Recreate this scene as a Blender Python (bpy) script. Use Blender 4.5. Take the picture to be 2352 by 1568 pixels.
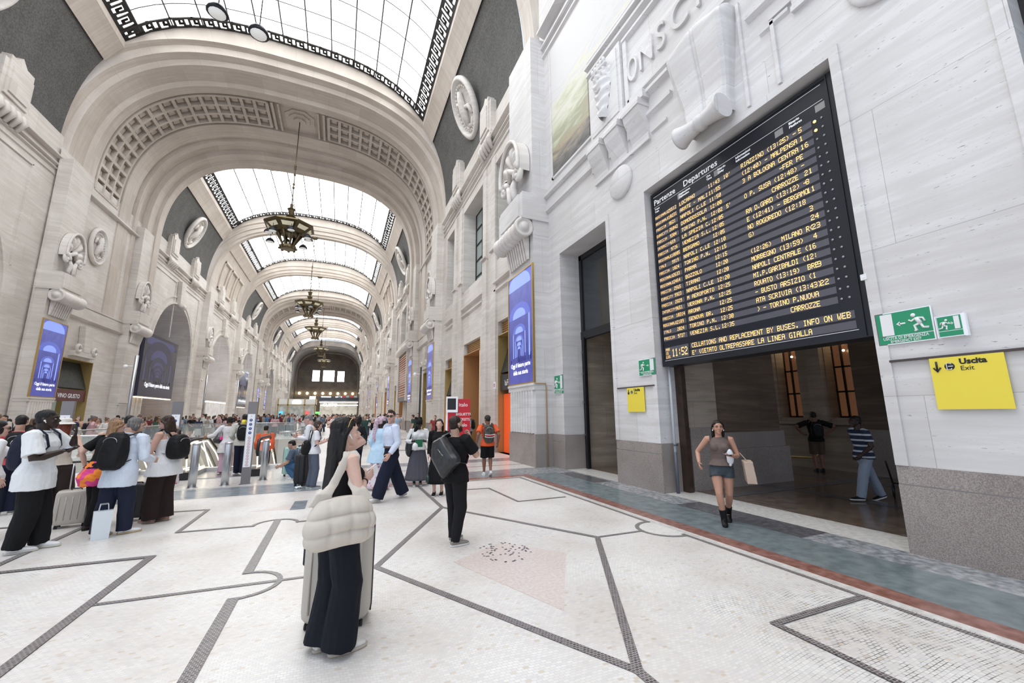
import bpy, bmesh, math, random
from math import sin, cos, pi, radians
from mathutils import Vector, Matrix, geometry
import mathutils
for o in list(bpy.data.objects): bpy.data.objects.remove(o)
SC = bpy.context.scene
COL = SC.collection
# ---------------------------------------------------------------- camera (position in metres: x right, y down the hall, z up)
CAM_F, CAM_YAW, CAM_PITCH, CAM_ROLL, CAM_H = 930.0, radians(23.0), radians(10.03), radians(-0.38), 1.7
_f = Vector((sin(CAM_YAW)*cos(CAM_PITCH), cos(CAM_YAW)*cos(CAM_PITCH), sin(CAM_PITCH)))
_r = Vector((cos(CAM_YAW), -sin(CAM_YAW), 0)); _u = _r.cross(_f)
_r2 = _r*cos(CAM_ROLL) + _u*sin(CAM_ROLL); _u2 = -_r*sin(CAM_ROLL) + _u*cos(CAM_ROLL)
cd = bpy.data.cameras.new('camera'); cam = bpy.data.objects.new('camera', cd); COL.objects.link(cam)
cd.sensor_width = 36; cd.lens = CAM_F*36/2352; cd.clip_end = 400; cd.clip_start = 0.05
M = Matrix((_r2, _u2, -_f)).transposed().to_4x4(); M.translation = (0, 0, CAM_H); cam.matrix_world = M
SC.camera = cam
SC.view_settings.view_transform = 'Standard'; SC.view_settings.look = 'None'
SC.view_settings.exposure = 0.04; SC.view_settings.gamma = 1; SC.view_settings.use_curve_mapping = False
XR, XL, XC = 6.6, -15.2, -4.3          # hall walls beyond the first pilaster, hall axis
SKY = 4.0            # brightness of the daylit roof glass
w = bpy.data.worlds.new('world'); SC.world = w; w.use_nodes = True
w.node_tree.nodes['Background'].inputs[0].default_value = (0.74, 0.84, 1.0, 1)
w.node_tree.nodes['Background'].inputs[1].default_value = 1.2
try:
    SC.cycles.adaptive_threshold = .025; SC.cycles.max_bounces = 6; SC.cycles.diffuse_bounces = 4; SC.cycles.transparent_max_bounces = 12
    SC.cycles.sample_clamp_indirect = 6; SC.cycles.caustics_reflective = False; SC.cycles.caustics_refractive = False
except Exception: pass
XN = 6.5                               # the near right-hand wall
# ---------------------------------------------------------------- objects
WORK = bpy.data.scenes.new('workbench')      # shapes are evaluated here, away from the full scene
def evaluated_mesh(o):
    WORK.collection.objects.link(o); vl = WORK.view_layers[0]; vl.update(); dg = vl.depsgraph
    me = bpy.data.meshes.new_from_object(o.evaluated_get(dg), depsgraph=dg); bpy.data.objects.remove(o); return me
def tag(o, label=None, cat=None, group=None, kind=None):
    if label: o['label'] = label
    if cat: o['category'] = cat
    if group: o['group'] = group
    if kind: o['kind'] = kind
    return o
def empty(name, loc=(0, 0, 0), label=None, cat=None, group=None, rz=0, parent=None):
    o = bpy.data.objects.new(name, None); COL.objects.link(o); o.location = loc; o.rotation_euler = (0, 0, rz)
    o.empty_display_size = .1
    if parent: o.parent = parent
    return tag(o, label, cat, group)
def link(name, me, mats=None, parent=None, loc=None, rot=None):
    o = bpy.data.objects.new(name, me); COL.objects.link(o)
    if mats is not None:
        if not isinstance(mats, (list, tuple)): mats = [mats]
        for m in mats: me.materials.append(m)
    if parent: o.parent = parent
    if loc is not None: o.location = loc
    if rot is not None: o.rotation_euler = rot
    return o
class MB:
    """a mesh collected from shapes"""
    def __init__(s): s.v = []; s.f = []; s.m = []; s.sm = []
    def add(s, vs, fs, mi=0, smooth=False, mtx=None):
        b = len(s.v)
        if mtx is not None: vs = [tuple(mtx @ Vector(v)) for v in vs]
        s.v += [tuple(v) for v in vs]
        for f in fs: s.f.append(tuple(b+i for i in f)); s.m.append(mi); s.sm.append(smooth)
        return s
    def box(s, a, b, mi=0, mtx=None):
        x0, y0, z0 = [min(p, q) for p, q in zip(a, b)]; x1, y1, z1 = [max(p, q) for p, q in zip(a, b)]
        vs = [(x0,y0,z0),(x1,y0,z0),(x1,y1,z0),(x0,y1,z0),(x0,y0,z1),(x1,y0,z1),(x1,y1,z1),(x0,y1,z1)]
        return s.add(vs, [(0,3,2,1),(4,5,6,7),(0,1,5,4),(1,2,6,5),(2,3,7,6),(3,0,4,7)], mi, False, mtx)
    def tube(s, pts, r, n=8, mi=0, cap=True, smooth=True, ell=1.0):
        """tube through points; r a number or a list"""
        P = [Vector(p) for p in pts]; R = r if isinstance(r, (list, tuple)) else [r]*len(P)
        vs = []; prev = None
        for i, p in enumerate(P):
            d = (P[min(i+1, len(P)-1)] - P[max(i-1, 0)])
            d = d.normalized() if d.length > 1e-9 else Vector((0, 0, 1))
            if prev is None:
                a = d.orthogonal().normalized()
            else:
                a = prev - d*prev.dot(d); a = a.normalized() if a.length > 1e-6 else d.orthogonal().normalized()
            prev = a; b = d.cross(a)
            for k in range(n):
                t = 2*pi*k/n; vs.append(p + a*cos(t)*R[i] + b*sin(t)*R[i]*ell)
        fs = [(i*n+k, i*n+(k+1) % n, (i+1)*n+(k+1) % n, (i+1)*n+k) for i in range(len(P)-1) for k in range(n)]
        if cap: fs += [tuple(range(n))[::-1], tuple(range((len(P)-1)*n, len(P)*n))]
        return s.add(vs, fs, mi, smooth)
    def lathe(s, prof, n=16, mi=0, mtx=None, smooth=True, phase=0, cap=True):
        """profile of (radius, z)"""
        vs = [(r*cos(2*pi*(k+phase)/n), r*sin(2*pi*(k+phase)/n), z) for r, z in prof for k in range(n)]
        fs = [(i*n+k, i*n+(k+1) % n, (i+1)*n+(k+1) % n, (i+1)*n+k) for i in range(len(prof)-1) for k in range(n)]
        if cap: fs += [tuple(range(n))[::-1], tuple(range((len(prof)-1)*n, len(prof)*n))]
        return s.add(vs, fs, mi, smooth, mtx)
    def ball(s, c, r, n=10, mi=0, rings=7):
        if not isinstance(r, (tuple, list)): r = (r, r, r)
        vs = [(c[0], c[1], c[2]-r[2])]
        for i in range(1, rings):
            a = -pi/2 + pi*i/rings
            for k in range(n): vs.append((c[0]+r[0]*cos(a)*cos(2*pi*k/n), c[1]+r[1]*cos(a)*sin(2*pi*k/n), c[2]+r[2]*sin(a)))
        vs.append((c[0], c[1], c[2]+r[2])); L = len(vs)-1
        fs = [(0, 1+(k+1) % n, 1+k) for k in range(n)]
        fs += [(1+i*n+k, 1+i*n+(k+1) % n, 1+(i+1)*n+(k+1) % n, 1+(i+1)*n+k) for i in range(rings-2) for k in range(n)]
        fs += [(L, 1+(rings-2)*n+k, 1+(rings-2)*n+(k+1) % n) for k in range(n)]
        return s.add(vs, fs, mi, True)
    def prism(s, poly, vec, mi=0, mtx=None, smooth=False):
        """polygon (3-D points, one plane) pushed along vec"""
        n = len(poly); vs = [tuple(p) for p in poly] + [tuple(Vector(p)+Vector(vec)) for p in poly]
        tri = geometry.tessellate_polygon([[Vector(p) for p in poly]])
        fs = [tuple(t) for t in tri] + [tuple(i+n for i in t[::-1]) for t in tri]
        s.add(vs, fs, mi, False, mtx)
        return s.add(vs, [(i, (i+1) % n, n+(i+1) % n, n+i) for i in range(n)], mi, smooth, mtx)
    def grid(s, fn, nu, nv, mi=0, smooth=True, cu=False):
        vs = [fn(i/nu, j/nv) for i in range(nu+1) for j in range(nv+1)]
        fs = [(i*(nv+1)+j, (i+1)*(nv+1)+j, (i+1)*(nv+1)+j+1, i*(nv+1)+j+1) for i in range(nu) for j in range(nv)]
        return s.add(vs, fs, mi, smooth)
    def mesh(s, name='m'):
        me = bpy.data.meshes.new(name); me.from_pydata([tuple(v) for v in s.v], [], s.f)
        me.polygons.foreach_set('material_index', s.m); me.polygons.foreach_set('use_smooth', s.sm); me.update()
        return me
    def build(s, name, mats, parent=None, loc=None, rot=None, normals=True):
        me = s.mesh(name)
        if normals:
            bm = bmesh.new(); bm.from_mesh(me); bmesh.ops.remove_doubles(bm, verts=bm.verts, dist=1e-5)
            bmesh.ops.recalc_face_normals(bm, faces=bm.faces); bm.to_mesh(me); bm.free()
        return link(name, me, mats, parent, loc, rot)
def struct(o): o['kind'] = 'structure'; return o
# ---------------------------------------------------------------- materials
def nodes(m):
    m.use_nodes = True; nt = m.node_tree; b = nt.nodes['Principled BSDF']; return nt, b
def mat(name, col, rough=.6, metal=0, emit=0, ecol=None, alpha=1, spec=.5, coat=0, noise=0, nscale=20, bump=0, trans=0):
    m = bpy.data.materials.new(name); nt, b = nodes(m)
    b.inputs['Base Color'].default_value = (*col, 1); b.inputs['Roughness'].default_value = rough; b.inputs['Metallic'].default_value = metal
    b.inputs['Specular IOR Level'].default_value = spec; b.inputs['Alpha'].default_value = alpha
    b.inputs['Coat Weight'].default_value = coat; b.inputs['Transmission Weight'].default_value = trans
    if emit: b.inputs['Emission Color'].default_value = (*(ecol or col), 1); b.inputs['Emission Strength'].default_value = emit
    m.diffuse_color = (*col, 1)
    if noise or bump:
        tc = nt.nodes.new('ShaderNodeTexCoord'); nz = nt.nodes.new('ShaderNodeTexNoise'); nz.inputs['Scale'].default_value = nscale; nz.inputs['Detail'].default_value = 4
        nt.links.new(tc.outputs['Object'], nz.inputs['Vector'])
        if noise:
            r = nt.nodes.new('ShaderNodeValToRGB'); r.color_ramp.elements[0].position = .3; r.color_ramp.elements[1].position = .7
            r.color_ramp.elements[0].color = (*[c*(1-noise) for c in col], 1); r.color_ramp.elements[1].color = (*[min(1, c*(1+noise*.5)) for c in col], 1)
            nt.links.new(nz.outputs['Fac'], r.inputs[0]); nt.links.new(r.outputs[0], b.inputs['Base Color'])
        if bump:
            bp = nt.nodes.new('ShaderNodeBump'); bp.inputs['Strength'].default_value = bump; bp.inputs['Distance'].default_value = .01
            nt.links.new(nz.outputs['Fac'], bp.inputs['Height']); nt.links.new(bp.outputs[0], b.inputs['Normal'])
    return m
def N(nt, t, **kw):
    n = nt.nodes.new('ShaderNode'+t)
    for k, v in kw.items():
        if k in n.inputs: n.inputs[k].default_value = v
        else: setattr(n, k, v)
    return n
def stone(name, c1, c2, joint=(1.9, .84), off=0.0, axis='YZ', streak=1.0, rough=.55, jd=.35, scale=1.0, pits=.5, js=.006):
    """travertine: long horizontal streaks, small pits, block joints in world metres"""
    m = bpy.data.materials.new(name); nt, b = nodes(m); L = nt.links.new
    g = N(nt, 'NewGeometry'); sep = N(nt, 'SeparateXYZ'); L(g.outputs['Position'], sep.inputs[0])
    add = N(nt, 'Math', operation='ADD'); L(sep.outputs['X'], add.inputs[0]); L(sep.outputs['Y'], add.inputs[1])
    cmb = N(nt, 'CombineXYZ')
    if axis == 'ARCH':          # courses follow the vault: along the hall by angle round the axis
        ax_ = N(nt, 'Math', operation='SUBTRACT'); L(sep.outputs['X'], ax_.inputs[0]); ax_.inputs[1].default_value = XC
        az_ = N(nt, 'Math', operation='SUBTRACT'); L(sep.outputs['Z'], az_.inputs[0]); az_.inputs[1].default_value = 12.0
        an_ = N(nt, 'Math', operation='ARCTAN2'); L(az_.outputs[0], an_.inputs[0]); L(ax_.outputs[0], an_.inputs[1]); am_ = N(nt, 'Math', operation='MULTIPLY'); L(an_.outputs[0], am_.inputs[0]); am_.inputs[1].default_value = 11.5
        L(sep.outputs['Y'], cmb.inputs['Y']); L(am_.outputs[0], cmb.inputs['X'])
    else: L(add.outputs[0], cmb.inputs['X']); L(sep.outputs['Z'], cmb.inputs['Y'])
    mp = N(nt, 'Mapping'); mp.inputs['Scale'].default_value = (.55*scale, 6*scale, 1); L(cmb.outputs[0], mp.inputs[0])
    nz = N(nt, 'TexNoise', Scale=1.0, Detail=8.0, Roughness=.62); nz.inputs['Distortion'].default_value = .2; L(mp.outputs[0], nz.inputs['Vector'])
    big = N(nt, 'TexNoise', Scale=.45, Detail=3.0); L(g.outputs['Position'], big.inputs['Vector'])
    mx = N(nt, 'Math', operation='ADD'); mx.inputs[1].default_value = 0; L(nz.outputs['Fac'], mx.inputs[0])
    m2 = N(nt, 'Math', operation='MULTIPLY_ADD'); L(big.outputs['Fac'], m2.inputs[0]); m2.inputs[1].default_value = .8; L(nz.outputs['Fac'], m2.inputs[2])
    r = N(nt, 'ValToRGB'); L(m2.outputs[0], r.inputs[0]); r.color_ramp.elements[0].position = .62; r.color_ramp.elements[1].position = 1.15
    r.color_ramp.elements[0].color = (*c1, 1); r.color_ramp.elements[1].color = (*c2, 1)
    e = r.color_ramp.elements.new(.9); e.color = (*[(p*.45+q*.55) for p, q in zip(c1, c2)], 1)
    # pits
    mp2 = N(nt, 'Mapping'); mp2.inputs['Scale'].default_value = (10*scale, 46*scale, 1); L(cmb.outputs[0], mp2.inputs[0])
    pn = N(nt, 'TexNoise', Scale=1.0, Detail=3.0, Roughness=.6); L(mp2.outputs[0], pn.inputs['Vector'])
    pr = N(nt, 'MapRange'); pr.inputs['From Min'].default_value = .635; pr.inputs['From Max'].default_value = .69; L(pn.outputs['Fac'], pr.inputs['Value'])
    pm = N(nt, 'MapRange'); pm.inputs['From Min'].default_value = .48; pm.inputs['From Max'].default_value = .6; L(nz.outputs['Fac'], pm.inputs['Value'])
    pp = N(nt, 'Math', operation='MULTIPLY'); L(pr.outputs[0], pp.inputs[0]); L(pm.outputs[0], pp.inputs[1])
    p3 = N(nt, 'Math', operation='MULTIPLY'); L(pp.outputs[0], p3.inputs[0]); p3.inputs[1].default_value = pits
    dark = N(nt, 'Mix', data_type='RGBA'); L(p3.outputs[0], dark.inputs[0]); L(r.outputs[0], dark.inputs[6]); dark.inputs[7].default_value = (*[c*.3 for c in c1], 1)
    out = dark.outputs[2]
    if joint:
        br = N(nt, 'TexBrick'); br.offset = .5; br.inputs['Scale'].default_value = 1; br.inputs['Mortar Size'].default_value = js
        br.inputs['Brick Width'].default_value = joint[0]; br.inputs['Row Height'].default_value = joint[1]; br.inputs['Mortar Smooth'].default_value = .3
        br.inputs['Color1'].default_value = (1, 1, 1, 1); br.inputs['Color2'].default_value = (.90, .89, .88, 1); br.inputs['Mortar'].default_value = (1-jd, 1-jd, 1-jd, 1)
        mo = N(nt, 'Mapping'); mo.inputs['Location'].default_value = (off, .07, 0); L(cmb.outputs[0], mo.inputs[0]); L(mo.outputs[0], br.inputs['Vector'])
        mul = N(nt, 'Mix', data_type='RGBA', blend_type='MULTIPLY'); mul.inputs[0].default_value = 1; L(out, mul.inputs[6]); L(br.outputs['Color'], mul.inputs[7]); out = mul.outputs[2]
    L(out, b.inputs['Base Color']); b.inputs['Roughness'].default_value = rough
    bp = N(nt, 'Bump'); bp.inputs['Strength'].default_value = .25; bp.inputs['Distance'].default_value = .01; L(nz.outputs['Fac'], bp.inputs['Height']); L(bp.outputs[0], b.inputs['Normal'])
    m.diffuse_color = (*c2, 1)
    return m
def granite(name, c1, c2, rough=.45, joint=None, scale=160):
    m = bpy.data.materials.new(name); nt, b = nodes(m); L = nt.links.new
    g = N(nt, 'NewGeometry'); v = N(nt, 'TexNoise', Scale=scale, Detail=3.0); L(g.outputs['Position'], v.inputs['Vector'])
    big = N(nt, 'TexNoise', Scale=1.2, Detail=3.0); L(g.outputs['Position'], big.inputs['Vector'])
    a = N(nt, 'Math', operation='MULTIPLY_ADD'); L(big.outputs['Fac'], a.inputs[0]); a.inputs[1].default_value = .35; L(v.outputs['Fac'], a.inputs[2])
    r = N(nt, 'ValToRGB'); r.color_ramp.elements[0].position = .5; r.color_ramp.elements[1].position = .85
    r.color_ramp.elements[0].color = (*c1, 1); r.color_ramp.elements[1].color = (*c2, 1); L(a.outputs[0], r.inputs[0])
    L(r.outputs[0], b.inputs['Base Color']); b.inputs['Roughness'].default_value = rough
    return m
S_NEAR = stone('travertine_near', (.62,.60,.59), (.77,.755,.755), joint=(2.6, 1.95), pits=1.0, jd=.4, js=.004)
S_BAY = stone('travertine_bay', (.60,.555,.51), (.745,.705,.665), joint=(1.9, .95), pits=.35, jd=.3)
S_ARCH = stone('travertine_arch', (.46,.395,.33), (.68,.605,.53), joint=(1.6, 1.3), pits=.2, jd=.3)
S_CARVE = stone('travertine_carved', (.64,.60,.56), (.78,.745,.71), joint=None, pits=.15)
S_ARCHP = stone('travertine_plain', (.52,.455,.40), (.63,.565,.505), joint=(1.9, 1.25), axis='ARCH', jd=.22, js=.010, pits=.1)
S_WEB = granite('grey_plaster', (.075,.073,.070), (.135,.132,.128), rough=.9, scale=12)
S_GRAN = granite('brown_granite', (.215,.18,.165), (.42,.375,.35), rough=.5, scale=90)
S_WHITE = mat('white_marble', (.80,.78,.76), .3, noise=.12, nscale=3)
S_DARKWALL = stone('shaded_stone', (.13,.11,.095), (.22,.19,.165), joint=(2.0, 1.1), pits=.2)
IRON = mat('dark_iron', (.045,.043,.042), .5, .6)
BRONZE = mat('bronze', (.16,.125,.07), .4, .85, noise=.3, nscale=9)
BRASS = mat('brass', (.62,.43,.16), .35, .8)
BLACK = mat('black_paint', (.012,.012,.014), .45)
DKMETAL = mat('dark_metal', (.03,.033,.04), .35, .5)
STEEL = mat('brushed_steel', (.58,.58,.60), .28, .95)
GLASSDK = mat('dark_glass', (.02,.025,.03), .08, 0, spec=.8)
WHITE = mat('white_paint', (.82,.82,.82), .5)
# ================================================================ ARCHES AND VAULTS
NEXP = 2.8
_cache = {}
def curve(hw, h, z0=15.0, m=56, n=NEXP):
    """superellipse arch from right springing to left, even steps along its length"""
    key = (hw, h, z0, m, n)
    if key in _cache: return _cache[key]
    K = 1200; P = []
    for i in range(K+1):
        t = pi*i/K; c, s = cos(t), sin(t)
        P.append((math.copysign(abs(c)**(2/n), c)*hw, z0 + h*abs(s)**(2/n)))
    S = [0]
    for a, b in zip(P, P[1:]): S.append(S[-1]+math.hypot(b[0]-a[0], b[1]-a[1]))
    out = []; j = 0
    for i in range(m+1):
        s = S[-1]*i/m
        while j < K-1 and S[j+1] < s: j += 1
        f = (s-S[j])/max(1e-9, S[j+1]-S[j]); out.append((P[j][0]+(P[j+1][0]-P[j][0])*f, P[j][1]+(P[j+1][1]-P[j][1])*f))
    _cache[key] = out; return out
HW, HH = 10.75, 9.9
def ringpt(u, off, z0=15.0, m=224):
    """point on the arch section at fraction u of its length, off metres outside the soffit"""
    C = curve(HW, HH, z0, m); x = u*m; i = min(m-1, int(x)); f = x-i
    px = C[i][0]+(C[i+1][0]-C[i][0])*f; pz = C[i][1]+(C[i+1][1]-C[i][1])*f
    a = C[max(0, i-1)]; b = C[min(m, i+2)]; tx, tz = b[0]-a[0], b[1]-a[1]; L = math.hypot(tx, tz)
    return XC+px+off*tz/L, pz-off*tx/L
def arch(name, prof, zbot=8.4, m=64, mi=0):
    """prof: list of (y, off); continuous ring surface carried down to zbot as piers"""
    mb = MB(); rows = []
    for y, off in prof:
        row = [(XC+HW+off, y, zbot)]
        for i in range(m+1):
            x, z = ringpt(i/m, off); row.append((x, y, z))
        row.append((XC-HW-off, y, zbot)); rows.append(row)
    n = len(rows[0]); vs = [p for r in rows for p in r]
    fs = [(i*n+j, i*n+j+1, (i+1)*n+j+1, (i+1)*n+j) for i in range(len(rows)-1) for j in range(n-1)]
    mb.add(vs, fs, mi, False)
    return mb
def coffers(mb, ya, yb, ny, u0, u1, nu, off0=.32, off1=.02, w=.16):
    """grid of ribs (square coffers) on the arch soffit"""
    def P(u, y, off): x, z = ringpt(u, off); return (x, y, z)
    du = (u1-u0)/nu; dy = (yb-ya)/ny; wu = w/27.0
    for i in range(nu+1):
        u = u0+du*i; a, b = u-wu/2, u+wu/2
        q = [P(a, ya, off1), P(b, ya, off1), P(b, yb, off1), P(a, yb, off1), P(a, ya, off0), P(b, ya, off0), P(b, yb, off0), P(a, yb, off0)]
        mb.add(q, [(0,1,2,3),(0,4,5,1),(1,5,6,2),(2,6,7,3),(3,7,4,0)])
    for j in range(ny+1):
        y = ya+dy*j; a, b = y-w/2, y+w/2; K = nu*2
        vs = []
        for k in range(K+1):
            u = u0+(u1-u0)*k/K
            vs += [P(u, a, off0), P(u, a, off1), P(u, b, off1), P(u, b, off0)]
        mb.add(vs, [(k*4+c, k*4+c+1, k*4+c+5, k*4+c+4) for k in range(K) for c in range(3)])
    for i in range(nu):          # inner step of each coffer
        for j in range(ny):
            a = u0+du*(i+.27); b = u0+du*(i+.73); ya_ = ya+dy*(j+.27); yb_ = ya+dy*(j+.73)
            q = [P(a, ya_, off0-.1), P(b, ya_, off0-.1), P(b, yb_, off0-.1), P(a, yb_, off0-.1), P(a, ya_, off0+.02), P(b, ya_, off0+.02), P(b, yb_, off0+.02), P(a, yb_, off0+.02)]
            mb.add(q, [(0,1,2,3),(0,4,5,1),(1,5,6,2),(2,6,7,3),(3,7,4,0)])
def thick_arch(k, y0, y1, detail=True):
    b = y0
    prof = [(b, 2.75), (b, 1.25), (b+.35, 1.15), (b+.45, .75), (b+.9, .62), (b+1.1, .38), (b+2.3, .22), (b+2.5, 0), (b+3.2, 0), (b+3.2, .34), (b+6.7, .34), (b+6.7, 0), (y1-3.9, 0), (y1-3.8, .2), (y1-3.4, .2), (y1-3.3, -.02),
            (y1-2.9, -.06), (y1-2.8, .18), (y1-1.9, .10), (y1-1.8, -.25), (y1-.9, -.3), (y1-.8, -.5), (y1, -.55), (y1, 2.75)]
    mb = arch('trim', prof)
    if detail:
        for (ua, ub) in ((.028, .438), (.562, .972)): coffers(mb, y0+3.5, y0+6.4, 3, ua, ub, 17)
    else:
        for (ua, ub) in ((.028, .438), (.562, .972)): coffers(mb, y0+3.5, y0+6.4, 3, ua, ub, 12)
    # panel frame with the octagonal rose the lantern hangs from
    yc = y0+4.95; hy = 1.6
    for s in (-1, 1):
        for a, c in ((.5+s*.040, .004), (.5+s*.052, .005)):
            P = [ringpt(a-c/2, .0), ringpt(a+c/2, .0), ringpt(a+c/2, .34), ringpt(a-c/2, .34)]
            mb.prism([(p[0], yc-hy, p[1]) for p in P], (0, 2*hy, 0))
    zt = 24.9+.34
    for R, z in ((1.15, .10), (.8, .2), (.45, .34)):
        mb.prism([(XC+R*cos(pi/8+k_*pi/4), yc+R*sin(pi/8+k_*pi/4), zt+.02) for k_ in range(8)], (0, 0, -z))
    return struct(mb.build('trim_%d' % k, [S_ARCHP])), yc
def thin_arch(k, y0, y1, off=0):
    b = y0; w_ = y1-y0
    prof = [(b, 2.75), (b, 1.3), (b+.15, 1.2), (b+.2, .75), (b+.35, .7), (b+.4, .3), (b+.55, .2), (b+.6, 0), (y1-.6, 0), (y1-.55, .2), (y1-.4, .3), (y1-.35, .7), (y1-.2, .75), (y1-.15, 1.2), (y1, 1.3), (y1, 2.75)]
    return struct(arch('trim', prof).build('trim_%d' % k, [S_ARCHP]))
# sequence down the hall
THICK = [(28.5, 40.6), (91.0, 102.0)]
THIN = [(12.0, 14.1), (56.0, 57.9), (73.0, 75.0), (118.0, 119.6), (134.0, 135.8)]
BAYS = [(14.1, 28.5, 'web'), (40.6, 56.0, 'web'), (57.9, 73.0, 'panel'), (75.0, 91.0, 'web'), (102.0, 118.0, 'web'), (119.6, 134.0, 'panel'), (135.8, 153.0, 'web')]
LANTERN_Y = []
kk = 1
for y0, y1 in THICK:
    o, yc = thick_arch(kk, y0, y1, y0 < 50); LANTERN_Y.append(yc); kk += 1
for y0, y1 in THIN: thin_arch(kk, y0, y1); kk += 1
# dark end portal
prof = [(153.0, 2.05), (153.0, .3), (154.0, .1), (156.5, 0), (156.6, .3), (168, .3), (168, 0), (169, -.3), (172, -.3)]
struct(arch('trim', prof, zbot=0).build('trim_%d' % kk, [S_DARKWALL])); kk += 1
SKYMAT = bpy.data.materials.new('daylit_roof_glass'); nt, b = nodes(SKYMAT)
b.inputs['Base Color'].default_value = (.8, .85, .85, 1); b.inputs['Emission Color'].default_value = (.97, .99, 1, 1); b.inputs['Emission Strength'].default_value = SKY
def VZ(x):  # height of the vault line at distance x from the axis
    return 15 + 12.0*(max(0, 1-(abs(x)/11.0)**NEXP))**(1/NEXP)
def vault(y0, y1, kind, near):
    global kk
    # beams, transverse margins and webs
    mb = MB()
    def strip(xa, xb, ya, yb, off, n=6, mi=0, mbb=None, th=None):
        t = mbb or mb
        for k in range(n):
            x0_, x1_ = xa+(xb-xa)*k/n, xa+(xb-xa)*(k+1)/n
            z0_, z1_ = VZ(x0_)+off, VZ(x1_)+off
            t.add([(XC+x0_, ya, z0_), (XC+x1_, ya, z1_), (XC+x1_, yb, z1_), (XC+x0_, yb, z0_)], [(0,1,2,3)], mi, mi == 1)
    for s in (-1, 1):
        strip(s*9.75, s*9.0, y0, y1, -.22, 3)
        mb.add([(XC+s*9.0, y0, VZ(9.0)-.22), (XC+s*9.0, y1, VZ(9.0)-.22), (XC+s*9.0, y1, VZ(9.0)+.5), (XC+s*9.0, y0, VZ(9.0)+.5)], [(0,1,2,3)])
        mb.add([(XC+s*9.75, y0, VZ(9.75)-.22), (XC+s*9.75, y1, VZ(9.75)-.22), (XC+s*9.75, y1, VZ(9.75)+.5), (XC+s*9.75, y0, VZ(9.75)+.5)], [(0,1,2,3)])
        mi = 1 if kind == 'web' else 0
        pts = [(9.75, VZ(9.75))]
        for k in range(1, 9):
            z = VZ(9.75)+(17.0-VZ(9.75))*k/8; q = (z-15)/12.0; x = 11.0*(1-q**NEXP)**(1/NEXP); pts.append((x, z))
        for (xa, za), (xb, zb) in zip(pts, pts[1:]):
            mb.add([(XC+s*xa, y0, za), (XC+s*xb, y0, zb), (XC+s*xb, y1, zb), (XC+s*xa, y1, za)], [(0,1,2,3)], mi, True)
        if kind == 'panel':
            for k in range(3):
                ya = y0+2+(y1-y0-4)*(k+.12)/3; yb = y0+2+(y1-y0-4)*(k+.88)/3
                for (a, c) in ((0, .3), (1, .3)):
                    for (xa, za), (xb, zb) in list(zip(pts, pts[1:]))[2:7]:
                        yy = ya if a == 0 else yb-.3
                        mb.add([(XC+s*(xa-.15), yy, za), (XC+s*(xb-.15), yy, zb), (XC+s*(xb-.15), yy+.3, zb), (XC+s*(xa-.15), yy+.3, za),
                                (XC+s*(xa), yy, za), (XC+s*(xb), yy, zb), (XC+s*(xb), yy+.3, zb), (XC+s*(xa), yy+.3, za)], [(0,1,2,3),(0,4,5,1),(2,6,7,3)])
                for (xa, za) in (pts[2], pts[7]):
                    mb.box((XC+s*(xa-.2), ya, za-.15), (XC+s*xa, yb, za+.15))
    struct(mb.build('ceiling', [S_ARCHP, S_WEB], normals=False)); kk += 1
    # glazed roof light: glass, glazing bars, fretwork border
    roof = empty('skylight', (XC, (y0+y1)/2, 27), 'barrel roof light, ' + ROOFL[len(ROOFS)], 'skylight', 'roof lights down the hall')
    ROOFS.append(roof); inv = Matrix.Translation((-XC, -(y0+y1)/2, -27))
    g = MB(); g.grid(lambda u, v: (XC-9.0+18.0*u, y0-.2+(y1-y0+.4)*v, VZ(-9.0+18.0*u)+.35), 36, 2)
    for i in range(len(g.v)): g.v[i] = tuple(inv @ Vector(g.v[i]))
    g.build('glazing', [SKYMAT], roof, normals=False)
    bars = MB()
    nlong = 11
    for k in range(1, nlong):
        x = -8.4+16.8*k/nlong; bars.tube([(XC+x, y0+.1, VZ(x)+.28), (XC+x, y1-.1, VZ(x)+.28)], .045 if near else .05, 5)
    nt_ = int((y1-y0)/1.55)
    for k in range(1, nt_):
        y = y0+(y1-y0)*k/nt_; bars.tube([(XC-8.7+17.4*i/24, y, VZ(-8.7+17.4*i/24)+.3) for i in range(25)], .024 if near else .028, 4)
    for v in range(len(bars.v)): bars.v[v] = tuple(inv @ Vector(bars.v[v]))
    bars.build('glazing_bars', [IRON], roof, normals=False)
    fr = MB(); W = .62
    def P(x, y, dz): return (XC+x, y, VZ(x)+.2+dz)
    def rib(x0_, ya, x1_, yb, n=1):       # small bar between two plan points following the vault
        n = max(1, int(abs(x1_-x0_)/1.0)); t = .055
        for i in range(n):
            a = (x0_+(x1_-x0_)*i/n, ya+(yb-ya)*i/n); c = (x0_+(x1_-x0_)*(i+1)/n, ya+(yb-ya)*(i+1)/n)
            d = Vector((c[0]-a[0], c[1]-a[1])); 
            if d.length < 1e-6: continue
            d.normalize(); nx, ny = -d.y*t, d.x*t; ex, ey = d.x*t, d.y*t
            q = [(a[0]-nx-ex, a[1]-ny-ey), (c[0]-nx+ex, c[1]-ny+ey), (c[0]+nx+ex, c[1]+ny+ey), (a[0]+nx-ex, a[1]+ny-ey)]
            fr.add([P(px, py, 0) for px, py in q]+[P(px, py, .07) for px, py in q], [(0,3,2,1),(4,5,6,7),(0,1,5,4),(1,2,6,5),(2,3,7,6),(3,0,4,7)])
    X9 = 8.95
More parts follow.
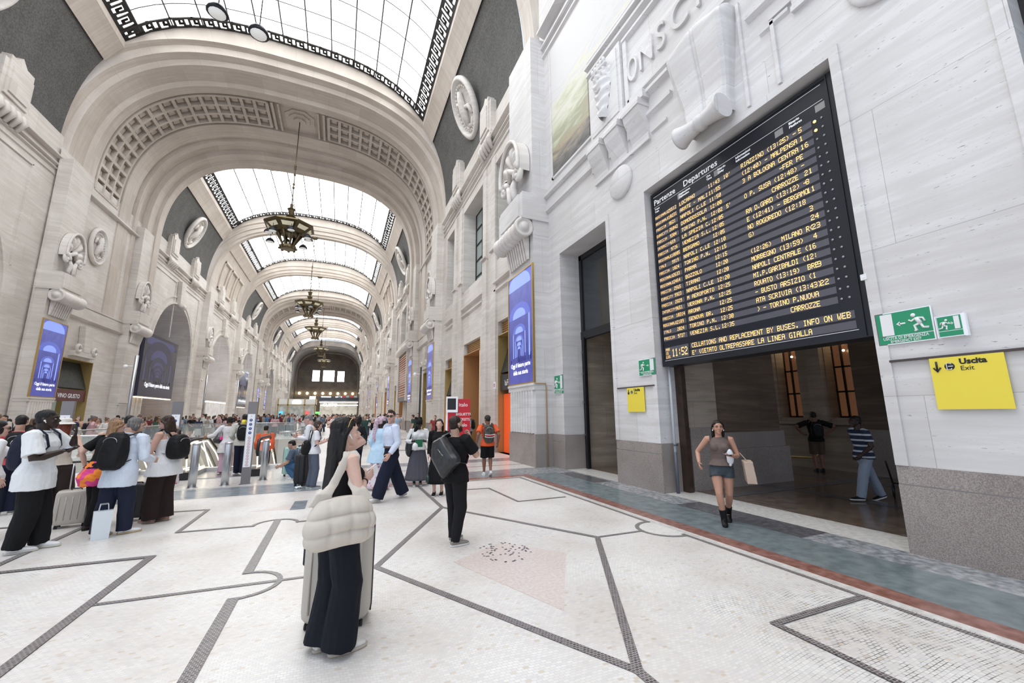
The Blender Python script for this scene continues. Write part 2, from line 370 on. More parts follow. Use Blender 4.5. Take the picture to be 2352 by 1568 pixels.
    def key(o, d, n_, L):         # greek key along direction d from o, n_ = inward normal
        T = .72; cnt = max(1, int(L/T)); T = L/cnt
        def pt(a, h): return (o[0]+d[0]*a+n_[0]*h, o[1]+d[1]*a+n_[1]*h)
        for c in range(cnt):
            a0 = c*T; pl = [(0, .1), (.0, .86), (.62, .86), (.62, .36), (.34, .36), (.34, .6), (.34, .36), (.62, .36), (.62, .1), (1, .1)] if near else [(0, .1), (0, .86), (.6, .86), (.6, .1), (1, .1)]
            for (p, q) in zip(pl, pl[1:]): rib(*pt(a0+p[0]*T, p[1]*W), *pt(a0+q[0]*T, q[1]*W))
        for h in (0, W): rib(*pt(0, h), *pt(L, h))
    key((-X9, y1-.05), (1, 0), (0, -1), 2*X9); key((-X9, y0+.05), (1, 0), (0, 1), 2*X9)
    key((-X9, y0), (0, 1), (1, 0), y1-y0); key((X9, y0), (0, 1), (-1, 0), y1-y0)
    for v in range(len(fr.v)): fr.v[v] = tuple(inv @ Vector(fr.v[v]))
    fr.build('fretwork_border', [IRON], roof, normals=False)
ROOFS = []
ROOFL = ['nearest and largest at the top of the view', 'second from the viewer, behind the big lantern', 'third down the hall, above bare stone panels', 'fourth down the hall, before the second coffered arch', 'fifth down the hall, past the second coffered arch', 'sixth down the hall, a thin bright strip', 'last and smallest before the dark end wall', 'over the carriage hall above the viewer']
for i, (y0, y1, kd) in enumerate(BAYS): vault(y0, y1, kd, i < 2)
vault(-8.0, 12.0, 'panel', False)
# ================================================================ WALLS
def arc_pts(yc, zs, r, n=14, zr=None):
    zr = zr or r
    return [(yc+r*cos(pi*i/n), zs+zr*sin(pi*i/n)) for i in range(n+1)]
def wall(name, X, side, outer, holes, mats, depth=None, kind='structure', base=1.02, parent=None):
    """wall in the plane x=X; side=+1 hall on the -x side (right wall), -1 hall on the +x side. outer, holes = [(y,z)..]; reveal depth per hole"""
    mb = MB()
    P = [[Vector((0, y, z)) for y, z in outer]] + [[Vector((0, y, z)) for y, z in h[0]] for h in holes]
    tri = geometry.tessellate_polygon(P); flat = [p for l in P for p in l]
    mb.add([(X, p.y, p.z) for p in flat], tri)
    for h in holes:
        pl, d = h[0], h[1]; n = len(pl); X2 = X+side*d
        vs = [(X, y, z) for y, z in pl]+[(X2, y, z) for y, z in pl]
        mb.add(vs, [(i, (i+1) % n, n+(i+1) % n, n+i) for i in range(n)])
    o = mb.build(name, mats, parent)
    if kind: o['kind'] = kind
    return o
def rect(y0, y1, z0, z1): return [(y0, z0), (y1, z0), (y1, z1), (y0, z1)]
def arched(y0, y1, z0, zs, n=16):
    yc, r = (y0+y1)/2, (y1-y0)/2
    return [(y0, z0), (y1, z0)] + [(yc+r*cos(pi*i/n), zs+r*sin(pi*i/n)) for i in range(n+1)]
KT = [40]
def trim(mb, mats=None):
    KT[0] += 1; return struct(mb.build('trim_%d' % KT[0], mats or [S_CARVE]))
def mould(mb, X, side, y0, y1, z, h=.12, d=.1, mi=0):
    """bevelled horizontal moulding on the wall plane X"""
    a, c = X, X-side*d
    mb.prism([(a, y0, z), (c, y0, z+h*.4), (c, y0, z+h), (a, y0, z+h)], (0, y1-y0, 0), mi)
def block(mb, X, side, y0, y1, z0, z1, d, mi=0): mb.box((X+side*.0004, y0, z0), (X-side*d, y1, z1), mi)
# ---------------------------------------------------------------- near right wall, y -1.5 .. 12
BO = (2.98, 7.04, 0.0, 6.94)      # the opening with the departures board
DO = (8.60, 11.14, 0.0, 6.92)     # the tall narrow opening
struct(wall('wall_right', XN, 1, rect(-9, 12.3, 0, 26), [(rect(*BO), .75), (rect(*DO), .85), (rect(-1.2, 1.30, 0, 6.92), .85)], [S_NEAR]))
mb = MB()      # granite plinth
for ya, yb in ((-9, -1.2), (1.30, 2.98), (7.04, 8.60), (11.14, 12.0)):
    e = .025 if not (ya == 11.14) else .02
    mb.box((XN+.02, ya, 0), (XN-e, yb, .80)); mb.box((XN+.02, ya, .812), (XN-e+.008, yb, 1.03))
    mb.box((XN-.001, yb-.003, 0), (XN+.75, yb+.006, 1.03)); mb.box((XN-.001, ya-.006, 0), (XN+.75, ya+.003, 1.03))
struct(mb.build('baseboard_right', [S_GRAN]))
mb = MB()      # thin raised surrounds of the openings, stone fields, mouldings
for (a, b_, z) in ((2.98, 7.04, 6.94), (8.60, 11.14, 6.92), (-1.2, 1.30, 6.92)):
    block(mb, XN, 1, a-.13, a, 1.03, z+.13, .03); block(mb, XN, 1, b_, b_+.13, 1.03, z+.13, .03); block(mb, XN, 1, a, b_, z, z+.13, .03)
# long cornice band each side of the bracketed shield
for ya, yb in ((9.0, 11.98), (-6, 1.05)):
    mould(mb, XN, 1, ya, yb, 8.72, .16, .10); mould(mb, XN, 1, ya, yb, 9.25, .16, .16); block(mb, XN, 1, ya, yb, 8.88, 9.25, .05)
# brackets: steps between shield panel and the scroll
for sg in (1, -1):
    def Yv(y): return y if sg == 1 else 2*5.03-y
    def mm(y0, y1, *a): y0, y1 = sorted((Yv(y0), Yv(y1))); mould(mb, XN, 1, y0, y1, *a)
    def bb(y0, y1, *a): y0, y1 = sorted((Yv(y0), Yv(y1))); block(mb, XN, 1, y0, y1, *a)
    mm(5.95, 6.9, 9.28, .14, .12); mm(5.95, 6.75, 8.70, .14, .09); mm(6.15, 6.65, 8.22, .10, .05)
    bb(7.50, 8.95, 9.42, 11.62, .12); bb(7.62, 8.83, 9.56, 11.5, .16)
    bb(6.65, 9.02, 9.22, 9.42, .22)
    for k in range(3):       # three curved corbels
        y0 = 6.72+k*.80; pr = []
        for i in range(9):
            t = i/8; pr.append((XN-.05-.26*(1-t)**.6*(1 if t < .85 else .6)-.05*sin(t*pi*2), 9.22-1.0*t))
        P3 = [(XN+.02, Yv(y0), 9.22)]+[(x, Yv(y0), z) for x, z in pr]+[(XN+.02, Yv(y0), 8.2)]
        mb.prism(P3, (0, .58*sg, 0)); bb(y0-.02, y0+.60, 9.02, 9.10, .35)
        bb(y0+.62, y0+.76, 8.6, 9.22, .05)
    bb(6.7, 8.95, 8.14, 8.24, .07)
# frame of the inscription panel
block(mb, XN, 1, 7.30, 7.44, 9.5, 11.5, .07); mould(mb, XN, 1, 2.7, 7.36, 9.55, .12, .07); mould(mb, XN, 1, 2.7, 7.44, 11.45, .12, .1)
for z, d in ((11.72, .14), (11.95, .20)): mould(mb, XN, 1, -5, 9.05, z, .15, d)
mould(mb, XN, 1, -5, 9.05, 12.25, .1, .1)
for z, d in ((15.15, .08), (15.5, .14), (16.1, .30)): mould(mb, XN, 1, -5, 11.98, z, .16, d)
# panels right of the scroll
block(mb, XN, 1, 3.66, 3.72, 7.1, 8.4, .05); block(mb, XN, 1, 4.22, 4.28, 7.1, 9.3, .05); block(mb, XN, 1, 1.5, 3.72, 8.36, 8.46, .06)
block(mb, XN, 1, 11.30, 11.36, .01, .02, .01)
trim(mb, [S_NEAR])
# carved discs
for i, (yc, zc) in enumerate(((7.86, 7.66), (2.20, 7.66))):
    mb = MB(); M4 = Matrix.Translation((XN, yc, zc)) @ Matrix.Rotation(-pi/2, 4, 'Y')
    mb.lathe([(.44, -.02), (.44, .05), (.40, .08), (.0001, .09)], 40, mtx=M4)
    o = mb.build('stone_disc', [S_NEAR]); tag(o, ('smooth round stone disc on the wall left of the departures board', 'smooth round stone disc at the top edge, right of the departures board')[i], 'wall ornament', 'round stone discs beside the board')
# shield carving
def shield(yc, label, sg=1):
    mb = MB(); zt, zb = 11.35, 9.75; nv = 26; nu = 12
    def f(u, v):
        z = zt-(zt-zb)*v; wd = .36*(1-.75*max(0, v-.35)**1.3/.57) * (1 if v > .08 else .8)
        y = (u*2-1)*wd; h = .20*(1-(abs(u*2-1))**3)
        h += .035*sin(v*34+abs(u-.5)*9)*(1 if v > .3 else .2)+ (.05*sin(u*26)*sin(v*50) if v < .28 else 0)
        if .3 < v < .5 and abs(u-.5) < .28: h += .05
        return (XN-.15-max(0, h), yc+y, z)
    mb.grid(f, 40, 12)
    r = empty('carved_shield', (XN-.15, yc, 10.5), label, 'wall ornament')
    m2 = MB(); m2.grid(lambda u, v: f(v, u), 40, 14); 
    for k in range(5): m2.ball((XN-.30, yc-.26+.13*k, 11.38), (.06, .055, .1), 8)
    m2.tube([(XN-.28, yc-.33, 11.26), (XN-.34, yc, 11.22), (XN-.28, yc+.33, 11.26)], .05, 8)
    m2.tube([(XN-.36, yc+.12*cos(a*pi/6), 10.72+.15*sin(a*pi/6)) for a in range(13)], .025, 6)
    for v in range(len(m2.v)): p = m2.v[v]; m2.v[v] = (p[0]-XN+.15, p[1]-yc, p[2]-10.5)
    m2.build('relief', [S_NEAR], r)
shield(8.22, 'carved stone shield under a crown, above three curved corbels')
# letters of the inscription
LETTER = []
for ch, y, sc_ in (('O', 7.12, .55), ('N', 6.62, .8), ('S', 6.12, .8), ('C', 5.55, .9), ('R', 4.9, .9)):
    cu = bpy.data.curves.new('t', 'FONT'); cu.body = ch; cu.size = .98; cu.extrude = .035; cu.align_x = 'CENTER'; cu.bevel_depth = .004
    t = bpy.data.objects.new('t', cu); me = evaluated_mesh(t)
    me.materials.clear(); me.transform(Matrix.Scale(sc_*.9, 4, (1, 0, 0)))
    o = link('carved_letter', me, [S_NEAR], loc=(XN-.03, y, 10.12), rot=(pi/2, 0, -pi/2))
    tag(o, 'raised stone capital letter %s of the inscription over the board' % ch, 'letter', 'letters of the wall inscription')
# the large scroll keystone above the board
r = empty('scroll_keystone', (XN, 5.0, 7.1), 'big stone keystone unrolling like a scroll above the departures board', 'wall ornament')
mb = MB()
def ks(u, v):      # u across 0..1, v down 0..1
    z = 2.30-2.15*v; wd = .76-.24*v+.02*sin(v*6); y = (u*2-1)*wd*.9
    d = .20+.30*(1-v)**1.2*(.5+.5*sin((1-v)*2.2))+.26*max(0, v-.7)**1.0
    d -= .04*(abs(u*2-1) > .9)
    g = -.035 if abs(abs(u-.5)-.035) < .018 and v < .93 else 0
    tp = 1-.55*max(0, (.10-v)/.10)**2
    return (-(d*tp+g), -y, z+.12*cos((u*2-1)*pi)*(1-v)*.6)
mb.grid(ks, 56, 40)
for s in (0, 1):
    mb.grid(lambda u, v: (ks(s, v)[0]*u, ks(s, v)[1], ks(s, v)[2]), 2, 40)
mb.build('tongue', [S_NEAR], r)
mb = MB(); n = 18; vs = []
for i in range(25):
    t = i/24; y = .48-1.02*t; k = .185-.045*sin(pi*t)+.018*(abs(t-.5) < .05)-.02*(abs(abs(t-.5)-.09) < .02)+.05*(abs(t-.5)*2)**3
    for j in range(n): a = 2*pi*j/n; vs.append((-.42+k*cos(a), y, .08+k*sin(a)))
mb.add(vs, [(i*n+j, i*n+(j+1) % n, (i+1)*n+(j+1) % n, (i+1)*n+j) for i in range(24) for j in range(n)], 0, True)
mb.add([vs[j] for j in range(n)], [tuple(range(n))]); mb.add([vs[24*n+j] for j in range(n)], [tuple(range(n))])
mb.build('roll', [S_NEAR], r)
# the large wall painting (a plain landscape stand-in)
PM = bpy.data.materials.new('painting'); nt, b = nodes(PM); L = nt.links.new
g = N(nt, 'NewGeometry'); mp = N(nt, 'Mapping'); mp.inputs['Rotation'].default_value = (radians(38), 0, 0); mp.inputs['Scale'].default_value = (1, .35, 1.5); L(g.outputs['Position'], mp.inputs[0])
nz = N(nt, 'TexNoise', Scale=1.7, Detail=9.0, Roughness=.65); nz.inputs['Distortion'].default_value = .8; L(mp.outputs[0], nz.inputs['Vector'])
sp = N(nt, 'SeparateXYZ'); L(g.outputs['Position'], sp.inputs[0]); mr = N(nt, 'MapRange'); mr.inputs['From Min'].default_value = 9.6; mr.inputs['From Max'].default_value = 15; L(sp.outputs['Z'], mr.inputs['Value'])
ad = N(nt, 'Math', operation='MULTIPLY_ADD'); L(nz.outputs['Fac'], ad.inputs[0]); ad.inputs[1].default_value = .75; L(mr.outputs[0], ad.inputs[2])
rp = N(nt, 'ValToRGB'); L(ad.outputs[0], rp.inputs[0]); el = rp.color_ramp.elements
el[0].position = .36; el[0].color = (.085,.08,.08,1); el[1].position = 1.3; el[1].color = (.60,.60,.63,1)
for p_, c_ in ((.50, (.20,.185,.165)), (.58, (.40,.32,.21)), (.66, (.36,.37,.25)), (.78, (.56,.57,.42)), (.90, (.70,.68,.58)), (1.05, (.66,.65,.64))):
    e = el.new(p_); e.color = (*c_, 1)
L(rp.outputs[0], b.inputs['Base Color']); b.inputs['Roughness'].default_value = .5
r = empty('wall_painting', (XN, 8, 12), 'large misty landscape painting set high in the stone wall', 'painting')
mb = MB(); mb.prism([(-.03, 3.42, -2.15), (-.03, 1.14, -2.15), (-.03, 1.14, .42), (-.03, -11, .42), (-.03, -11, 3.0), (-.03, 3.42, 3.0)], (.05, 0, 0)); mb.build('canvas', [PM], r)
mb = MB()
for (a, c) in (((3.42, -2.2), (3.5, 3.05)), ((1.06, -2.2), (3.5, -2.13)), ): mb.box((0.02, a[0], a[1]), (-.05, c[0], c[1]))
mb.build('stone_border', [S_NEAR], r)

# ---------------------------------------------------------------- ornaments used many times
def shell_mesh():
    """scallop shell relief with two volutes; in y (width 2) and z (height 2.6), towards -x"""
    mb = MB()
    def f(u, v):
        a = pi*(-.08+1.16*u); R = 1.0; r_ = .18+.82*v
        rib = abs(sin(u*pi*5.5)); d = .08+.36*sin(pi*min(1, v*.85+.05))*(.30+.70*rib**.7)
        if v > .93: d = .42
        return (-d, -cos(a)*r_*.86, .55+sin(a)*r_*1.22)
    mb.grid(f, 88, 10)
    mb.grid(lambda u, v: (-.46*v, -cos(pi*(-.08+1.16*u))*.86*(1.0+.02*(1-v)), .55+sin(pi*(-.08+1.16*u))*1.22), 44, 1)
    mb.tube([(-.43, -cos(pi*(-.08+1.16*i/40))*.84, .55+sin(pi*(-.08+1.16*i/40))*1.2) for i in range(41)], .07, 6)
    for s in (-1, 1):
        mb.tube([(-.32, s*(.62-.27*cos(t*.42)*(1-t*.045)), .10+.30*sin(t*.42)*(1-t*.045)) for t in range(17)], [.13-.004*t for t in range(17)], 8)
        mb.ball((-.3, s*.60, .1), (.16, .13, .13), 8)
        mb.tube([(-.3, s*.33, .1), (-.32, s*.16, -.12), (-.28, s*.22, -.5), (-.26, s*.12, -.75)], [.1, .13, .12, .06], 8)
    mb.tube([(-.2, -.4, .35), (-.38, 0, .62), (-.2, .4, .35)], .12, 8)
    return mb.mesh('shell')
SHELL = shell_mesh(); SHELL.materials.append(S_CARVE)
def roll_mesh():
    """horizontal bundled scroll under a block: length 2.2 along y"""
    mb = MB(); n = 18; vs = []; K = 48
    for i in range(K+1):
        t = i/K; y = -1.1+2.2*t; k = .30+.05*abs(sin(t*pi*7))-.07*abs(t-.5)*2*.3
        if t < .06 or t > .94: k = .36
        for j in range(n): a = 2*pi*j/n; vs.append((-.30+k*cos(a), y, k*sin(a)))
    mb.add(vs, [(i*n+j, i*n+(j+1) % n, (i+1)*n+(j+1) % n, (i+1)*n+j) for i in range(K) for j in range(n)], 0, True)
    for e, s in ((0, -1), (K, 1)):
        mb.add([vs[e*n+j] for j in range(n)], [tuple(range(n))])
        M5 = Matrix.Translation((-.30, s*1.1, 0)) @ Matrix.Rotation(-s*pi/2, 4, 'X')
        mb.lathe([(.36, 0), (.35, .05), (.26, .06), (.24, .02), (.17, .02), (.15, .12), (.0001, .14)], 20, mtx=M5)
    for k in range(9): mb.prism([(0, -.86+k*.2, -.2), (-.22, -.86+k*.2, -.2), (-.05, -.86+k*.2, -1.05), (0, -.86+k*.2, -1.05)], (0, .12, 0))
    return mb.mesh('roll')
ROLL = roll_mesh(); ROLL.materials.append(S_CARVE)
def medal_mesh():
    mb = MB()
    mb.lathe([(1.0, 0), (1.0, .13), (.93, .2), (.86, .2), (.82, .08), (.8, .04), (.0001, .04)], 44)
    rnd = random.Random(4)
    for k in range(30): a = k*2*pi/30; mb.ball((.70*cos(a), .70*sin(a), .08), (.05, .05, .05), 6, rings=5)
    mb.tube([(-.25, -.5, .1), (-.05, -.1, .17), (.05, .3, .16), (.12, .5, .12)], [.1, .18, .14, .1], 8)
    mb.tube([(-.1, .1, .12), (-.4, .35, .12), (-.5, .1, .1)], .08, 6); mb.tube([(.05, .0, .12), (.38, -.1, .12), (.45, -.38, .1)], .08, 6)
    mb.tube([(-.2, -.5, .1), (.1, -.62, .08), (.35, -.5, .08)], .07, 6)
    return mb.mesh('medal')
MEDAL = medal_mesh(); MEDAL.materials.append(S_CARVE)
def put(me, name, X, side, y, z, sc=(1, 1, 1), label=None, cat='wall ornament', group=None, tilt=0, flip=False):
    o = bpy.data.objects.new(name, me); COL.objects.link(o)
    o.location = (X, y, z); o.rotation_euler = (0, 0, 0 if side > 0 else pi); o.scale = sc
    return tag(o, label, cat, group)
def medal(side, y, z, x, lab, grp='relief medallions on the grey vault webs'):
    o = bpy.data.objects.new('relief_medallion', MEDAL); COL.objects.link(o); o.location = (x, y, z); s = 1.55
    # face the hall and lean with the vault web
    nrm = Vector((-side, 0, -.42)).normalized(); up = Vector((0, 0, 1)); t = up.cross(nrm).normalized(); v = nrm.cross(t)
    Mx = Matrix((t*s*.92, v*s*1.18, nrm*s)).transposed().to_4x4(); Mx.translation = (x, y, z); o.matrix_world = Mx
    return tag(o, lab, 'wall ornament', grp)
# ---------------------------------------------------------------- advertisement poster (blue hall picture)
def ad_mat():
    m = bpy.data.materials.new('blue_poster'); nt, b = nodes(m); L = nt.links.new
    tc = N(nt, 'TexCoord'); sp = N(nt, 'SeparateXYZ'); L(tc.outputs['Generated'], sp.inputs[0])
    mr = N(nt, 'ValToRGB'); L(sp.outputs['Z'], mr.inputs[0]); e = mr.color_ramp.elements
    e[0].color = (.085,.095,.40,1); e[1].color = (.13,.15,.48,1); q = e.new(.25); q.color = (.05,.06,.30,1)
    nz = N(nt, 'TexNoise', Scale=2.0, Detail=5.0); L(tc.outputs['Object'], nz.inputs['Vector'])
    mx = N(nt, 'Mix', data_type='RGBA', blend_type='MULTIPLY'); mx.inputs[0].default_value = .5; L(mr.outputs[0], mx.inputs[6]); L(nz.outputs['Fac'], mx.inputs[7])
    L(mx.outputs[2], b.inputs['Base Color']); L(mx.outputs[2], b.inputs['Emission Color']); b.inputs['Emission Strength'].default_value = .7; b.inputs['Roughness'].default_value = .25
    return m
AD = ad_mat(); ADL = mat('poster_light_blue', (.22,.30,.75), .3, emit=.75); ADM = mat('poster_mid_blue', (.09,.12,.45), .3, emit=.7); ADD = mat('poster_dark_blue', (.03,.035,.20), .3, emit=.5)
ADT = mat('poster_white_print', (.85,.87,.95), .4, emit=.8)
SCRD = mat('screen_black', (.012,.011,.018), .15, emit=.3, ecol=(.03,.03,.06)); SCRL = mat('screen_blue', (.045,.05,.14), .3, emit=.3); SCRM = mat('screen_dim_blue', (.02,.02,.055), .3, emit=.25)
def text_mesh(body, size, ext=.002, align='CENTER', sx=1.0, bold=0.0):
    cu = bpy.data.curves.new('t', 'FONT'); cu.body = body; cu.size = size; cu.extrude = ext; cu.align_x = align; cu.offset = bold; cu.resolution_u = 2
    t = bpy.data.objects.new('t', cu); me = evaluated_mesh(t)
    me.materials.clear()
    if sx != 1: me.transform(Matrix.Scale(sx, 4, (1, 0, 0)))
    return me
def hall_picture(mb, w, h, light, midc, dark, base=.0):
    """printed perspective of the vaulted hall, thin layers on the x=0 plane facing -x; y across (viewer's left = +y), z up from 0"""
    def lay(P, mi, d): mb.prism([(-d, -x, z) for x, z in P], (.0008, 0, 0), mi)
    cx, hz = -.05*w, .24*h
    s0 = 1.0; k = 0
    for s_ in (1.25, .70, .42, .28, .19, .13):
        W = w*.62*s_; zc = hz+(h*.70)*s_*.72; R = W
        ring = [(cx+W*1.06*cos(pi*i/12), zc+W*.62*sin(pi*i/12)) for i in range(13)]
        inn = [(cx+W*.78*cos(pi*i/12), zc-.02*h*s_+W*.38*sin(pi*i/12)) for i in range(13)]
        cl = lambda P: [(max(-w/2, min(w/2, x)), max(0, min(h, z))) for x, z in P]
        lay(cl(ring), 2, .001+.0012*k); lay(cl([(cx-W*.6, zc+.0*h)]+[(cx+W*.62*cos(pi*i/12), zc+.012*h+W*.34*sin(pi*i/12)) for i in range(12, -1, -1)]+[(cx+W*.6, zc)]), 1, .0016+.0012*k)
        for sd in (-1, 1):
            x = cx+sd*W*.95
            if abs(x) < w/2-.08: lay([(x-.03*w*s_-.01, hz-.02*h*s_), (x+.03*w*s_+.01, hz-.02*h*s_), (x+.03*w*s_+.01, zc), (x-.03*w*s_-.01, zc)], 1, .0012+.0012*k)
        k += 1
    rnd = random.Random(2)
    for i in range(14):
        x = rnd.uniform(-.45, .45)*w; hh = rnd.uniform(.03, .07)*h; lay([(x-.014*w, hz-.05*h), (x+.014*w, hz-.05*h), (x+.01*w, hz-.05*h+hh), (x-.01*w, hz-.05*h+hh)], 3, .011)
def poster(X, side, y0, y1, z0, z1, label, near=True):
    r = empty('advertising_poster', (X, (y0+y1)/2, z0), label, 'poster', 'blue advertising posters on the pilasters', rz=0 if side > 0 else pi)
    w, h = y1-y0, z1-z0
    mb = MB(); mb.box((0.0, -w/2, 0), (-.05, w/2, h)); mb.build('backing', [AD], r)
    mb = MB()
    for a, c in (((-w/2-.05, -.05), (-w/2, h+.05)), ((w/2, -.05), (w/2+.05, h+.05)), ((-w/2, -.05), (w/2, 0)), ((-w/2, h), (w/2, h+.05))): mb.box((0, a[0], a[1]), (-.075, c[0], c[1]))
    mb.build('frame', [BRASS], r)
    mb = MB(); hall_picture(mb, w, h, 1, 2, 3); o = mb.build('print', [AD, ADL, ADM, ADD], r, loc=(-.051, 0, 0), normals=False)
    for k, t in enumerate(('Oggi il futuro parte', 'dalla sua storia')):
        me = text_mesh(t, .22, bold=.003, sx=.95); link('slogan', me, [ADT], r, loc=(-.066, 0, .58-.26*k), rot=(pi/2, 0, -pi/2))
# ---------------------------------------------------------------- pilasters
def pilaster(X, side, y0, y1, depth, lab, ad=True, far=False, Zc=8.45):
    """pier front at X (towards the hall), wall plane behind at X+side*depth"""
    mb = MB(); Xb = X+side*(depth+.02); yc = (y0+y1)/2
    def bx(ya, yb, za, zb, d, mi=0): mb.box((X-side*d, ya, za), (Xb, yb, zb), mi)
    bx(y0, y1, 1.02, Zc-.5, 0); bx(y0-.013, y1+.013, 2.45, 2.605, .06); bx(y0-.026, y1+.026, 2.60, 2.68, .09)
    bx(y0-.016, y1+.016, 0, .80, .04, 1); bx(y0-.010, y1+.010, .79, 1.03, .03, 1)
    if not far:
        for k in range(9):
            ya = y0+.12+(y1-y0-.24)*k/9; mb.tube([(X+side*.01, ya+.1, 1.05), (X+side*.01, ya+.1, 2.45)], .085, 8, cap=False)
    bx(y0-.04, y1+.04, Zc, Zc+.95, .42); bx(y0+.22, y1-.22, Zc+.12, Zc+.95, .47); bx(y0-.06, y1+.06, Zc-.06, Zc+.02, .46); bx(y0-.006, y1+.006, Zc-.6, Zc-.05, .02)
    bx(y0+.02, y1-.02, Zc+.9, 16, -.02)
    struct(mb.build('trim_%d' % (100+PIL[0]), [S_BAY if abs(y0) > 15 else S_NEAR, S_GRAN])); PIL[0] += 1
    put(ROLL, 'scroll_bracket', X-side*.04, side, yc, Zc-.36, (1, (y1-y0)/2.25, 1), 'carved stone scroll roll under the block of ' + lab, group='scroll rolls above the posters')
    put(SHELL, 'shell_carving', X-side*.0, side, yc, Zc+1.72, (1.1 if abs(y0) < 15 else .8, 1.0*(y1-y0)/2.1, 1.0), 'carved scallop shell with volutes over ' + lab, group='shell carvings on the piers')
    if ad: poster(X, side, y0+.03, y1-.05, 2.73, 6.76, 'blue poster of the vaulted hall on ' + lab)
PIL = [0]
XPR, XPL = 6.08, -14.6
pilaster(5.9, 1, 11.95, 14.1, .75, 'the nearest right-hand pier')
RP = [(28.7, 30.8), (38.0, 40.1), (56.0, 57.9), (73.0, 75.0), (91.2, 93.2), (99.8, 101.8), (118, 119.6), (134, 135.8)]
ordn = ['second', 'third', 'fourth', 'fifth', 'sixth', 'seventh', 'eighth', 'ninth']
for i, (a, c) in enumerate(RP):
    pilaster(XPR, 1, a, c, .55, 'the %s pier down the right side' % ordn[i], far=i > 1)
    pilaster(XPL, -1, a, c, .62, 'the %s pier down the left side' % ['first', 'second', 'third', 'fourth', 'fifth', 'sixth', 'seventh', 'eighth'][i], far=i > 1, ad=i in (0, 4, 5))
# ================================================================ FLOOR
def floor_mat():
    m = bpy.data.materials.new('mosaic'); nt, b = nodes(m); L = nt.links.new
    g = N(nt, 'NewGeometry'); wn = N(nt, 'TexNoise', Scale=.7, Detail=1.0); L(g.outputs['Position'], wn.inputs['Vector'])
    ad = N(nt, 'VectorMath', operation='MULTIPLY_ADD'); ad.inputs[1].default_value = (.35, .35, 0); L(wn.outputs['Color'], ad.inputs[0]); L(g.outputs['Position'], ad.inputs[2])
    br = N(nt, 'TexBrick'); br.inputs['Scale'].default_value = 1; br.inputs['Brick Width'].default_value = .042; br.inputs['Row Height'].default_value = .027; br.inputs['Mortar Size'].default_value = .0022; br.inputs['Mortar Smooth'].default_value = .2
    br.inputs['Color1'].default_value = (0, 0, 0, 1); br.inputs['Color2'].default_value = (1, 1, 1, 1); br.inputs['Mortar'].default_value = (.5, .5, .5, 1); br.inputs['Bias'].default_value = 0
    L(ad.outputs[0], br.inputs['Vector'])
    rp = N(nt, 'ValToRGB'); L(br.outputs['Color'], rp.inputs[0]); el = rp.color_ramp.elements; rp.color_ramp.interpolation = 'LINEAR'
    el[0].position = 0; el[0].color = (.66,.58,.48,1); el[1].position = 1; el[1].color = (.84,.81,.77,1)
    for p_, c_ in ((.02, (.71,.64,.56)), (.035, (.75,.72,.69)), (.25, (.77,.74,.71)), (.5, (.82,.80,.77)), (.75, (.77,.745,.73)), (.93, (.70,.68,.67))): e = el.new(p_); e.color = (*c_, 1)
    st = N(nt, 'TexNoise', Scale=1.1, Detail=6.0); L(g.outputs['Position'], st.inputs['Vector'])
    sr = N(nt, 'ValToRGB'); L(st.outputs['Fac'], sr.inputs[0]); sr.color_ramp.elements[0].position = .3; sr.color_ramp.elements[0].color = (.84,.80,.77,1); sr.color_ramp.elements[1].position = .62; sr.color_ramp.elements[1].color = (1,1,1,1)
    mu = N(nt, 'Mix', data_type='RGBA', blend_type='MULTIPLY'); mu.inputs[0].default_value = 1; L(rp.outputs[0], mu.inputs[6]); L(sr.outputs[0], mu.inputs[7])
    # grout: faint, but dark in worn patches
    wp = N(nt, 'TexNoise', Scale=.55, Detail=7.0, Roughness=.7); L(g.outputs['Position'], wp.inputs['Vector'])
    wr = N(nt, 'MapRange'); wr.inputs['From Min'].default_value = .56; wr.inputs['From Max'].default_value = .66; L(wp.outputs['Fac'], wr.inputs['Value'])
    spx = N(nt, 'SeparateXYZ'); L(g.outputs['Position'], spx.inputs[0])
    # one badly worn patch close to the wall
    dv = N(nt, 'VectorMath', operation='DISTANCE'); L(g.outputs['Position'], dv.inputs[0]); dv.inputs[1].default_value = (4.0, 1.9, 0)
    dr = N(nt, 'MapRange'); dr.inputs['From Min'].default_value = 1.35; dr.inputs['From Max'].default_value = .5; L(dv.outputs[1], dr.inputs['Value'])
    sm = N(nt, 'Math', operation='ADD', use_clamp=True); L(wr.outputs[0], sm.inputs[0]); L(dr.outputs[0], sm.inputs[1])
    n2 = N(nt, 'TexNoise', Scale=9, Detail=3.0); L(g.outputs['Position'], n2.inputs['Vector']); n3 = N(nt, 'MapRange'); n3.inputs['From Min'].default_value = .42; n3.inputs['From Max'].default_value = .6; L(n2.outputs['Fac'], n3.inputs['Value'])
    s2 = N(nt, 'Math', operation='MULTIPLY'); L(sm.outputs[0], s2.inputs[0]); L(n3.outputs[0], s2.inputs[1])
    gc = N(nt, 'Mix', data_type='RGBA'); gc.inputs[6].default_value = (.64,.61,.585,1); gc.inputs[7].default_value = (.07,.068,.066,1); L(s2.outputs[0], gc.inputs[0])
    fin = N(nt, 'Mix', data_type='RGBA'); L(br.outputs['Fac'], fin.inputs[0]); L(mu.outputs[2], fin.inputs[6]); L(gc.outputs[2], fin.inputs[7])
    L(fin.outputs[2], b.inputs['Base Color'])
    rr = N(nt, 'MapRange'); rr.inputs['To Min'].default_value = .22; rr.inputs['To Max'].default_value = .5; L(st.outputs['Fac'], rr.inputs['Value']); L(rr.outputs[0], b.inputs['Roughness'])
    return m
FLM = floor_mat()
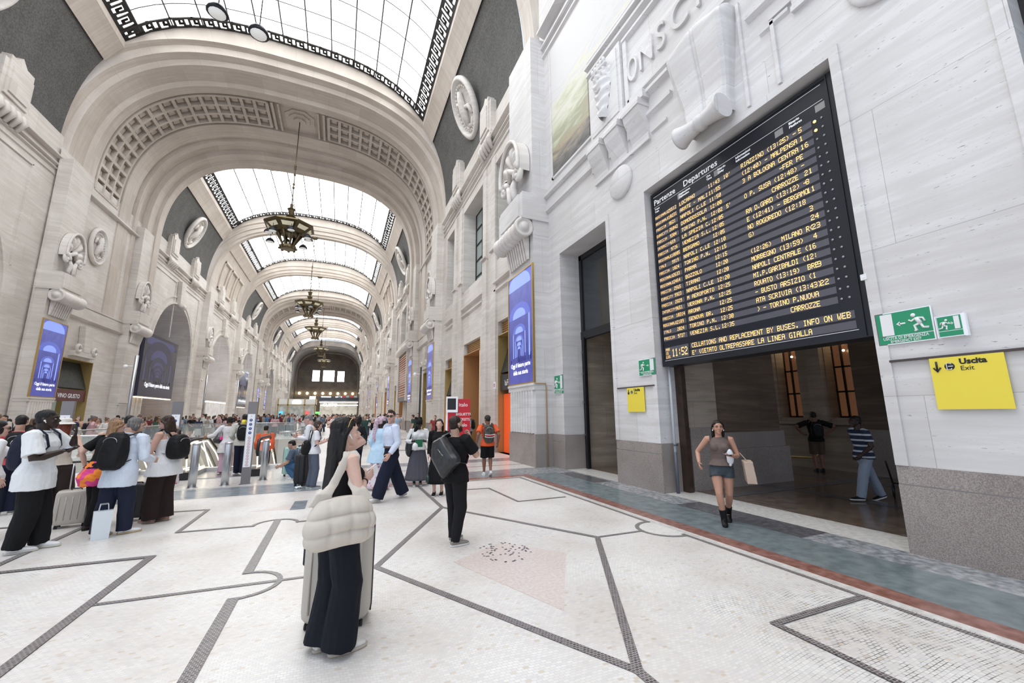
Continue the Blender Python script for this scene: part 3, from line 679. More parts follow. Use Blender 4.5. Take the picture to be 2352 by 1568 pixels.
def tiles(name, c1, c2, grout, bw=.03, rough=.35):
    m = bpy.data.materials.new(name); nt, b = nodes(m); L = nt.links.new
    g = N(nt, 'NewGeometry'); br = N(nt, 'TexBrick'); br.inputs['Scale'].default_value = 1; br.inputs['Brick Width'].default_value = bw; br.inputs['Row Height'].default_value = bw*.75; br.inputs['Mortar Size'].default_value = .0022
    br.inputs['Color1'].default_value = (*c1, 1); br.inputs['Color2'].default_value = (*c2, 1); br.inputs['Mortar'].default_value = (*grout, 1); L(g.outputs['Position'], br.inputs['Vector']); L(br.outputs['Color'], b.inputs['Base Color']); b.inputs['Roughness'].default_value = rough
    return m
LINE = tiles('dark_mosaic_line', (.07,.055,.06), (.17,.145,.15), (.42,.40,.38))
FBROWN = granite('red_marble', (.20,.085,.065), (.33,.17,.145), .25, scale=9)
FGREEN = granite('green_marble', (.14,.175,.185), (.225,.27,.285), .22, scale=6)
FGREY = granite('grey_veined_marble', (.17,.185,.20), (.45,.46,.48), .22, scale=11)
FDARK = granite('dark_marble', (.085,.085,.095), (.15,.15,.165), .25, scale=10)
FWHITE = granite('white_slab', (.60,.575,.55), (.78,.76,.73), .22, scale=14)
FBLUE = granite('blue_grey_marble', (.22,.25,.28), (.33,.36,.39), .2, scale=5)
FPINK = granite('pink_patch', (.62,.52,.48), (.74,.66,.62), .3, scale=30)
mb = MB()
fm = [FLM, LINE, FBROWN, FGREEN, FGREY, FDARK, FWHITE, FBLUE, FPINK, S_DARKWALL]
PIT = (-9.2, -1.36, 15.65, 33.2)
FZ = [0]
def fr_(x0, x1, y0, y1, mi, z=0.0):
    if z: FZ[0] += .00006; z += FZ[0]
    mb.add([(x0, y0, z), (x1, y0, z), (x1, y1, z), (x0, y1, z)], [(0, 1, 2, 3)], mi)
fr_(-19, 22, -20, 15.65, 0); fr_(-19, PIT[0], 15.65, PIT[3], 0); fr_(PIT[1], 22, 15.65, PIT[3], 0); fr_(-19, 22, PIT[3], 176, 0)
z1, z2 = .0012, .0032
fr_(4.66, 4.76, -6, 10.5, 6, z1); fr_(4.76, 5.02, -6, 10.5, 2, z1); fr_(5.02, 5.93, -6, 12.0, 3, z1); fr_(5.93, 6.5, -6, 12.0, 4, z1)
fr_(5.93, 6.5, 3.9, 6.15, 5, z2); fr_(5.93, 6.4, 8.8, 10.6, 5, z2)
for a, c in ((2.98, 7.04), (8.6, 11.14)): fr_(6.5, 7.25, a, c, 6, z1)
fr_(4.2, 4.76, 10.42, 10.5, 6, z2); fr_(0.2, 5.02, 10.5, 10.78, 2, z1); fr_(-.3, 5.93, 10.78, 11.95, 4, z1); fr_(-.3, 5.02, 10.85, 11.85, 7, z2)
fr_(.2, 6.6, 12.0, 12.95, 6, z1); fr_(.2, 6.6, 12.95, 13.05, 2, z1); fr_(.2, 6.6, 13.05, 14.1, 6, z1); fr_(.2, 6.6, 14.1, 15.0, 4, z1)
fr_(-15, -.3, 10.66, 11.95, 7, z1); fr_(-11, -1.0, 12.05, 15.6, 6, .0012)
fr_(1.6, 4.6, 20, 20.5, 4, z1); fr_(-1.2, 4.6, 28.5, 29.3, 4, z1); fr_(-1.2, 6, 38, 38.6, 4, z1)
ZL = [z2+.0003]
def poly(P, w=.075, z=0, mi=1):
    for a, c in zip(P, P[1:]):
        d = Vector((c[0]-a[0], c[1]-a[1])); 
        if d.length < 1e-5: continue
        ZL[0] += .00008; z = ZL[0]
        d.normalize(); n = Vector((-d.y, d.x))*w/2; e = d*w*.35
        mb.add([(a[0]-n.x-e.x, a[1]-n.y-e.y, z), (c[0]-n.x+e.x, c[1]-n.y+e.y, z), (c[0]+n.x+e.x, c[1]+n.y+e.y, z), (a[0]+n.x-e.x, a[1]+n.y-e.y, z)], [(0, 1, 2, 3)], mi)
def arc(cx, cy, r, a0, a1, n=14): return [(cx+r*cos(radians(a0+(a1-a0)*i/n)), cy+r*sin(radians(a0+(a1-a0)*i/n))) for i in range(n+1)]
poly([(4.6, -5), (4.6, 4.68)]+arc(4.58, 5.02, .4, 270, 90)+[(4.6, 5.40), (4.6, 10.38), (.3, 10.38)], .06)
L1, T1, R1, B1 = (.5, 5.15), (1.87, 7.76), (3.41, 5.06), (1.95, 2.48)
poly([L1, T1, R1, B1, L1]); poly([T1, (1.87, 10.35)]); poly([R1, (4.18, 5.05)], .05); poly([B1, (1.97, -1)])
poly([L1, (-.45, 5.17)], .05); poly([(-.45, 5.17), (-2.0, 5.23)], .06)
poly([(-.8, 0), (-.8, 4.84)], .1); poly(arc(-.8, 5.19, .35, -90, 90), .05); poly([(-.8, 5.55), (-.8, 7.96)], .1); poly(arc(-.8, 7.70, .31, 180, 0), .05)
poly([(-1.1, 7.72), (-2.07, 7.78), (-2.07, 9.35), (-2.75, 9.42)], .06); poly([(-.45, 7.72), (.6, 7.72)], .05)
poly([(-1.99, -1), (-1.99, 6.62), (-3.4, 6.67)], .09); poly([(-3.52, 5), (-3.52, 9.2), (-4.8, 9.2)], .08)
poly([(4.58, 2.52), (3.37, 2.52), (3.37, -1)], .065); poly([(4.39, 7.62), (3.34, 7.62), (3.30, 9.2), (2.7, 9.25)], .05)
poly([(-5.2, 2), (-5.2, 9), (-6.8, 9)], .08); poly([(-9, 6), (-6.2, 6), (-6.2, 2)], .08)
rnd = random.Random(5)
for i in range(70):      # small dark medallion of tesserae
    a, q = rnd.uniform(0, 2*pi), .33*math.sqrt(rnd.random()); x, y = 2.02+q*cos(a), 5.04+q*sin(a)*1.1; t = .012
    mb.add([(x-t, y-t, z2), (x+t, y-t, z2), (x+t, y+t, z2), (x-t, y+t, z2)], [(0, 1, 2, 3)], 5)
mb.add([(1.34, 4.95, z1), (1.92, 3.4, z1), (2.7, 4.7, z1), (2.1, 5.4, z1)], [(0, 1, 2, 3)], 8)
mb.add([(-1.35, 8.85, z1), (-.55, 8.75, z1), (-.5, 9.35, z1), (-.9, 9.1, z1)], [(0, 1, 2, 3)], 8); mb.add([(-.7, 8.7, z2), (-.45, 8.7, z2), (-.45, 9.5, z2), (-.68, 9.5, z2)], [(0, 1, 2, 3)], 7)
struct(mb.build('floor', fm, normals=False))
# ================================================================ ESCALATOR WELL
mb = MB(); x0, x1, y0, y1 = PIT
for a, c in (((x0-.3, y0-.02, -6), (x0, y1, -.01)), ((x1, y0-.02, -6), (x1+.3, y1, -.01)), ((x0, y1, -6), (x1, y1+.3, -.01)), ((x0-.3, y0-.3, -6), (x1+.3, y0, -.01))): mb.box(a, c)
mb.box((x0, y0, -6.2), (x1, y1, -6)); struct(mb.build('trim_70', [S_ARCHP], normals=False))
mb = MB(); mb.box((x0-.25, y0-.22, 0), (x1+.25, y0, .12)); mb.box((x1, y0, 0), (x1+.25, y1, .12)); mb.box((x0-.25, y0, 0), (x0, y1, .12)); struct(mb.build('trim_71', [WHITE]))
GLZ = bpy.data.materials.new('clear_glass'); nt, b = nodes(GLZ); b.inputs['Base Color'].default_value = (.86, .95, .92, 1); b.inputs['Alpha'].default_value = .16; b.inputs['Roughness'].default_value = .03; b.inputs['Specular IOR Level'].default_value = .8
LED = mat('lit_strip', (1, .93, .78), .4, emit=4.5, ecol=(1, .88, .68))
def glass_run(P, label, h=1.12, rail=True):
    r = empty('glass_barrier', (P[0][0], P[0][1], 0), label, 'railing', 'glass barriers round the escalator well')
    ox, oy = P[0]
    mb = MB(); mb2 = MB(); mb3 = MB()
    for a, c in zip(P, P[1:]):
        L_ = math.hypot(c[0]-a[0], c[1]-a[1]); n = max(1, round(L_/1.9))
        for i in range(n):
            p = (a[0]+(c[0]-a[0])*(i+.01)/n-ox, a[1]+(c[1]-a[1])*(i+.01)/n-oy); q = (a[0]+(c[0]-a[0])*(i+.99)/n-ox, a[1]+(c[1]-a[1])*(i+.99)/n-oy)
            d = Vector((q[0]-p[0], q[1]-p[1])).normalized(); nx, ny = -d.y*.008, d.x*.008
            m_ = MB(); m_.add([(p[0]-nx, p[1]-ny, .12), (q[0]-nx, q[1]-ny, .12), (q[0]+nx, q[1]+ny, .12), (p[0]+nx, p[1]+ny, .12), (p[0]-nx, p[1]-ny, h), (q[0]-nx, q[1]-ny, h), (q[0]+nx, q[1]+ny, h), (p[0]+nx, p[1]+ny, h)], [(0,3,2,1),(4,5,6,7),(0,1,5,4),(1,2,6,5),(2,3,7,6),(3,0,4,7)])
            m_.build('glass_panel', [GLZ], r)
        mb2.tube([(a[0]-ox, a[1]-oy, h+.02), (c[0]-ox, c[1]-oy, h+.02)], .028, 8)
    mb2.build('handrail', [STEEL], r)
glass_run([(x1+.1, y0-.1), (x1+.1, y1)], 'long glass barrier with steel rail along the right edge of the well')
glass_run([(-2.0+.25, y0-.1), (x1+.1, y0-.1)], 'short glass barrier right beside the escalator entrance')
glass_run([(x0-.1, y0-.1), (-5.45, y0-.1)], 'glass barrier at the near left edge of the well behind the crowd')
glass_run([(x0-.1, y0), (x0-.1, y1), (x1, y1)], 'glass barrier round the far side of the well')
def balustrade(x, label, r):
    mb = MB(); mbl = MB(); mbr = MB(); gl = MB()
    pts = [(13.95, .55), (13.82, .75), (13.95, .98), (14.4, 1.02), (15.8, 1.0), (17.0, .55), (24.5, -3.8)]
    mbr.tube([(x, y, z) for y, z in pts], .045, 8)
    low = [(13.95, .12), (15.8, .12), (17, -.35), (24.5, -4.7)]
    up = [(13.95, .95), (15.8, .93), (17, .48), (24.5, -3.88)]
    gl.prism([(x-.006, y, z) for y, z in low]+[(x-.006, y, z) for y, z in up[::-1]], (.012, 0, 0)); gl.build('glass_panel', [GLZ], r)
    mbl.tube([(x-.02, 15.85, .9), (x-.02, 14.1, .92), (x-.02, 13.98, .75), (x-.02, 14.15, .2), (x-.02, 15.75, .15), (x-.02, 17.0, -.32), (x-.02, 24.5, -4.65)], .016, 6); mbl.tube([(x-.02, 15.85, .9), (x-.02, 17, .44), (x-.02, 24.5, -3.9)], .016, 6); mbl.tube([(x-.02, 15.4, .9), (x-.02, 16.6, -.12)], .016, 6)
    mbl.build('light_strip', [LED], r); mbr.build('handrail', [BLACK], r)
    mb.box((x-.13, 13.75, 0), (x+.13, 15.7, .13)); mb.build('skirt', [STEEL], r)
    m = MB(); m.box((x-.15, 13.7, 0.001), (x+.15, 14.2, .2)); m.build('newel', [BLACK], r)
r = empty('escalator', (0, 0, 0), 'escalator going down into the well, with lit glass sides', 'escalator')
for x in (-3.72, -2.05): balustrade(x, '', r)
for k in range(1, 26):
    y = 15.3+k*.40; z = -.02-max(0, (k-1))*.22
    if k > 22: break
    m = MB(); m.box((-3.58, y, z-.25), (-2.19, y+.40, z)); m.build('step', [DKMETAL], r)
m = MB(); m.box((-3.58, 13.8, .001), (-2.19, 15.7, .02)); m.build('landing_plate', [STEEL], r)
r = empty('escalator', (0, 0, 0), 'escalator further left, its lit side showing behind the people in the queue', 'escalator')
for x in (-5.3, -3.98): balustrade(x, '', r)
m = MB(); m.box((-5.2, 13.8, .001), (-4.1, 15.7, .02)); m.build('landing_plate', [STEEL], r)
# the well's far wall: shop window of the lower level
mb = MB(); mb.box((-1.37, 16.5, -5.5), (-1.42, 32, -.8)); mb.build('trim_72', [mat('lower_panelling', (.45,.36,.20), .3, noise=.4, nscale=1.4)])['kind'] = 'structure'
# bollards and wayfinding totems
b0 = None
BL = mat('bollard_steel', (.52,.53,.55), .32, .95)
for i, (x, y) in enumerate(((-3.10, 12.27), (-2.45, 12.3), (-1.72, 12.85), (-3.75, 12.27), (-4.9, 12.3), (-6.1, 12.3))):
    if b0 is None:
        r = empty('bollard', (x, y, 0)); m = MB(); m.lathe([(.085, .0), (.085, .98), (.08, .985), (.08, 1.0)], 24); m.build('post', [BL], r)
        m = MB(); m.lathe([(.078, .995), (.088, 1.0), (.088, 1.02), (.07, 1.035), (.0001, 1.04)], 24); m.build('cap', [STEEL], r); m = MB(); m.lathe([(.11, .001), (.11, .008), (.085, .012)], 24); m.build('base_ring', [STEEL], r); b0 = r
    else:
        r = b0.copy(); COL.objects.link(r); r.location = (x, y, 0)
        for ch in b0.children: c = ch.copy(); COL.objects.link(c); c.parent = r
    tag(r, ('steel bollard left of the centre, directly right of the woman with black backpack', 'steel bollard between the other two, left of the tall sign totem', 'steel bollard right of the tall sign totem near the glass', 'steel bollard half hidden behind the woman in dark brown trousers', 'steel bollard hidden in the queue at the left', 'leftmost steel bollard behind the people queueing')[i], 'bollard', 'steel bollards before the escalators')
SGN = mat('sign_white', (.80,.82,.86), .4, emit=.12); SBL = mat('sign_blue', (.03,.07,.30), .4); SRED = mat('sign_red', (.62,.12,.14), .4); YEL = mat('sign_yellow', (.86,.70,.07), .5); 
TOT = mat('totem_steel', (.24,.22,.22), .35, .7)
def totem(x, y, lab, H=2.02, W=.20):
    r = empty('sign_totem', (x, y, 0), lab, 'sign', 'steel pictogram totems before the escalators', rz=radians(8))
    m = MB(); m.box((-W/2, -.06, 0), (W/2, .06, H)); m.box((-W/2-.005, -.065, H), (W/2+.005, .065, H+.012)); m.build('post', [TOT], r)
    m = MB(); m.box((-W/2+.012, -.069, .42), (W/2-.03, -.0605, 1.72)); m.build('sign_panel', [SGN], r)
    m = MB()
    for k in range(4):
        Mx = Matrix.Translation((-.01, -.0692, 1.57-.105*k)) @ Matrix.Rotation(pi/2, 4, 'X'); m.lathe([(.034, -.0005), (.034, .0015)], 18, mtx=Mx)
    m.build('blue_pictogram', [SBL], r, normals=False)['kind'] = 'stuff'
    m = MB()
    for k in range(4):
        z = 1.57-.105*k; m.box((-.022, -.0712, z-.004), (.004, -.0707, z+.005)); m.tube([(-.02+.01*(k % 2), -.0712, z-.014), (.002, -.0712, z+.012)], .0035, 4)
    m.build('white_arrow', [WHITE], r)
    m = MB()
    for k in range(10):
        z = 1.13-.073*k; m.tube([(-.01+.027*cos(a*pi/8), -.0705, z+.027*sin(a*pi/8)) for a in range(17)], .0035, 4, cap=False); m.tube([(-.027, -.0705, z+.018), (.008, -.0705, z-.018)], .003, 4)
    m.build('prohibition_pictogram', [SRED], r)['kind'] = 'stuff'
    m = MB(); m.box((-.016, -.0705, 1.66), (.002, -.0692, 1.675)); m.build('red_mark', [SRED], r)
    m = MB(); m.lathe([(.05, 0), (.055, .05), (.04, .1)], 14, mtx=Matrix.Translation((-W/2-.06, .02, 1.48))); m.box((-W/2-.03, 0, 1.50), (-W/2, .04, 1.56)); m.build('button', [YEL], r)
    m = MB(); m.box((-W/2-.03, -.09, 0.001), (W/2+.03, .09, .012)); m.build('base_plate', [STEEL], r)
totem(-2.02, 12.29, 'tall steel totem with a column of red circular pictograms, right of the others')
totem(-3.62, 12.45, 'steel totem with blue pictograms behind the woman in a white top')
totem(-5.62, 12.45, 'leftmost steel totem with blue pictograms above the queue')
for i, (x, y, h) in enumerate(((-8.6, 23.5, 4.4), (-11.5, 46, 5.4), (-11.7, 60, 6.0), (3.6, 12.9+7, 6.0))):
    r = empty('camera_mast', (x, y, 0), ('slim pale mast with a camera rising at the far left', 'slim grey mast left of the hall before the arched recess', 'thin grey pole in the far crowd on the left', 'dark grey pole by the red ticket machine')[i], 'pole')
    m = MB(); m.tube([(0, 0, 0), (0, 0, h if i < 3 else 3.95)], .045 if i == 3 else .07, 10); m.build('pole', [BL if i != 3 else DKMETAL], r)
    m = MB(); hz = h-.5 if i < 3 else 3.6; m.tube([(0, 0, hz), (-.25, -.1, hz)], .02, 6); m.ball((-.3, -.12, hz-.03), (.09, .09, .09), 8); m.build('camera', [WHITE], r)
# ================================================================ WALLS OF THE LONG HALL
GOLD = mat('bronze_lining', (.50,.36,.15), .4, .5); RUST = mat('copper_lining', (.55,.28,.12), .45, .4); CANOPY = mat('awning_black', (.03,.033,.03), .6, noise=.4, nscale=6); ORNG = mat('orange_panel', (.80,.10,.02), .4, emit=.35)
SHOPW = mat('shop_light', (1,.92,.75), .4, emit=2.2, ecol=(1,.85,.6)); SHOPD = mat('shop_interior', (.20,.15,.11), .6, noise=.5, nscale=1.5)
WINB = mat('window_pane_grey', (.22,.26,.26), .12, spec=.8, emit=.12, ecol=(.5,.6,.6)); WINK = mat('window_pane_sky', (.10,.18,.35), .2, emit=.55, ecol=(.20,.32,.55))
def ornament(mb, X, side, yc, w=1.7, mi=0):
    """panelled parapet block with fluted foot"""
    def bx(a, c, z0, z1, d): mb.box((X+side*.05, a, z0), (X-side*d, c, z1), mi)
    bx(yc-w/2, yc+w/2, 15.9, 17.9, .28); bx(yc-w/2+.2, yc+w/2-.2, 16.2, 18.15, .36); bx(yc-w/2+.35, yc+w/2-.35, 16.4, 17.7, .42)
    mb.prism([(X-side*.30, yc-w*.35, 17.9), (X-side*.30, yc+w*.35, 17.9), (X-side*.30, yc, 18.55)], (side*.25, 0, 0), mi)
    for k in range(5): mb.tube([(X-side*.22, yc-w*.4+w*.8*k/4, 15.95), (X-side*.34, yc-w*.4+w*.8*k/4, 15.6), (X-side*.12, yc-w*.4+w*.8*k/4, 15.15)], [.14, .16, .08], 7, mi)
def cornice(mb, X, side, y0, y1):
    for z, h, d in ((15.75, .14, .24), (15.35, .10, .14), (15.1, .08, .10), (14.75, .06, .06)): mould(mb, X, side, y0, y1, z, h, d)
def window_unit(X, side, y0, y1, z0, z1, label, n=(2, 5), deep=.8, pane=None, group='tall windows of the right wall'):
    r = empty('window_unit', (X, (y0+y1)/2, z0), label, 'window', group); r['kind'] = 'structure'; r.name = 'window_%d' % WN[0]; WN[0] += 1
    w, h = y1-y0, z1-z0; s = side
    m = MB(); m.box((s*deep, -w/2, 0), (s*(deep+.03), w/2, h)); m.build('pane', [pane or WINB], r)
    m = MB()
    for k in range(n[0]+1): y = -w/2+w*k/n[0]; m.box((s*(deep-.06), y-.04, 0), (s*deep, y+.04, h))
    for k in range(n[1]+1): z = h*k/n[1]; m.box((s*(deep-.05), -w/2, z-.035), (s*deep, w/2, z+.035))
    m.build('muntins', [IRON], r)
WN = [1]
def shopfront(X, side, y0, y1, z1, label, sign=None, canopy=True, lining=None, back=None, lit=0, panel=None, grille=True, far=False):
    """bronze-lined shop doorway in the stone wall"""
    r = empty('shopfront', (X, (y0+y1)/2, 0), label, 'shop', 'shopfronts in the hall walls'); w = y1-y0; s = side; D = 1.6
    m = MB(); m.box((0, -w/2, 0.002), (s*D, -w/2+.05, z1)); m.box((0, w/2-.05, 0.002), (s*D, w/2, z1)); m.box((0, -w/2, z1-.05), (s*D, w/2, z1)); m.build('lining', [lining or GOLD], r)
    m = MB(); m.box((s*D*.9, -w/2+.05, 0.002), (s*D, w/2-.05, z1-.05)); m.build('interior', [back or SHOPD], r)
    if canopy:
        m = MB(); zc = z1-1.75; m.prism([(s*.75, -w/2+.06, z1-.1), (s*.75, -w/2+.06, zc), (s*.12, -w/2+.06, zc), (s*.62, -w/2+.06, z1-.1)], (0, w-.12, 0)); m.build('awning', [CANOPY], r)
    if sign:
        m = MB(); m.box((s*.1, -w/2+.06, z1-2.55), (s*.22, w/2-.06, z1-1.85)); sp_ = m.build('sign_board', [mat('sign_black', (.03,.03,.035), .35) if sign != 'VINO GIUSTO' else mat('sign_maroon', (.12,.035,.035), .4)], r)
        me = text_mesh(sign, .42 if len(sign) < 10 else .36, bold=.004); link('lettering', me, [WHITE if s > 0 else SGN], sp_, loc=(s*.095, 0, z1-2.35), rot=(pi/2, 0, -pi/2 if s > 0 else pi/2))
    if lit:
        m = MB(); m.box((s*.03, -w/2+.06, 0.01), (s*.12, -w/2+.16, z1-.1)); m.build('light_strip', [SHOPW], r)
    if panel:
        m = MB(); m.box((s*.25, -w/2+.5, 0.01), (s*.33, w/2-.1, z1-2.7)); pp = m.build('display_panel', [panel], r)
        me = text_mesh('laFeltrinelli', .5, bold=.004); link('lettering', me, [WHITE], pp, loc=(s*.245, -.1, .4), rot=(0, -pi/2, pi) if s > 0 else (0, pi/2, 0))
    if grille:
        m = MB(); m.box((s*.25, -w/2-.02, z1+.02), (s*.3, w/2+.02, z1+.62)); g_ = m.build('vent_grille', [RUST], r)
        if not far:
            m = MB()
            for k in range(6): m.box((s*.2, -w/2+.0, z1+.08+.1*k), (s*.25, w/2, z1+.11+.1*k))
            m.build('louvres', [BRASS], g_)
    return r
# ------------------------------------------------------------ right wall, bay by bay
def right_bay(y0, y1, i, first):
    X = XR; s = 1; L = y1-y0; yc = (y0+y1)/2
    f = L/14.5
    W = [(yc-6.0*f, yc-3.9*f), (yc-2.0*f, yc+1.75*f), (yc+4.0*f, yc+6.0*f)]
    S = [(yc-6.9*f, yc-4.1*f, 5.25), (yc-1.5*f, yc+1.55*f, 5.05), (yc+4.15*f, yc+6.1*f, 4.65)]
    holes = [(rect(a, c, 8.95, 14.1), 1.0) for a, c in W]+[(rect(a, c, 0, z+.62), 1.6) for a, c, z in S]
    struct(wall('wall_right', X, s, rect(y0, y1, 0, 17.2), holes, [S_BAY]))
    mb = MB()
    cornice(mb, X, s, y0, y1)
    for q in (-3.0, 3.0): ornament(mb, X, s, yc+q*f*.98)
    for a in (-3.7, -2.35, 2.25, 3.6):
        block(mb, X, s, yc+a*f-.32, yc+a*f+.32, 1.0, 9.6, .10); block(mb, X, s, yc+a*f-.25, yc+a*f+.25, 9.6, 14.6, .10); mould(mb, X, s, yc+a*f-.36, yc+a*f+.36, 9.5, .12, .2)
    for a, c in W:
        block(mb, X, s, a-.14, a, 8.95, 14.24, .05); block(mb, X, s, c, c+.14, 8.95, 14.24, .05); block(mb, X, s, a, c, 14.1, 14.24, .05); mould(mb, X, s, a-.1, c+.1, 7.35, .14, .1); mould(mb, X, s, a-.1, c+.1, 7.75, .14, .16)
    mb.box((X+.02, y0, 0), (X-.03, S[0][0], 1.0), 1); 
    for a, c in ((S[0][1], S[1][0]), (S[1][1], S[2][0]), (S[2][1], y1)): mb.box((X+.02, a, 0), (X-.12, c, 1.0), 1)
    trim(mb, [S_BAY, S_GRAN])
    nm = ('nearest bay', 'second bay', 'third bay', 'fourth bay', 'fifth bay', 'sixth bay', 'seventh bay')[i]
    for k, (a, c) in enumerate(W): window_unit(X, s, a, c, 8.95, 14.1, 'tall grey window, %s of three, above the shops of the %s on the right' % (('nearest', 'middle', 'farthest')[k], nm), n=(3 if k == 1 else 2, 5))
    for k, (a, c, z) in enumerate(S):
        far = i > 1
        shopfront(X, s, a, c, z, ('shop doorway with black awning and sign, %s of the %s on the right', 'tall copper-lined lit doorway in the %s%s on the right', 'narrow shop doorway with awning, %s of the %s on the right')[k] % ((('near end', nm), ('middle of the ', nm), ('far end', nm))[k]),
                  sign='laFeltrinelli' if (i == 0 and k != 1) else None, canopy=k != 1, lining=(GOLD, RUST, GOLD)[k], lit=k != 0, panel=ORNG if (i == 0 and k != 1) else None, back=SHOPD, far=far)
for i, (y0, y1, kd) in enumerate(BAYS): right_bay(y0, y1, i, i == 0)
# right wall between the paired piers of the coffered arches
for j, (y0, y1) in enumerate(((28.5, 40.6), (91, 102))):
    for X, s in ((XR, 1), (XL+.1, -1)):
        a, c = ((31.9, 35.3) if j == 0 else (94.5, 98)); a2 = a if s > 0 else a-.2
        struct(wall('wall_right' if s > 0 else 'wall_left', X, s, rect(y0, y1, 0, 16.5), [(rect(a2, c, 0, 5.15), 1.6)], [S_BAY]))
        mb = MB()
        for z, h, d in ((7.55, .22, .20), (8.35, .16, .12), (15.1, .16, .25)): mould(mb, X, s, y0+2.3, y1-2.3, z, h, d)
        block(mb, X, s, y0+2.3, y1-2.3, 7.77, 8.35, .1); block(mb, X, s, (a+c)/2-1.2, (a+c)/2+1.2, 5.3, 5.6, .3)
        mb.prism([(X-s*.02, (a+c)/2-.3, 5.6), (X-s*.02, (a+c)/2+.3, 5.6), (X-s*.02, (a+c)/2+.55, 7.2), (X-s*.02, (a+c)/2-.55, 7.2)], (-s*.3, 0, 0))
        for q in (-.9, .9): mb.tube([(X-s*.3, (a+c)/2+q+.2*cos(t), 5.75+.2*sin(t)) for t in [k*.5 for k in range(13)]], .1, 6)
        trim(mb, [S_BAY])
        sd = 'right' if s > 0 else 'left'
        shopfront(X, s, a2, c, 5.15, ('bronze-framed wine shop with a dark awning under the first coffered arch on the %s', 'bronze-framed shop under the second coffered arch on the %s')[j] % sd, sign='VINO GIUSTO' if (s < 0 and j == 0) else None, canopy=True, grille=False, back=mat('pale_shopfront', (.30,.34,.30), .5, emit=.25, ecol=(.6,.7,.62)) if s < 0 and j == 0 else SHOPD)
        for q in (33.3,) if j == 0 else (96.5,):
            o = bpy.data.objects.new('relief_medallion', MEDAL); COL.objects.link(o); Mx = Matrix((Vector((0, 1, 0)), Vector((0, 0, 1))*1.25, Vector((-s, 0, 0)))).transposed().to_4x4(); Mx.translation = (X-s*.03, q, 12.5); o.matrix_world = Mx
            tag(o, 'oval stone relief on the wall under the %s coffered arch, %s side' % (('first', 'second')[j], sd), 'wall ornament', 'oval reliefs beside the piers')
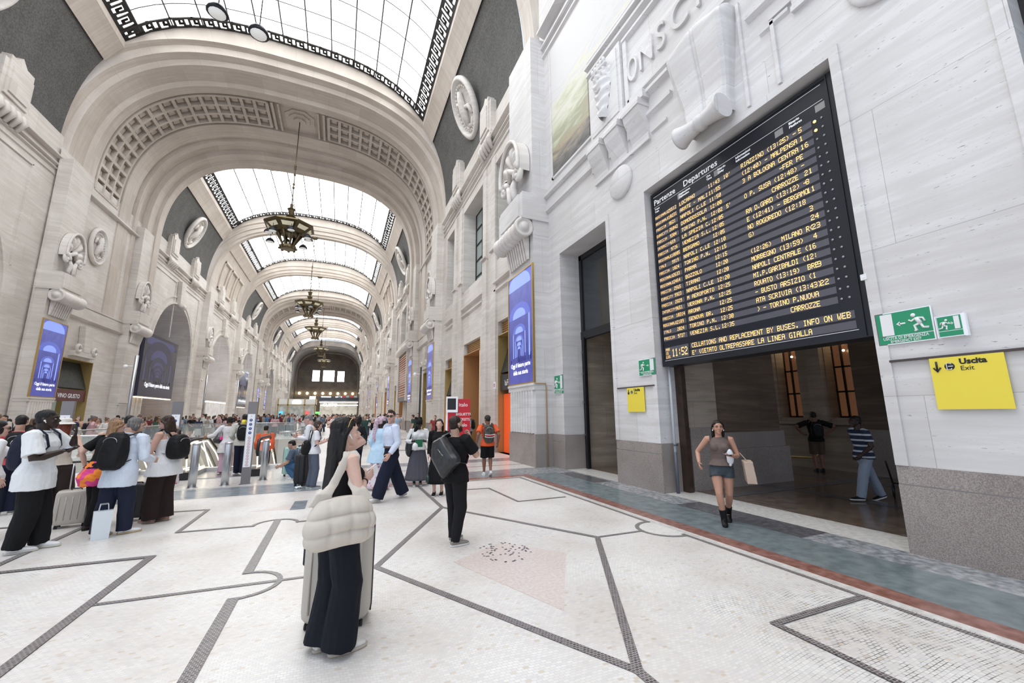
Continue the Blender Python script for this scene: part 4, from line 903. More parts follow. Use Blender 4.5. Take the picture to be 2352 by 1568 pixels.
# ------------------------------------------------------------ left wall, bay by bay
def left_bay(y0, y1, i, kind):
    X = XL; s = -1; yc = (y0+y1)/2; R = 5.1 if y1-y0 > 15 else 4.7; zs = 7.3; D = 3.6
    struct(wall('wall_left', X, s, rect(y0-.2, y1+.2, 0, 17.2), [(arched(yc-R, yc+R, 0, zs, 24), D)], [S_BAY]))
    mb = MB(); cornice(mb, X, s, y0, y1)
    for q in (-3.2, 3.2): ornament(mb, X, s, yc+q, 1.9)
    for r_, d in ((R+.12, .16), (R+.75, .07)):         # archivolt rings
        P = [(yc-r_, 0.0)]+[(yc-r_*cos(pi*k/24), zs+r_*sin(pi*k/24)) for k in range(25)]+[(yc+r_, 0.0)]
        Q = [(yc-r_+.16, 0.0)]+[(yc-(r_-.16)*cos(pi*k/24), zs+(r_-.16)*sin(pi*k/24)) for k in range(25)]+[(yc+r_-.16, 0.0)]
        vs = [(X, y, z) for y, z in P]+[(X+d, y, z) for y, z in P]+[(X+d, y, z) for y, z in Q]+[(X, y, z) for y, z in Q]; n = len(P)
        mb.add(vs, [(c*n+k, c*n+k+1, (c+1)*n+k+1, (c+1)*n+k) for k in range(n-1) for c in range(3)])
    mb.prism([(X+.02, yc-.35, zs+R-.35), (X+.02, yc+.35, zs+R-.35), (X+.02, yc+.6, 14.6), (X+.02, yc-.6, 14.6)], (.34, 0, 0)); mb.tube([(X+.4, yc-.4, zs+R-.2), (X+.4, yc+.4, zs+R-.2)], .28, 10)
    for sg in (-1, 1):
        a, c = sorted((yc+sg*.95, yc+sg*(R+.9))); 
        for (p, q, z0, z1) in ((a, c, 14.35, 14.43), (a, a+.08, 13.0, 14.4), (c-.08, c, 9.0, 14.4)): block(mb, X, s, p, q, z0, z1, .06)
    # inner smaller arch of the recess
    for P0 in (1,):
        r2 = R*.70; z2_ = 7.2; Xb = X-D+.02
    trim(mb, [S_BAY])
    back = wall('wall_left', X-D, s, [(yc-R-.3, -.0), (yc+R+.3, 0), (yc+R+.3, 13), (yc-R-.3, 13)], [(arched(yc-R*.80, yc+R*.80, 5.4, 7.3, 18), .6), (rect(yc-R*.8, yc+R*.8, 0, 3.0), .6)], [S_BAY]); struct(back)
    nm = ('first', 'second', 'third', 'fourth', 'fifth', 'sixth', 'seventh')[i]
    rr = empty('window_%d' % WN[0], (X-D-.5, yc, 5.4)); rr['kind'] = 'structure'; WN[0] += 1
    lit = kind == 'panel' or i == 3
    m = MB(); m.box((0, -R*.83, 0), (-.05, R*.83, 6.6)); m.build('pane', [mat('window_bright', (.8,.85,.95), .3, emit=1.6, ecol=(.86,.90,1)) if lit else WINK], rr)
    m = MB()
    for k in range(9): y = -R*.8+R*1.6*k/8; m.box((.03, y-.05, 0), (.1, y+.05, 6.5))
    for k in range(9): m.box((.03, -R*.8, .7*k), (.09, R*.8, .7*k+.1))
    for k in range(6): m.tube([(.12, -R*.62+k, 0), (.12, -R*.62+k+.9, 1.9)], .04, 4)
    m.build('muntins', [mat('window_bars', (.16,.19,.24), .5) if not lit else WHITE], rr)
    sh = empty('shop_interior', (X-D-.5, yc, 0), 'brightly lit shop front seen under the %s arched recess on the left' % nm, 'shop', 'lit shops at the left recesses')
    m = MB(); m.box((-.1, -R*.8, 0), (-1.2, R*.8, 3.0)); m.build('back_wall', [SHOPD], sh)
    rnd = random.Random(i)
    for k in range(9):
        y = -R*.75+R*1.5*k/9; cc = rnd.choice([(.8,.1,.05), (.1,.3,.6), (.7,.7,.75), (.9,.4,.1), (.5,.05,.1)]); m = MB(); m.box((-.05, y+.05, .3), (-.12, y+R*1.5/9-.1, rnd.uniform(1.4, 2.6))); m.build('display', [mat('display_colour', cc, .5, emit=.5)], sh)
    m = MB(); m.box((.0, -R*.8, 2.7), (-.1, R*.8, 2.85)); m.build('light_strip', [SHOPW], sh)
for i, (y0, y1, kd) in enumerate(BAYS): left_bay(y0, y1, i, kd)
def big_screen(y0, y1, z0, z1, X, label, white=False):
    w, h = y1-y0, z1-z0
    r = empty('video_screen', (X, (y0+y1)/2, z0), label, 'screen', 'big screens in the left recesses')
    m = MB(); m.box((0, -w/2, 0), (-.35, w/2, h)); m.build('cabinet', [SCRD if not white else SGN], r)
    if not white:
        m = MB(); hall_picture(m, w*.9, h*.9, 1, 2, 3)
        for k in range(len(m.v)): m.v[k] = (-m.v[k][0]+.002, -m.v[k][1], m.v[k][2]+h*.05)
        m.build('picture', [SCRD, SCRL, SCRM, SCRD], r, normals=False)
        me = text_mesh('Oggi il futuro parte dalla sua storia', .46, bold=.012, sx=.83); link('slogan', me, [ADT], r, loc=(.03, 0, .85), rot=(pi/2, 0, pi/2))
    m = MB(); m.box((-.05, -w/2, -.12), (-.25, w/2, -.04)); m.build('light_strip', [SHOPW], r)
big_screen(41.3, 48.6, 3.25, 8.45, -14.75, 'huge dark video screen showing the blue hall, in the left arched recess')
big_screen(76.5, 83, 3.0, 9.0, -14.8, 'dark video screen edge-on, farther down the left side')
big_screen(60.6, 70.2, 3.4, 3.5, -14.9, 'thin lit ledge above the white hoarding on the left', True)
r = empty('hoarding', (-14.9, 65.4, 0), 'white printed hoarding closing the third recess on the left', 'hoarding'); m = MB(); m.box((0, -4.7, 0), (-.1, 4.7, 3.2)); m.build('board', [mat('hoarding_white', (.72,.70,.68), .5, emit=.15, noise=.25, nscale=1.2)], r)
# medallions on the dark webs
for i, (y0, y1, kd) in enumerate(BAYS):
    if kd != 'web': continue
    yc = (y0+y1)/2; nm = ('first', 'second', 'third', 'fourth', 'fifth', 'sixth', 'seventh')[i]
    x = 10.6
    medal(1, yc-.3, 19.9, XC+x-.25, 'round carved medallion on the grey vault web, %s bay on the right' % nm)
    medal(-1, yc, 20.1, XC-x+.22, 'round carved medallion on the grey vault web, %s bay on the left' % nm)
# ------------------------------------------------------------ left near wall (mostly unseen), arch A corners
struct(wall('wall_left', XL, -1, rect(-9, 14.3, 0, 26), [(arched(-7.5, 12.0, 0, 9, 24), 2)], [S_BAY]))
struct(wall('wall_right', XR+.9, 1, rect(12.0, 14.1, 0, 16), [], [S_BAY]))
mb = MB(); mb.box((XL-1.2, -9, 26), (XR+1.2, -8, 27.5)); mb.box((XR+.01, -9, 26), (XR+1, 12.2, 28)); mb.box((XL-1, -9, 26), (XL, 14, 28)); trim(mb, [S_BAY])
# ------------------------------------------------------------ end wall
mb = MB(); YE = 172.0
holes = [[(-9.9, 14.2), (-7.4, 14.2), (-7.4, 18.4), (-9.9, 18.4)], [(-6.2, 14.2), (-2.2, 14.2), (-2.2, 18.5), (-6.2, 18.5)], [(-1.1, 14.2), (1.4, 14.2), (1.4, 18.3), (-1.1, 18.3)], [(-10.3, 7.4), (-8.2, 7.4), (-8.2, 8.5), (-10.3, 8.5)], [(-6.3, 7.4), (-2.9, 7.4), (-2.9, 8.5), (-6.3, 8.5)], [(-1.3, 7.4), (1.0, 7.4), (1.0, 8.5), (-1.3, 8.5)]]
P = [[Vector((-16.5, 0, 0)), Vector((8, 0, 0)), Vector((8, 28, 0)), Vector((-16.5, 28, 0))]]+[[Vector((x, z, 0)) for x, z in h] for h in holes]
tri = geometry.tessellate_polygon(P); flat = [p for l in P for p in l]; mb.add([(p.x, YE, p.y) for p in flat], tri)
for h in holes:
    vs = [(x, YE, z) for x, z in h]+[(x, YE+.8, z) for x, z in h]; mb.add(vs, [(k, (k+1) % 4, 4+(k+1) % 4, 4+k) for k in range(4)])
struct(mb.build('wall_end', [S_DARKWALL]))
BRI = mat('window_daylight', (.9,.95,1), .3, emit=6, ecol=(.92,.96,1))
for h in holes:
    r = empty('window_%d' % WN[0], ((h[0][0]+h[1][0])/2, YE+.7, h[0][1])); r['kind'] = 'structure'; WN[0] += 1; w, hh = h[1][0]-h[0][0], h[2][1]-h[1][1]
    m = MB(); m.box((-w/2, 0, 0), (w/2, .05, hh)); m.build('pane', [BRI], r)
    m = MB()
    for k in range(1, 4): m.box((-w/2+w*k/4-.05, -.1, 0), (-w/2+w*k/4+.05, 0, hh))
    for k in range(1, 3): m.box((-w/2, -.1, hh*k/3-.05), (w/2, 0, hh*k/3+.05))
    m.build('muntins', [IRON], r)
for k in range(8):      # wall lamps
    x = -13.8+k*(18.6/7); r = empty('wall_lamp', (x, YE-.5, 9.6), 'glowing globe lamp in the row across the dark end wall, %s from the left' % ('first', 'second', 'third', 'fourth', 'fifth', 'sixth', 'seventh', 'eighth')[k], 'lamp', 'globe lamps on the end wall')
    m = MB(); m.ball((0, 0, 0), (.42, .42, .5), 10); m.build('globe', [mat('lamp_glow', (1,.85,.55), .4, emit=9, ecol=(1,.78,.45))], r); m = MB(); m.box((-.1, 0, .3), (.1, .5, .5)); m.tube([(0, .2, .45), (0, 0, .45)], .08, 6); m.build('bracket', [BRASS], r)
# mezzanine with shop sign and the gilt kiosk
r = empty('mezzanine', (0, 0, 0), 'dark mezzanine balcony with signs at the end of the hall', 'balcony')
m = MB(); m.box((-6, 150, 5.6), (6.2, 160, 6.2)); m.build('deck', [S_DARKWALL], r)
m = MB(); m.box((-6, 149.9, 6.2), (6.2, 150, 7.3)); m.build('balustrade', [GLASSDK], r)
m = MB(); m.box((-5.9, 149.7, 5.55), (6.1, 149.95, 5.75)); m.box((-5.5, 150.2, 4.6), (6.1, 150.3, 4.8)); m.build('light_strip', [BRI], r)
for k in range(5): m = MB(); m.box((-.4+1.3*k, 152, 6.4), (.6+1.3*k, 152.1, 8)); m.build('display', [mat('red_display', (.4,.05,.05) if k % 2 else (.3,.3,.32), .5, emit=.5)], r)
me = text_mesh('GUSTO', 1.35, bold=.03); link('lettering', me, [mat('letter_glow', (1, 1, 1), .5, emit=3)], r, loc=(-2.6, 149.6, 4.35), rot=(pi/2, 0, 0))
m = MB(); m.box((-6, 158, 0), (6.2, 158.3, 5.6)); m.build('shop_back', [mat('bright_shop', (.8,.75,.65), .5, emit=.35, ecol=(1,.93,.8), noise=.6, nscale=.8)], r)
r = empty('kiosk', (-9.3, 118.0, 0), 'white and gilt glass kiosk in the middle distance before the end wall', 'kiosk')
m = MB(); m.box((-4.9, 0, 4.2), (3.9, 4, 5.6)); m.build('fascia', [mat('kiosk_white', (.62,.62,.60), .4, emit=.25)], r)
m = MB()
for x in (-4.9, -2.7, 1.1, 3.7): m.box((x, -.15, 0), (x+.28, .1, 5.75))
m.box((-4.9, -.15, 4.0), (3.98, .1, 4.25)); m.build('gilt_frame', [GOLD], r)
m = MB(); m.box((-1.4, -.2, 4.5), (.2, -.1, 5.2)); m.build('lit_sign', [BRI], r)
m = MB(); m.box((-4.6, .3, 0), (3.6, .4, 4)); m.build('window', [mat('kiosk_interior', (.35,.36,.34), .4, emit=.5, noise=.8, nscale=.9)], r)
for x, c in ((-4.4, (.1,.5,.7)), (1.6, (.6,.1,.1)), (3.9, (.2,.7,.2))): m = MB(); m.box((x, -.3, .6), (x+.9, -.2, 2.6 if x < 3 else 2.4)); m.build('screen', [mat('kiosk_screen', c, .4, emit=1.0)], r)
# ------------------------------------------------------------ lanterns
def lantern(x, y, ztop, zbot, label, s=1.0, spots=True, dz=0, ks=range(8)):
    r = empty('hanging_lantern', (x, y, zbot), label, 'chandelier', 'bronze lanterns hanging along the hall')
    H = ztop-zbot
    m = MB(); m.tube([(0, 0, 3.6*s), (0, 0, H)], .035, 6)
    for z in (.35, .42, .62, .75, .8): m.ball((0, 0, 3.6*s+(H-3.6*s)*z*.55), (.09, .09, .12), 8)
    m.lathe([(.0001, H-.25), (.35, H-.18), (.4, H-.05), (.2, H)], 14); m.build('rod', [BRONZE], r)
    m = MB(); m.lathe([(.0001, 3.75*s), (.12*s, 3.6*s), (.10*s, 3.35*s), (.30*s, 3.2*s), (.22*s, 3.1*s), (.17*s, 2.75*s), (.36*s, 2.6*s), (.27*s, 2.5*s), (.22*s, 2.0*s)], 8, smooth=False); m.build('stem', [BRONZE], r)
    m = MB(); m.lathe([(.22*s, 2.05*s), (1.2*s, 1.98*s), (1.78*s, 1.82*s), (1.80*s, 1.72*s), (1.55*s, 1.62*s), (1.25*s, 1.42*s), (.95*s, 1.2*s), (.5*s, 1.1*s)], 8, smooth=False, phase=.5); m.build('octagonal_canopy', [BRONZE], r)
    m = MB()
    for k in range(8):
        a = k*pi/4; Mx = Matrix.Rotation(a, 4, 'Z'); m.add([(1.50*s, -.42*s, 1.585*s), (1.50*s, .42*s, 1.585*s), (1.22*s, .34*s, 1.37*s), (1.22*s, -.34*s, 1.37*s)], [(0, 1, 2, 3)], mtx=Mx)
    m.build('glass_panes', [mat('lantern_pane', (.75,.70,.52), .4, emit=.25)], r, normals=False)
    m = MB()
    for k in range(8):
        a = (k+.5)*pi/4; c, d = cos(a), sin(a); m.tube([(.85*s*c, .85*s*d, 1.25*s), (.62*s*c, .62*s*d, .75*s), (.42*s*c, .42*s*d, .35*s), (.40*s*c, .40*s*d, .1*s)], [.16*s, .09*s, .07*s, .09*s], 6)
    m.build('cage_ribs', [BRONZE], r)
    m = MB(); m.lathe([(.0001, -.1*s), (.42*s, -.08*s), (.60*s, .0), (.60*s, .16*s), (.5*s, .22*s), (.3*s, .22*s), (.0001, .2*s)], 8, smooth=False, phase=.5)
    for k in range(8): a = k*pi/4; m.ball((.56*s*cos(a), .56*s*sin(a), -.02*s), (.1*s, .1*s, .09*s), 6)
    m.build('bottom_cup', [BRONZE], r)
    if spots:
        for k in ks:
            a = k*pi/4+.2; R_ = (1.35, 1.62)[k % 2]*s; z = (1.0, .72)[k % 2]*s+dz
            q = empty('spotlight', (R_*cos(a), R_*sin(a), z), parent=r)
            m = MB(); m.lathe([(.06*s, .30*s), (.20*s, .2*s), (.30*s, .05*s), (.31*s, -.02*s), (.27*s, -.03*s)], 14); m.tube([(0, 0, .25*s), (0, 0, .6*s-dz)], .02, 6); m.build('lamp_shade', [DKMETAL], q)
            m = MB(); m.lathe([(.24*s, -.03*s), (.24*s, -.045*s), (.0001, -.05*s)], 14, cap=False); m.build('lens', [mat('lamp_lens', (.75,.75,.73), .35, emit=.35)], q, normals=False)
    return r
LL = ['largest bronze lantern hanging on its long rod in the middle of the hall', 'second bronze lantern, smaller, beyond the largest one', 'third lantern in the row under the far vaults', 'fourth lantern in the row under the far vaults', 'farthest lantern before the dark end wall']
lantern(XC, LANTERN_Y[0], 25.2, 14.15, LL[0], 1.0)
lantern(XC, 57.0, 24.9, 14.15, LL[1], 1.0); lantern(XC, 74.0, 24.9, 14.15, LL[2], 1.0, False); lantern(XC, 96.5, 25.2, 14.15, LL[3], 1.0, False); lantern(XC, 118.8, 24.9, 14.15, LL[4], 1.0, False)
lantern(XC, 13.05, 24.9, 15.35, 'lantern above the viewer, only its floodlights showing at the top edge', 1.05, True, dz=-1.35, ks=(1, 2))
# ================================================================ BEHIND THE OPENINGS OF THE NEAR RIGHT WALL
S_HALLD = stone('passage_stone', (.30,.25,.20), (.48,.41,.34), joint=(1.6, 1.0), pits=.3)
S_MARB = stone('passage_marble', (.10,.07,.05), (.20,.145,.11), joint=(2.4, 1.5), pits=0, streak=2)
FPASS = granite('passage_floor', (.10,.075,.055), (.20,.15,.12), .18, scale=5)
mb = MB()
mb.add([(7.25, -4, .003), (20, -4, .003), (20, 14, .003), (7.25, 14, .003)], [(0, 1, 2, 3)], 0)
for x in (9.2, 11.6): mb.add([(x, -4, .005), (x+.35, -4, .005), (x+.35, 14, .005), (x, 14, .005)], [(0, 1, 2, 3)], 1)
for y in (2.2, 6.2, 9.4): mb.add([(7.3, y, .0065), (20, y, .0065), (20, y+.25, .0065), (7.3, y+.25, .0065)], [(0, 1, 2, 3)], 1)
struct(mb.build('floor', [FPASS, FDARK], normals=False))
mb = MB()
mb.box((7.2, -4, 7.6), (20, 14, 7.9)); struct(mb.build('ceiling', [S_DARKWALL]))
XW = 13.6
mb = MB()     # piers just inside the openings
mb.box((7.24, 6.98, 0), (8.15, 8.60, 7.6), 0); mb.box((7.24, 6.94, 0), (8.17, 8.62, 1.35), 1)
mb.box((8.15, 7.06, 0), (10.4, 8.6, 7.6), 2); mb.box((8.15, 7.0, 0), (10.46, 8.62, 1.22), 1); mb.box((8.15, 6.94, 0), (10.52, 8.62, .85), 1)
mb.box((7.26, 11.15, 0), (8.4, 14, 7.6), 0); mb.box((9.4, 11.2, 0), (11, 14, 7.6), 0); mb.box((9.35, 11.15, 0), (11.05, 14, 1.3), 1)
mb.box((7.26, 1.4, 0), (8.1, 2.96, 7.6), 2); mb.box((XW-.35, -4, 0), (XW-.01, 6.75, 7.6), 2); mb.box((XW-.42, -4, 0), (XW-.01, 6.75, 1.2), 1)
struct(mb.build('trim_80', [S_HALLD, S_GRAN, S_MARB]))
# far wall of the passage with sills and barred windows
XW = 13.6
wins = [(rect(8.42, 9.1, 1.5, 6.4), .5), (rect(6.85, 7.6, 1.5, 6.4), .5)]
struct(wall('wall_back', XW, 1, rect(-4, 14, 0, 7.6), wins, [S_HALLD]))
mb = MB()
mould(mb, XW, 1, 6.75, 11, 1.25, .14, .2); block(mb, XW, 1, 6.75, 11, 0, .85, .16); block(mb, XW, 1, 7.62, 8.02, 1.4, 7.4, .22); block(mb, XW, 1, 9.12, 9.9, 1.4, 7.4, .22)
block(mb, XW, 1, 8.02, 8.4, 1.4, 7.4, .05)
struct(mb.build('trim_81', [S_HALLD]))
WARM = mat('lit_room', (.10,.05,.03), .3, emit=.10, ecol=(.75,.32,.15), noise=.9, nscale=1.6)
for y0, y1, lb in ((8.42, 9.1, ''), (6.85, 7.6, '')):
    rr = empty('window_%d' % WN[0], (XW+.45, (y0+y1)/2, 1.5)); rr['kind'] = 'structure'; WN[0] += 1; w = y1-y0
    m = MB(); m.box((0, -w/2, 0), (.04, w/2, 4.65)); m.build('pane', [WARM], rr)
    m = MB()
    for k in range(4): m.box((-.06, -w/2+w*k/3-.025, 0), (-.01, -w/2+w*k/3+.025, 4.65))
    for k in range(7): m.box((-.06, -w/2, .75*k), (-.01, w/2, .75*k+.05))
    m.build('muntins', [BLACK], rr)
    for k in range(5):
        m = MB(); m.ball((-.12, -w/2+.15+.22*k if w > 1.1 else -.3+.1*k, 2.0+.25*(k % 3)), (.035, .035, .035), 6, rings=5); m.build('lamp', [mat('small_lamp', (1,.8,.5), .4, emit=14, ecol=(1,.75,.45))], rr)
r = empty('handrail', (XW-.3, 8.2, 0), 'brass pipe handrail at the back of the dim passage', 'handrail'); m = MB(); m.tube([(-.1, -.4, .75), (-.35, -.4, .35), (-.35, .9, .3)], .03, 6); m.build('rail', [BRASS], r)
# a weak warm lamp of the passage ceiling
for p in ((10.5, 3.5, 7.3), (10.5, 9.5, 7.3)):
    r = empty('ceiling_lamp', p, 'round lamp on the passage ceiling behind the departures board, %s' % ('near one' if p[1] < 5 else 'far one'), 'lamp'); m = MB(); m.lathe([(.0001, 0), (.3, 0), (.3, .12), (.25, .14)], 16); m.build('glass', [mat('passage_lamp', (1,.9,.75), .4, emit=5.5, ecol=(1,.86,.68))], r)
# metal-framed glazing of the tall narrow opening
r = empty('door_frame', (7.2, 9.87, 0), 'black metal frame with dark glass over the tall narrow opening', 'door frame'); r.name = 'door_1'; r['kind'] = 'structure'
m = MB()
for y in (-1.27, 1.13): m.box((0, y, 0.01), (.1, y+.14, 6.92))
m.box((0, -1.27, 6.75), (.1, 1.27, 6.92)); m.box((-.02, -1.27, 4.05), (.12, 1.27, 4.3)); m.box((-.02, -1.10, 4.3), (.0, -1.05, 6.75)); m.box((-.06, 1.05, .01), (.0, 1.13, 4.1)); m.build('frame', [BLACK], r)
m = MB(); m.box((.04, -1.13, 4.3), (.06, 1.13, 6.75)); m.build('glass', [GLASSDK], r)
m = MB()
for z in (1.0, 2.0, 2.9, 3.6): m.box((-.1, 1.13, z), (-.02, 1.2, z+.05))
m.build('hinge', [STEEL], r)
r = empty('door_3', (6.8, .05, 0)); r['kind'] = 'structure'; m = MB()
for y in (-1.25, 1.11): m.box((0, y, 0.01), (.1, y+.138, 6.92))
m.box((0, -1.25, 6.75), (.1, 1.25, 6.915)); m.box((-.02, -1.11, 4.05), (.12, 1.11, 4.3)); m.build('frame', [BLACK], r); m = MB(); m.box((.04, -1.11, .01), (.06, 1.11, 6.75)); m.build('glass', [GLASSDK], r)
mb = MB(); mb.box((7.0, 6.85, .01), (7.12, 7.04, 2.7)); mb.box((7.14, 2.99, .01), (7.22, 3.1, 2.7)); struct(mb.build('door_2', [mat('dark_wood', (.05,.03,.022), .4, noise=.4, nscale=6)]))
r = empty('downpipe', (6.75, 6.93, 0), 'thin grey pipe running down the left jamb under the board', 'pipe'); m = MB(); m.tube([(0, 0, .003), (0, 0, 2.72)], .028, 10); m.build('pipe', [mat('pipe_grey', (.45,.48,.52), .4)], r); m = MB(); m.tube([(0, 0, .003), (0, 0, .85)], .036, 10); m.tube([(-.05, -.03, 1.0), (.05, -.03, 1.0)], .02, 6); m.build('sleeve', [mat('pipe_dark', (.10,.11,.14), .4)], r)
# ================================================================ DEPARTURES BOARD
F57 = {}
_src = '''A 0E11111F111111|B 1E11111E11111E|C 0F10101010100F|D 1E11111111111E|E 1F10101E10101F|F 1F10101E101010|G 0F10101311110F|H 1111111F111111|I 0E04040404040E|L 10101010 10101F|M 111B1515111111|N 11191915131311|O 0E11111111110E|P 1E11111E101010|R 1E11111E141211|S 0F10100E01011E|T 1F040404040404|U 1111111111110E|V 11111111110A04|W 1111111515150A|X 11110A040A1111|Y 11110A04040404|Z 1F01020408101F|K 11121418141211|Q 0E11111115120D|0 0E11131519110E|1 040C040404040E|2 0E11010608101F|3 1E01010E01011E|4 02060A121F0202|5 1F10101E01011E|6 0E10101E11110E|7 1F010204080808|8 0E11110E11110E|9 0E11110F01010E|. 00000000000C0C|: 00040400040400|- 0000001F000000|( 02040808080402|) 08040202020408|' 04040800000000'''
for it in _src.split('|'):
    ch, hx = it[0], it[2:].replace(' ', ''); F57[ch] = [int(hx[i*2:i*2+2], 16) for i in range(7)]
def led(mb, text, y, z, h=.092, adv=None, x=0.0, pw=1.0):
    """LED letters as small lit dots; y decreases with reading direction; z = baseline"""
    d = h/7; adv = adv or d*6.0*.98
    for ch in text:
        g_ = F57.get(ch)
        if g_:
            for r_ in range(7):
                c = 0
                while c < 5:
                    if g_[r_] >> (4-c) & 1:
                        e = c
                        while e < 4 and g_[r_] >> (3-e) & 1: e += 1
                        ya, yb = y-c*d*pw, y-(e+.93)*d*pw; za = z+(6-r_)*d; zb = za+d*.9
                        mb.add([(x, ya, za), (x, yb, za), (x, yb, zb), (x, ya, zb)], [(0, 1, 2, 3)]); c = e+1
                    else: c += 1
        y -= adv
    return y
XB = 6.65
LEDM = mat('led_amber', (.9,.5,.15), .5, emit=1.25, ecol=(1.0,.62,.22)); LEDP = mat('led_pale', (.9,.6,.3), .5, emit=1.0, ecol=(.95,.62,.36))
PANB = mat('board_black', (.012,.014,.022), .3); ROWG = mat('row_glass', (.105,.105,.125), .25); HDW = mat('board_white', (.75,.76,.78), .5, emit=.35)
board = empty('departures_board', (XB, 5.0, 2.72), 'huge black departures board with rows of amber lettering over the opening', 'departures board')
def bl(m): 
    for i, v in enumerate(m.v): m.v[i] = (v[0]-XB, v[1]-5.0, v[2]-2.72)
    return m
m = MB(); m.box((XB+.002, 3.14, 2.74), (XB+.35, 6.98, 6.84)); bl(m).build('panel', [PANB], board)
m = MB()
for a, c in (((2.99, 2.70), (3.14, 6.85)), ((6.94, 2.70), (7.0, 6.85)), ((3.14, 2.70), (6.94, 2.80)), ((3.14, 6.79), (6.94, 6.85))): m.box((XB-.012, a[0], a[1]), (XB+.38, c[0], c[1]))
m.box((XB-.03, 3.125, 2.72), (XB-.012, 3.14, 6.84)); bl(m).build('frame', [DKMETAL], board)
m = MB()
for z in (6.745, 6.485, 2.82): m.box((XB-.002, 3.22, z), (XB, 6.93, z+.006))
bl(m).build('header_line', [HDW], board)
for t, y, z, sz in (('Partenze', 6.92, 6.54, .19), ('Departures', 6.02, 6.54, .19), ('Treno', 6.90, 6.41, .06), ('Train', 6.90, 6.345, .06), ('Destinazione', 6.16, 6.41, .06), ('Destination', 6.16, 6.345, .06), ('Ora', 5.42, 6.41, .06), ('Time', 5.42, 6.345, .06), ('Ritardo', 5.15, 6.41, .06), ('Delay', 5.15, 6.345, .06), ('Informazioni', 4.75, 6.41, .06), ('Information', 4.75, 6.345, .06), ('Binario', 3.75, 6.41, .06), ('Platform', 3.75, 6.345, .06)):
    me = text_mesh(t, sz, align='LEFT', bold=.002, ext=.001); link('header_text', me, [HDW], board, loc=(-.003, y-5, z-2.72), rot=(pi/2, 0, -pi/2))
TABM = mat('header_tab', (.28,.28,.27), .5)
for y, w_ in ((6.2, .14), (5.6, .5), (4.55, .7), (3.6, .4)): m = MB(); m.box((XB-.001, y-w_, 6.33), (XB+.001, y-w_+.14, 6.45)); bl(m).build('header_pale_tab', [TABM], board)
ROWS = [('LOCARNO', '11:43', "10'", 'RIAZZINO (13:25) -', '5'), ('ARATE - MALI', '11:55', '', '(12:40) - MALPENSA', '1'), ('NAPOLI C.LE', '11:50', '', '3 A BOLOGNA CENTRA', '16'), ('DOMODOSSOLA', '12:00', '', '            -FER PE', ''),
 ('TORINO P.N.', '12:02', "5'", 'O P. SUSA (12:48) -', ''), ('LA SPEZIA C.', '12:05', '', '         CARROZZE', '21'), ('VENEZIA S.L.', '12:05', '', 'RA D.GARD (13:12) -', '8'), ('BERGAMO', '12:05', '', 'E (12:41) - BERGAMO', '11'), ('NAPOLI C.LE', '12:10', '', 'NO ROGOREDO (12:18', ''),
 ('TORINO P.N.', '12:15', '', 'G)', '3'), ('PARMA', '12:15', '', '', '24'), ('BOZZOLO', '12:20', '', '(12:26)   MILANO R(', '23'), ('TIRANO', '12:20', '', 'MORBEGNO (13:59)', '4'), ('NAPOLI C.LE', '12:20', '', 'NAPOLI CENTRALE (16', ''), ('M AEROPORTO', '12:25', '', 'MI.P.GARIBALDI (12:', ''),
 ('VERONA P.N.', '12:25', '', 'ROVATO (13:19)  BRE', '9'), ('ARONA', '12:25', '', '- BUSTO ARSIZIO (1', ''), ('GENOVA BR.', '12:25', '', 'ATA SCRIVIA (13:43)', '22'), ('TORINO P.N.', '12:30', '', ') - TORINO P.NUOVA', ''), ('VENEZIA S.L.', '12:35', '', '          CARROZZE', '')]
CATS = ['REGIONALE', 'REGIONALE', 'FRECCIA', 'EUROCITY', 'FRECCIA', 'INTERCITY', 'FRECCIA', 'REGIONALE', 'ITALO', 'FRECCIA']
NUMS = ['25512', '10231', '9521', '26042', '9304', '659', '9726', '10805', '9919', '1024', '2633', '2464', '2565', '9923', '2829', '9651', '10314', '2189', '2024', '9727']
SILV = mat('dot_grey', (.32,.33,.35), .4, .3)
for i, (dest, t, dl, inf, pl) in enumerate(ROWS):
    z = 6.165-.1524*i
    rw = MB(); rw.box((XB-.001, 6.24, z-.016), (XB+.001, 6.92, z+.088)); rw.box((XB-.001, 3.42, z-.016), (XB+.001, 6.19, z+.088)); ro = bl(rw).build('row_strip', [ROWG], board)
    m = MB(); led(m, CATS[i % 10][:9], 6.90, z+.012, .06, adv=.045, pw=.8, x=XB-.003); led(m, NUMS[i], 6.50, z+.006, .078, adv=.05, x=XB-.003, pw=.7)
    led(m, dest, 6.16, z, .082, adv=.062, x=XB-.003, pw=.85); led(m, t, 5.40, z, .082, adv=.056, x=XB-.003, pw=.8); led(m, dl, 5.04, z, .082, adv=.055, x=XB-.003, pw=.8)
    led(m, inf, 4.66, z, .088, adv=.056, x=XB-.003, pw=.78); led(m, pl, 3.62, z, .088, adv=.065, x=XB-.003, pw=.85)
    lo = bl(m).build('led_text', [LEDM], ro, normals=False); lo['kind'] = 'stuff'
    for y in (3.37, 3.27): m = MB(); m.lathe([(.0001, 0), (.017, 0), (.017, .004)], 10, mtx=Matrix.Translation((XB-.0015, y, z+.035)) @ Matrix.Rotation(-pi/2, 4, 'Y')); bl(m).build('status_dot', [SILV], ro, normals=False)
    if i < 2: m = MB(); m.lathe([(.0001, .004), (.023, .004), (.023, 0)], 12, mtx=Matrix.Translation((XB-.003, 3.37, z+.035)) @ Matrix.Rotation(-pi/2, 4, 'Y')); bl(m).build('lit_dot', [mat('dot_orange', (1,.5,.1), .5, emit=4, ecol=(1,.55,.12))], ro, normals=False)
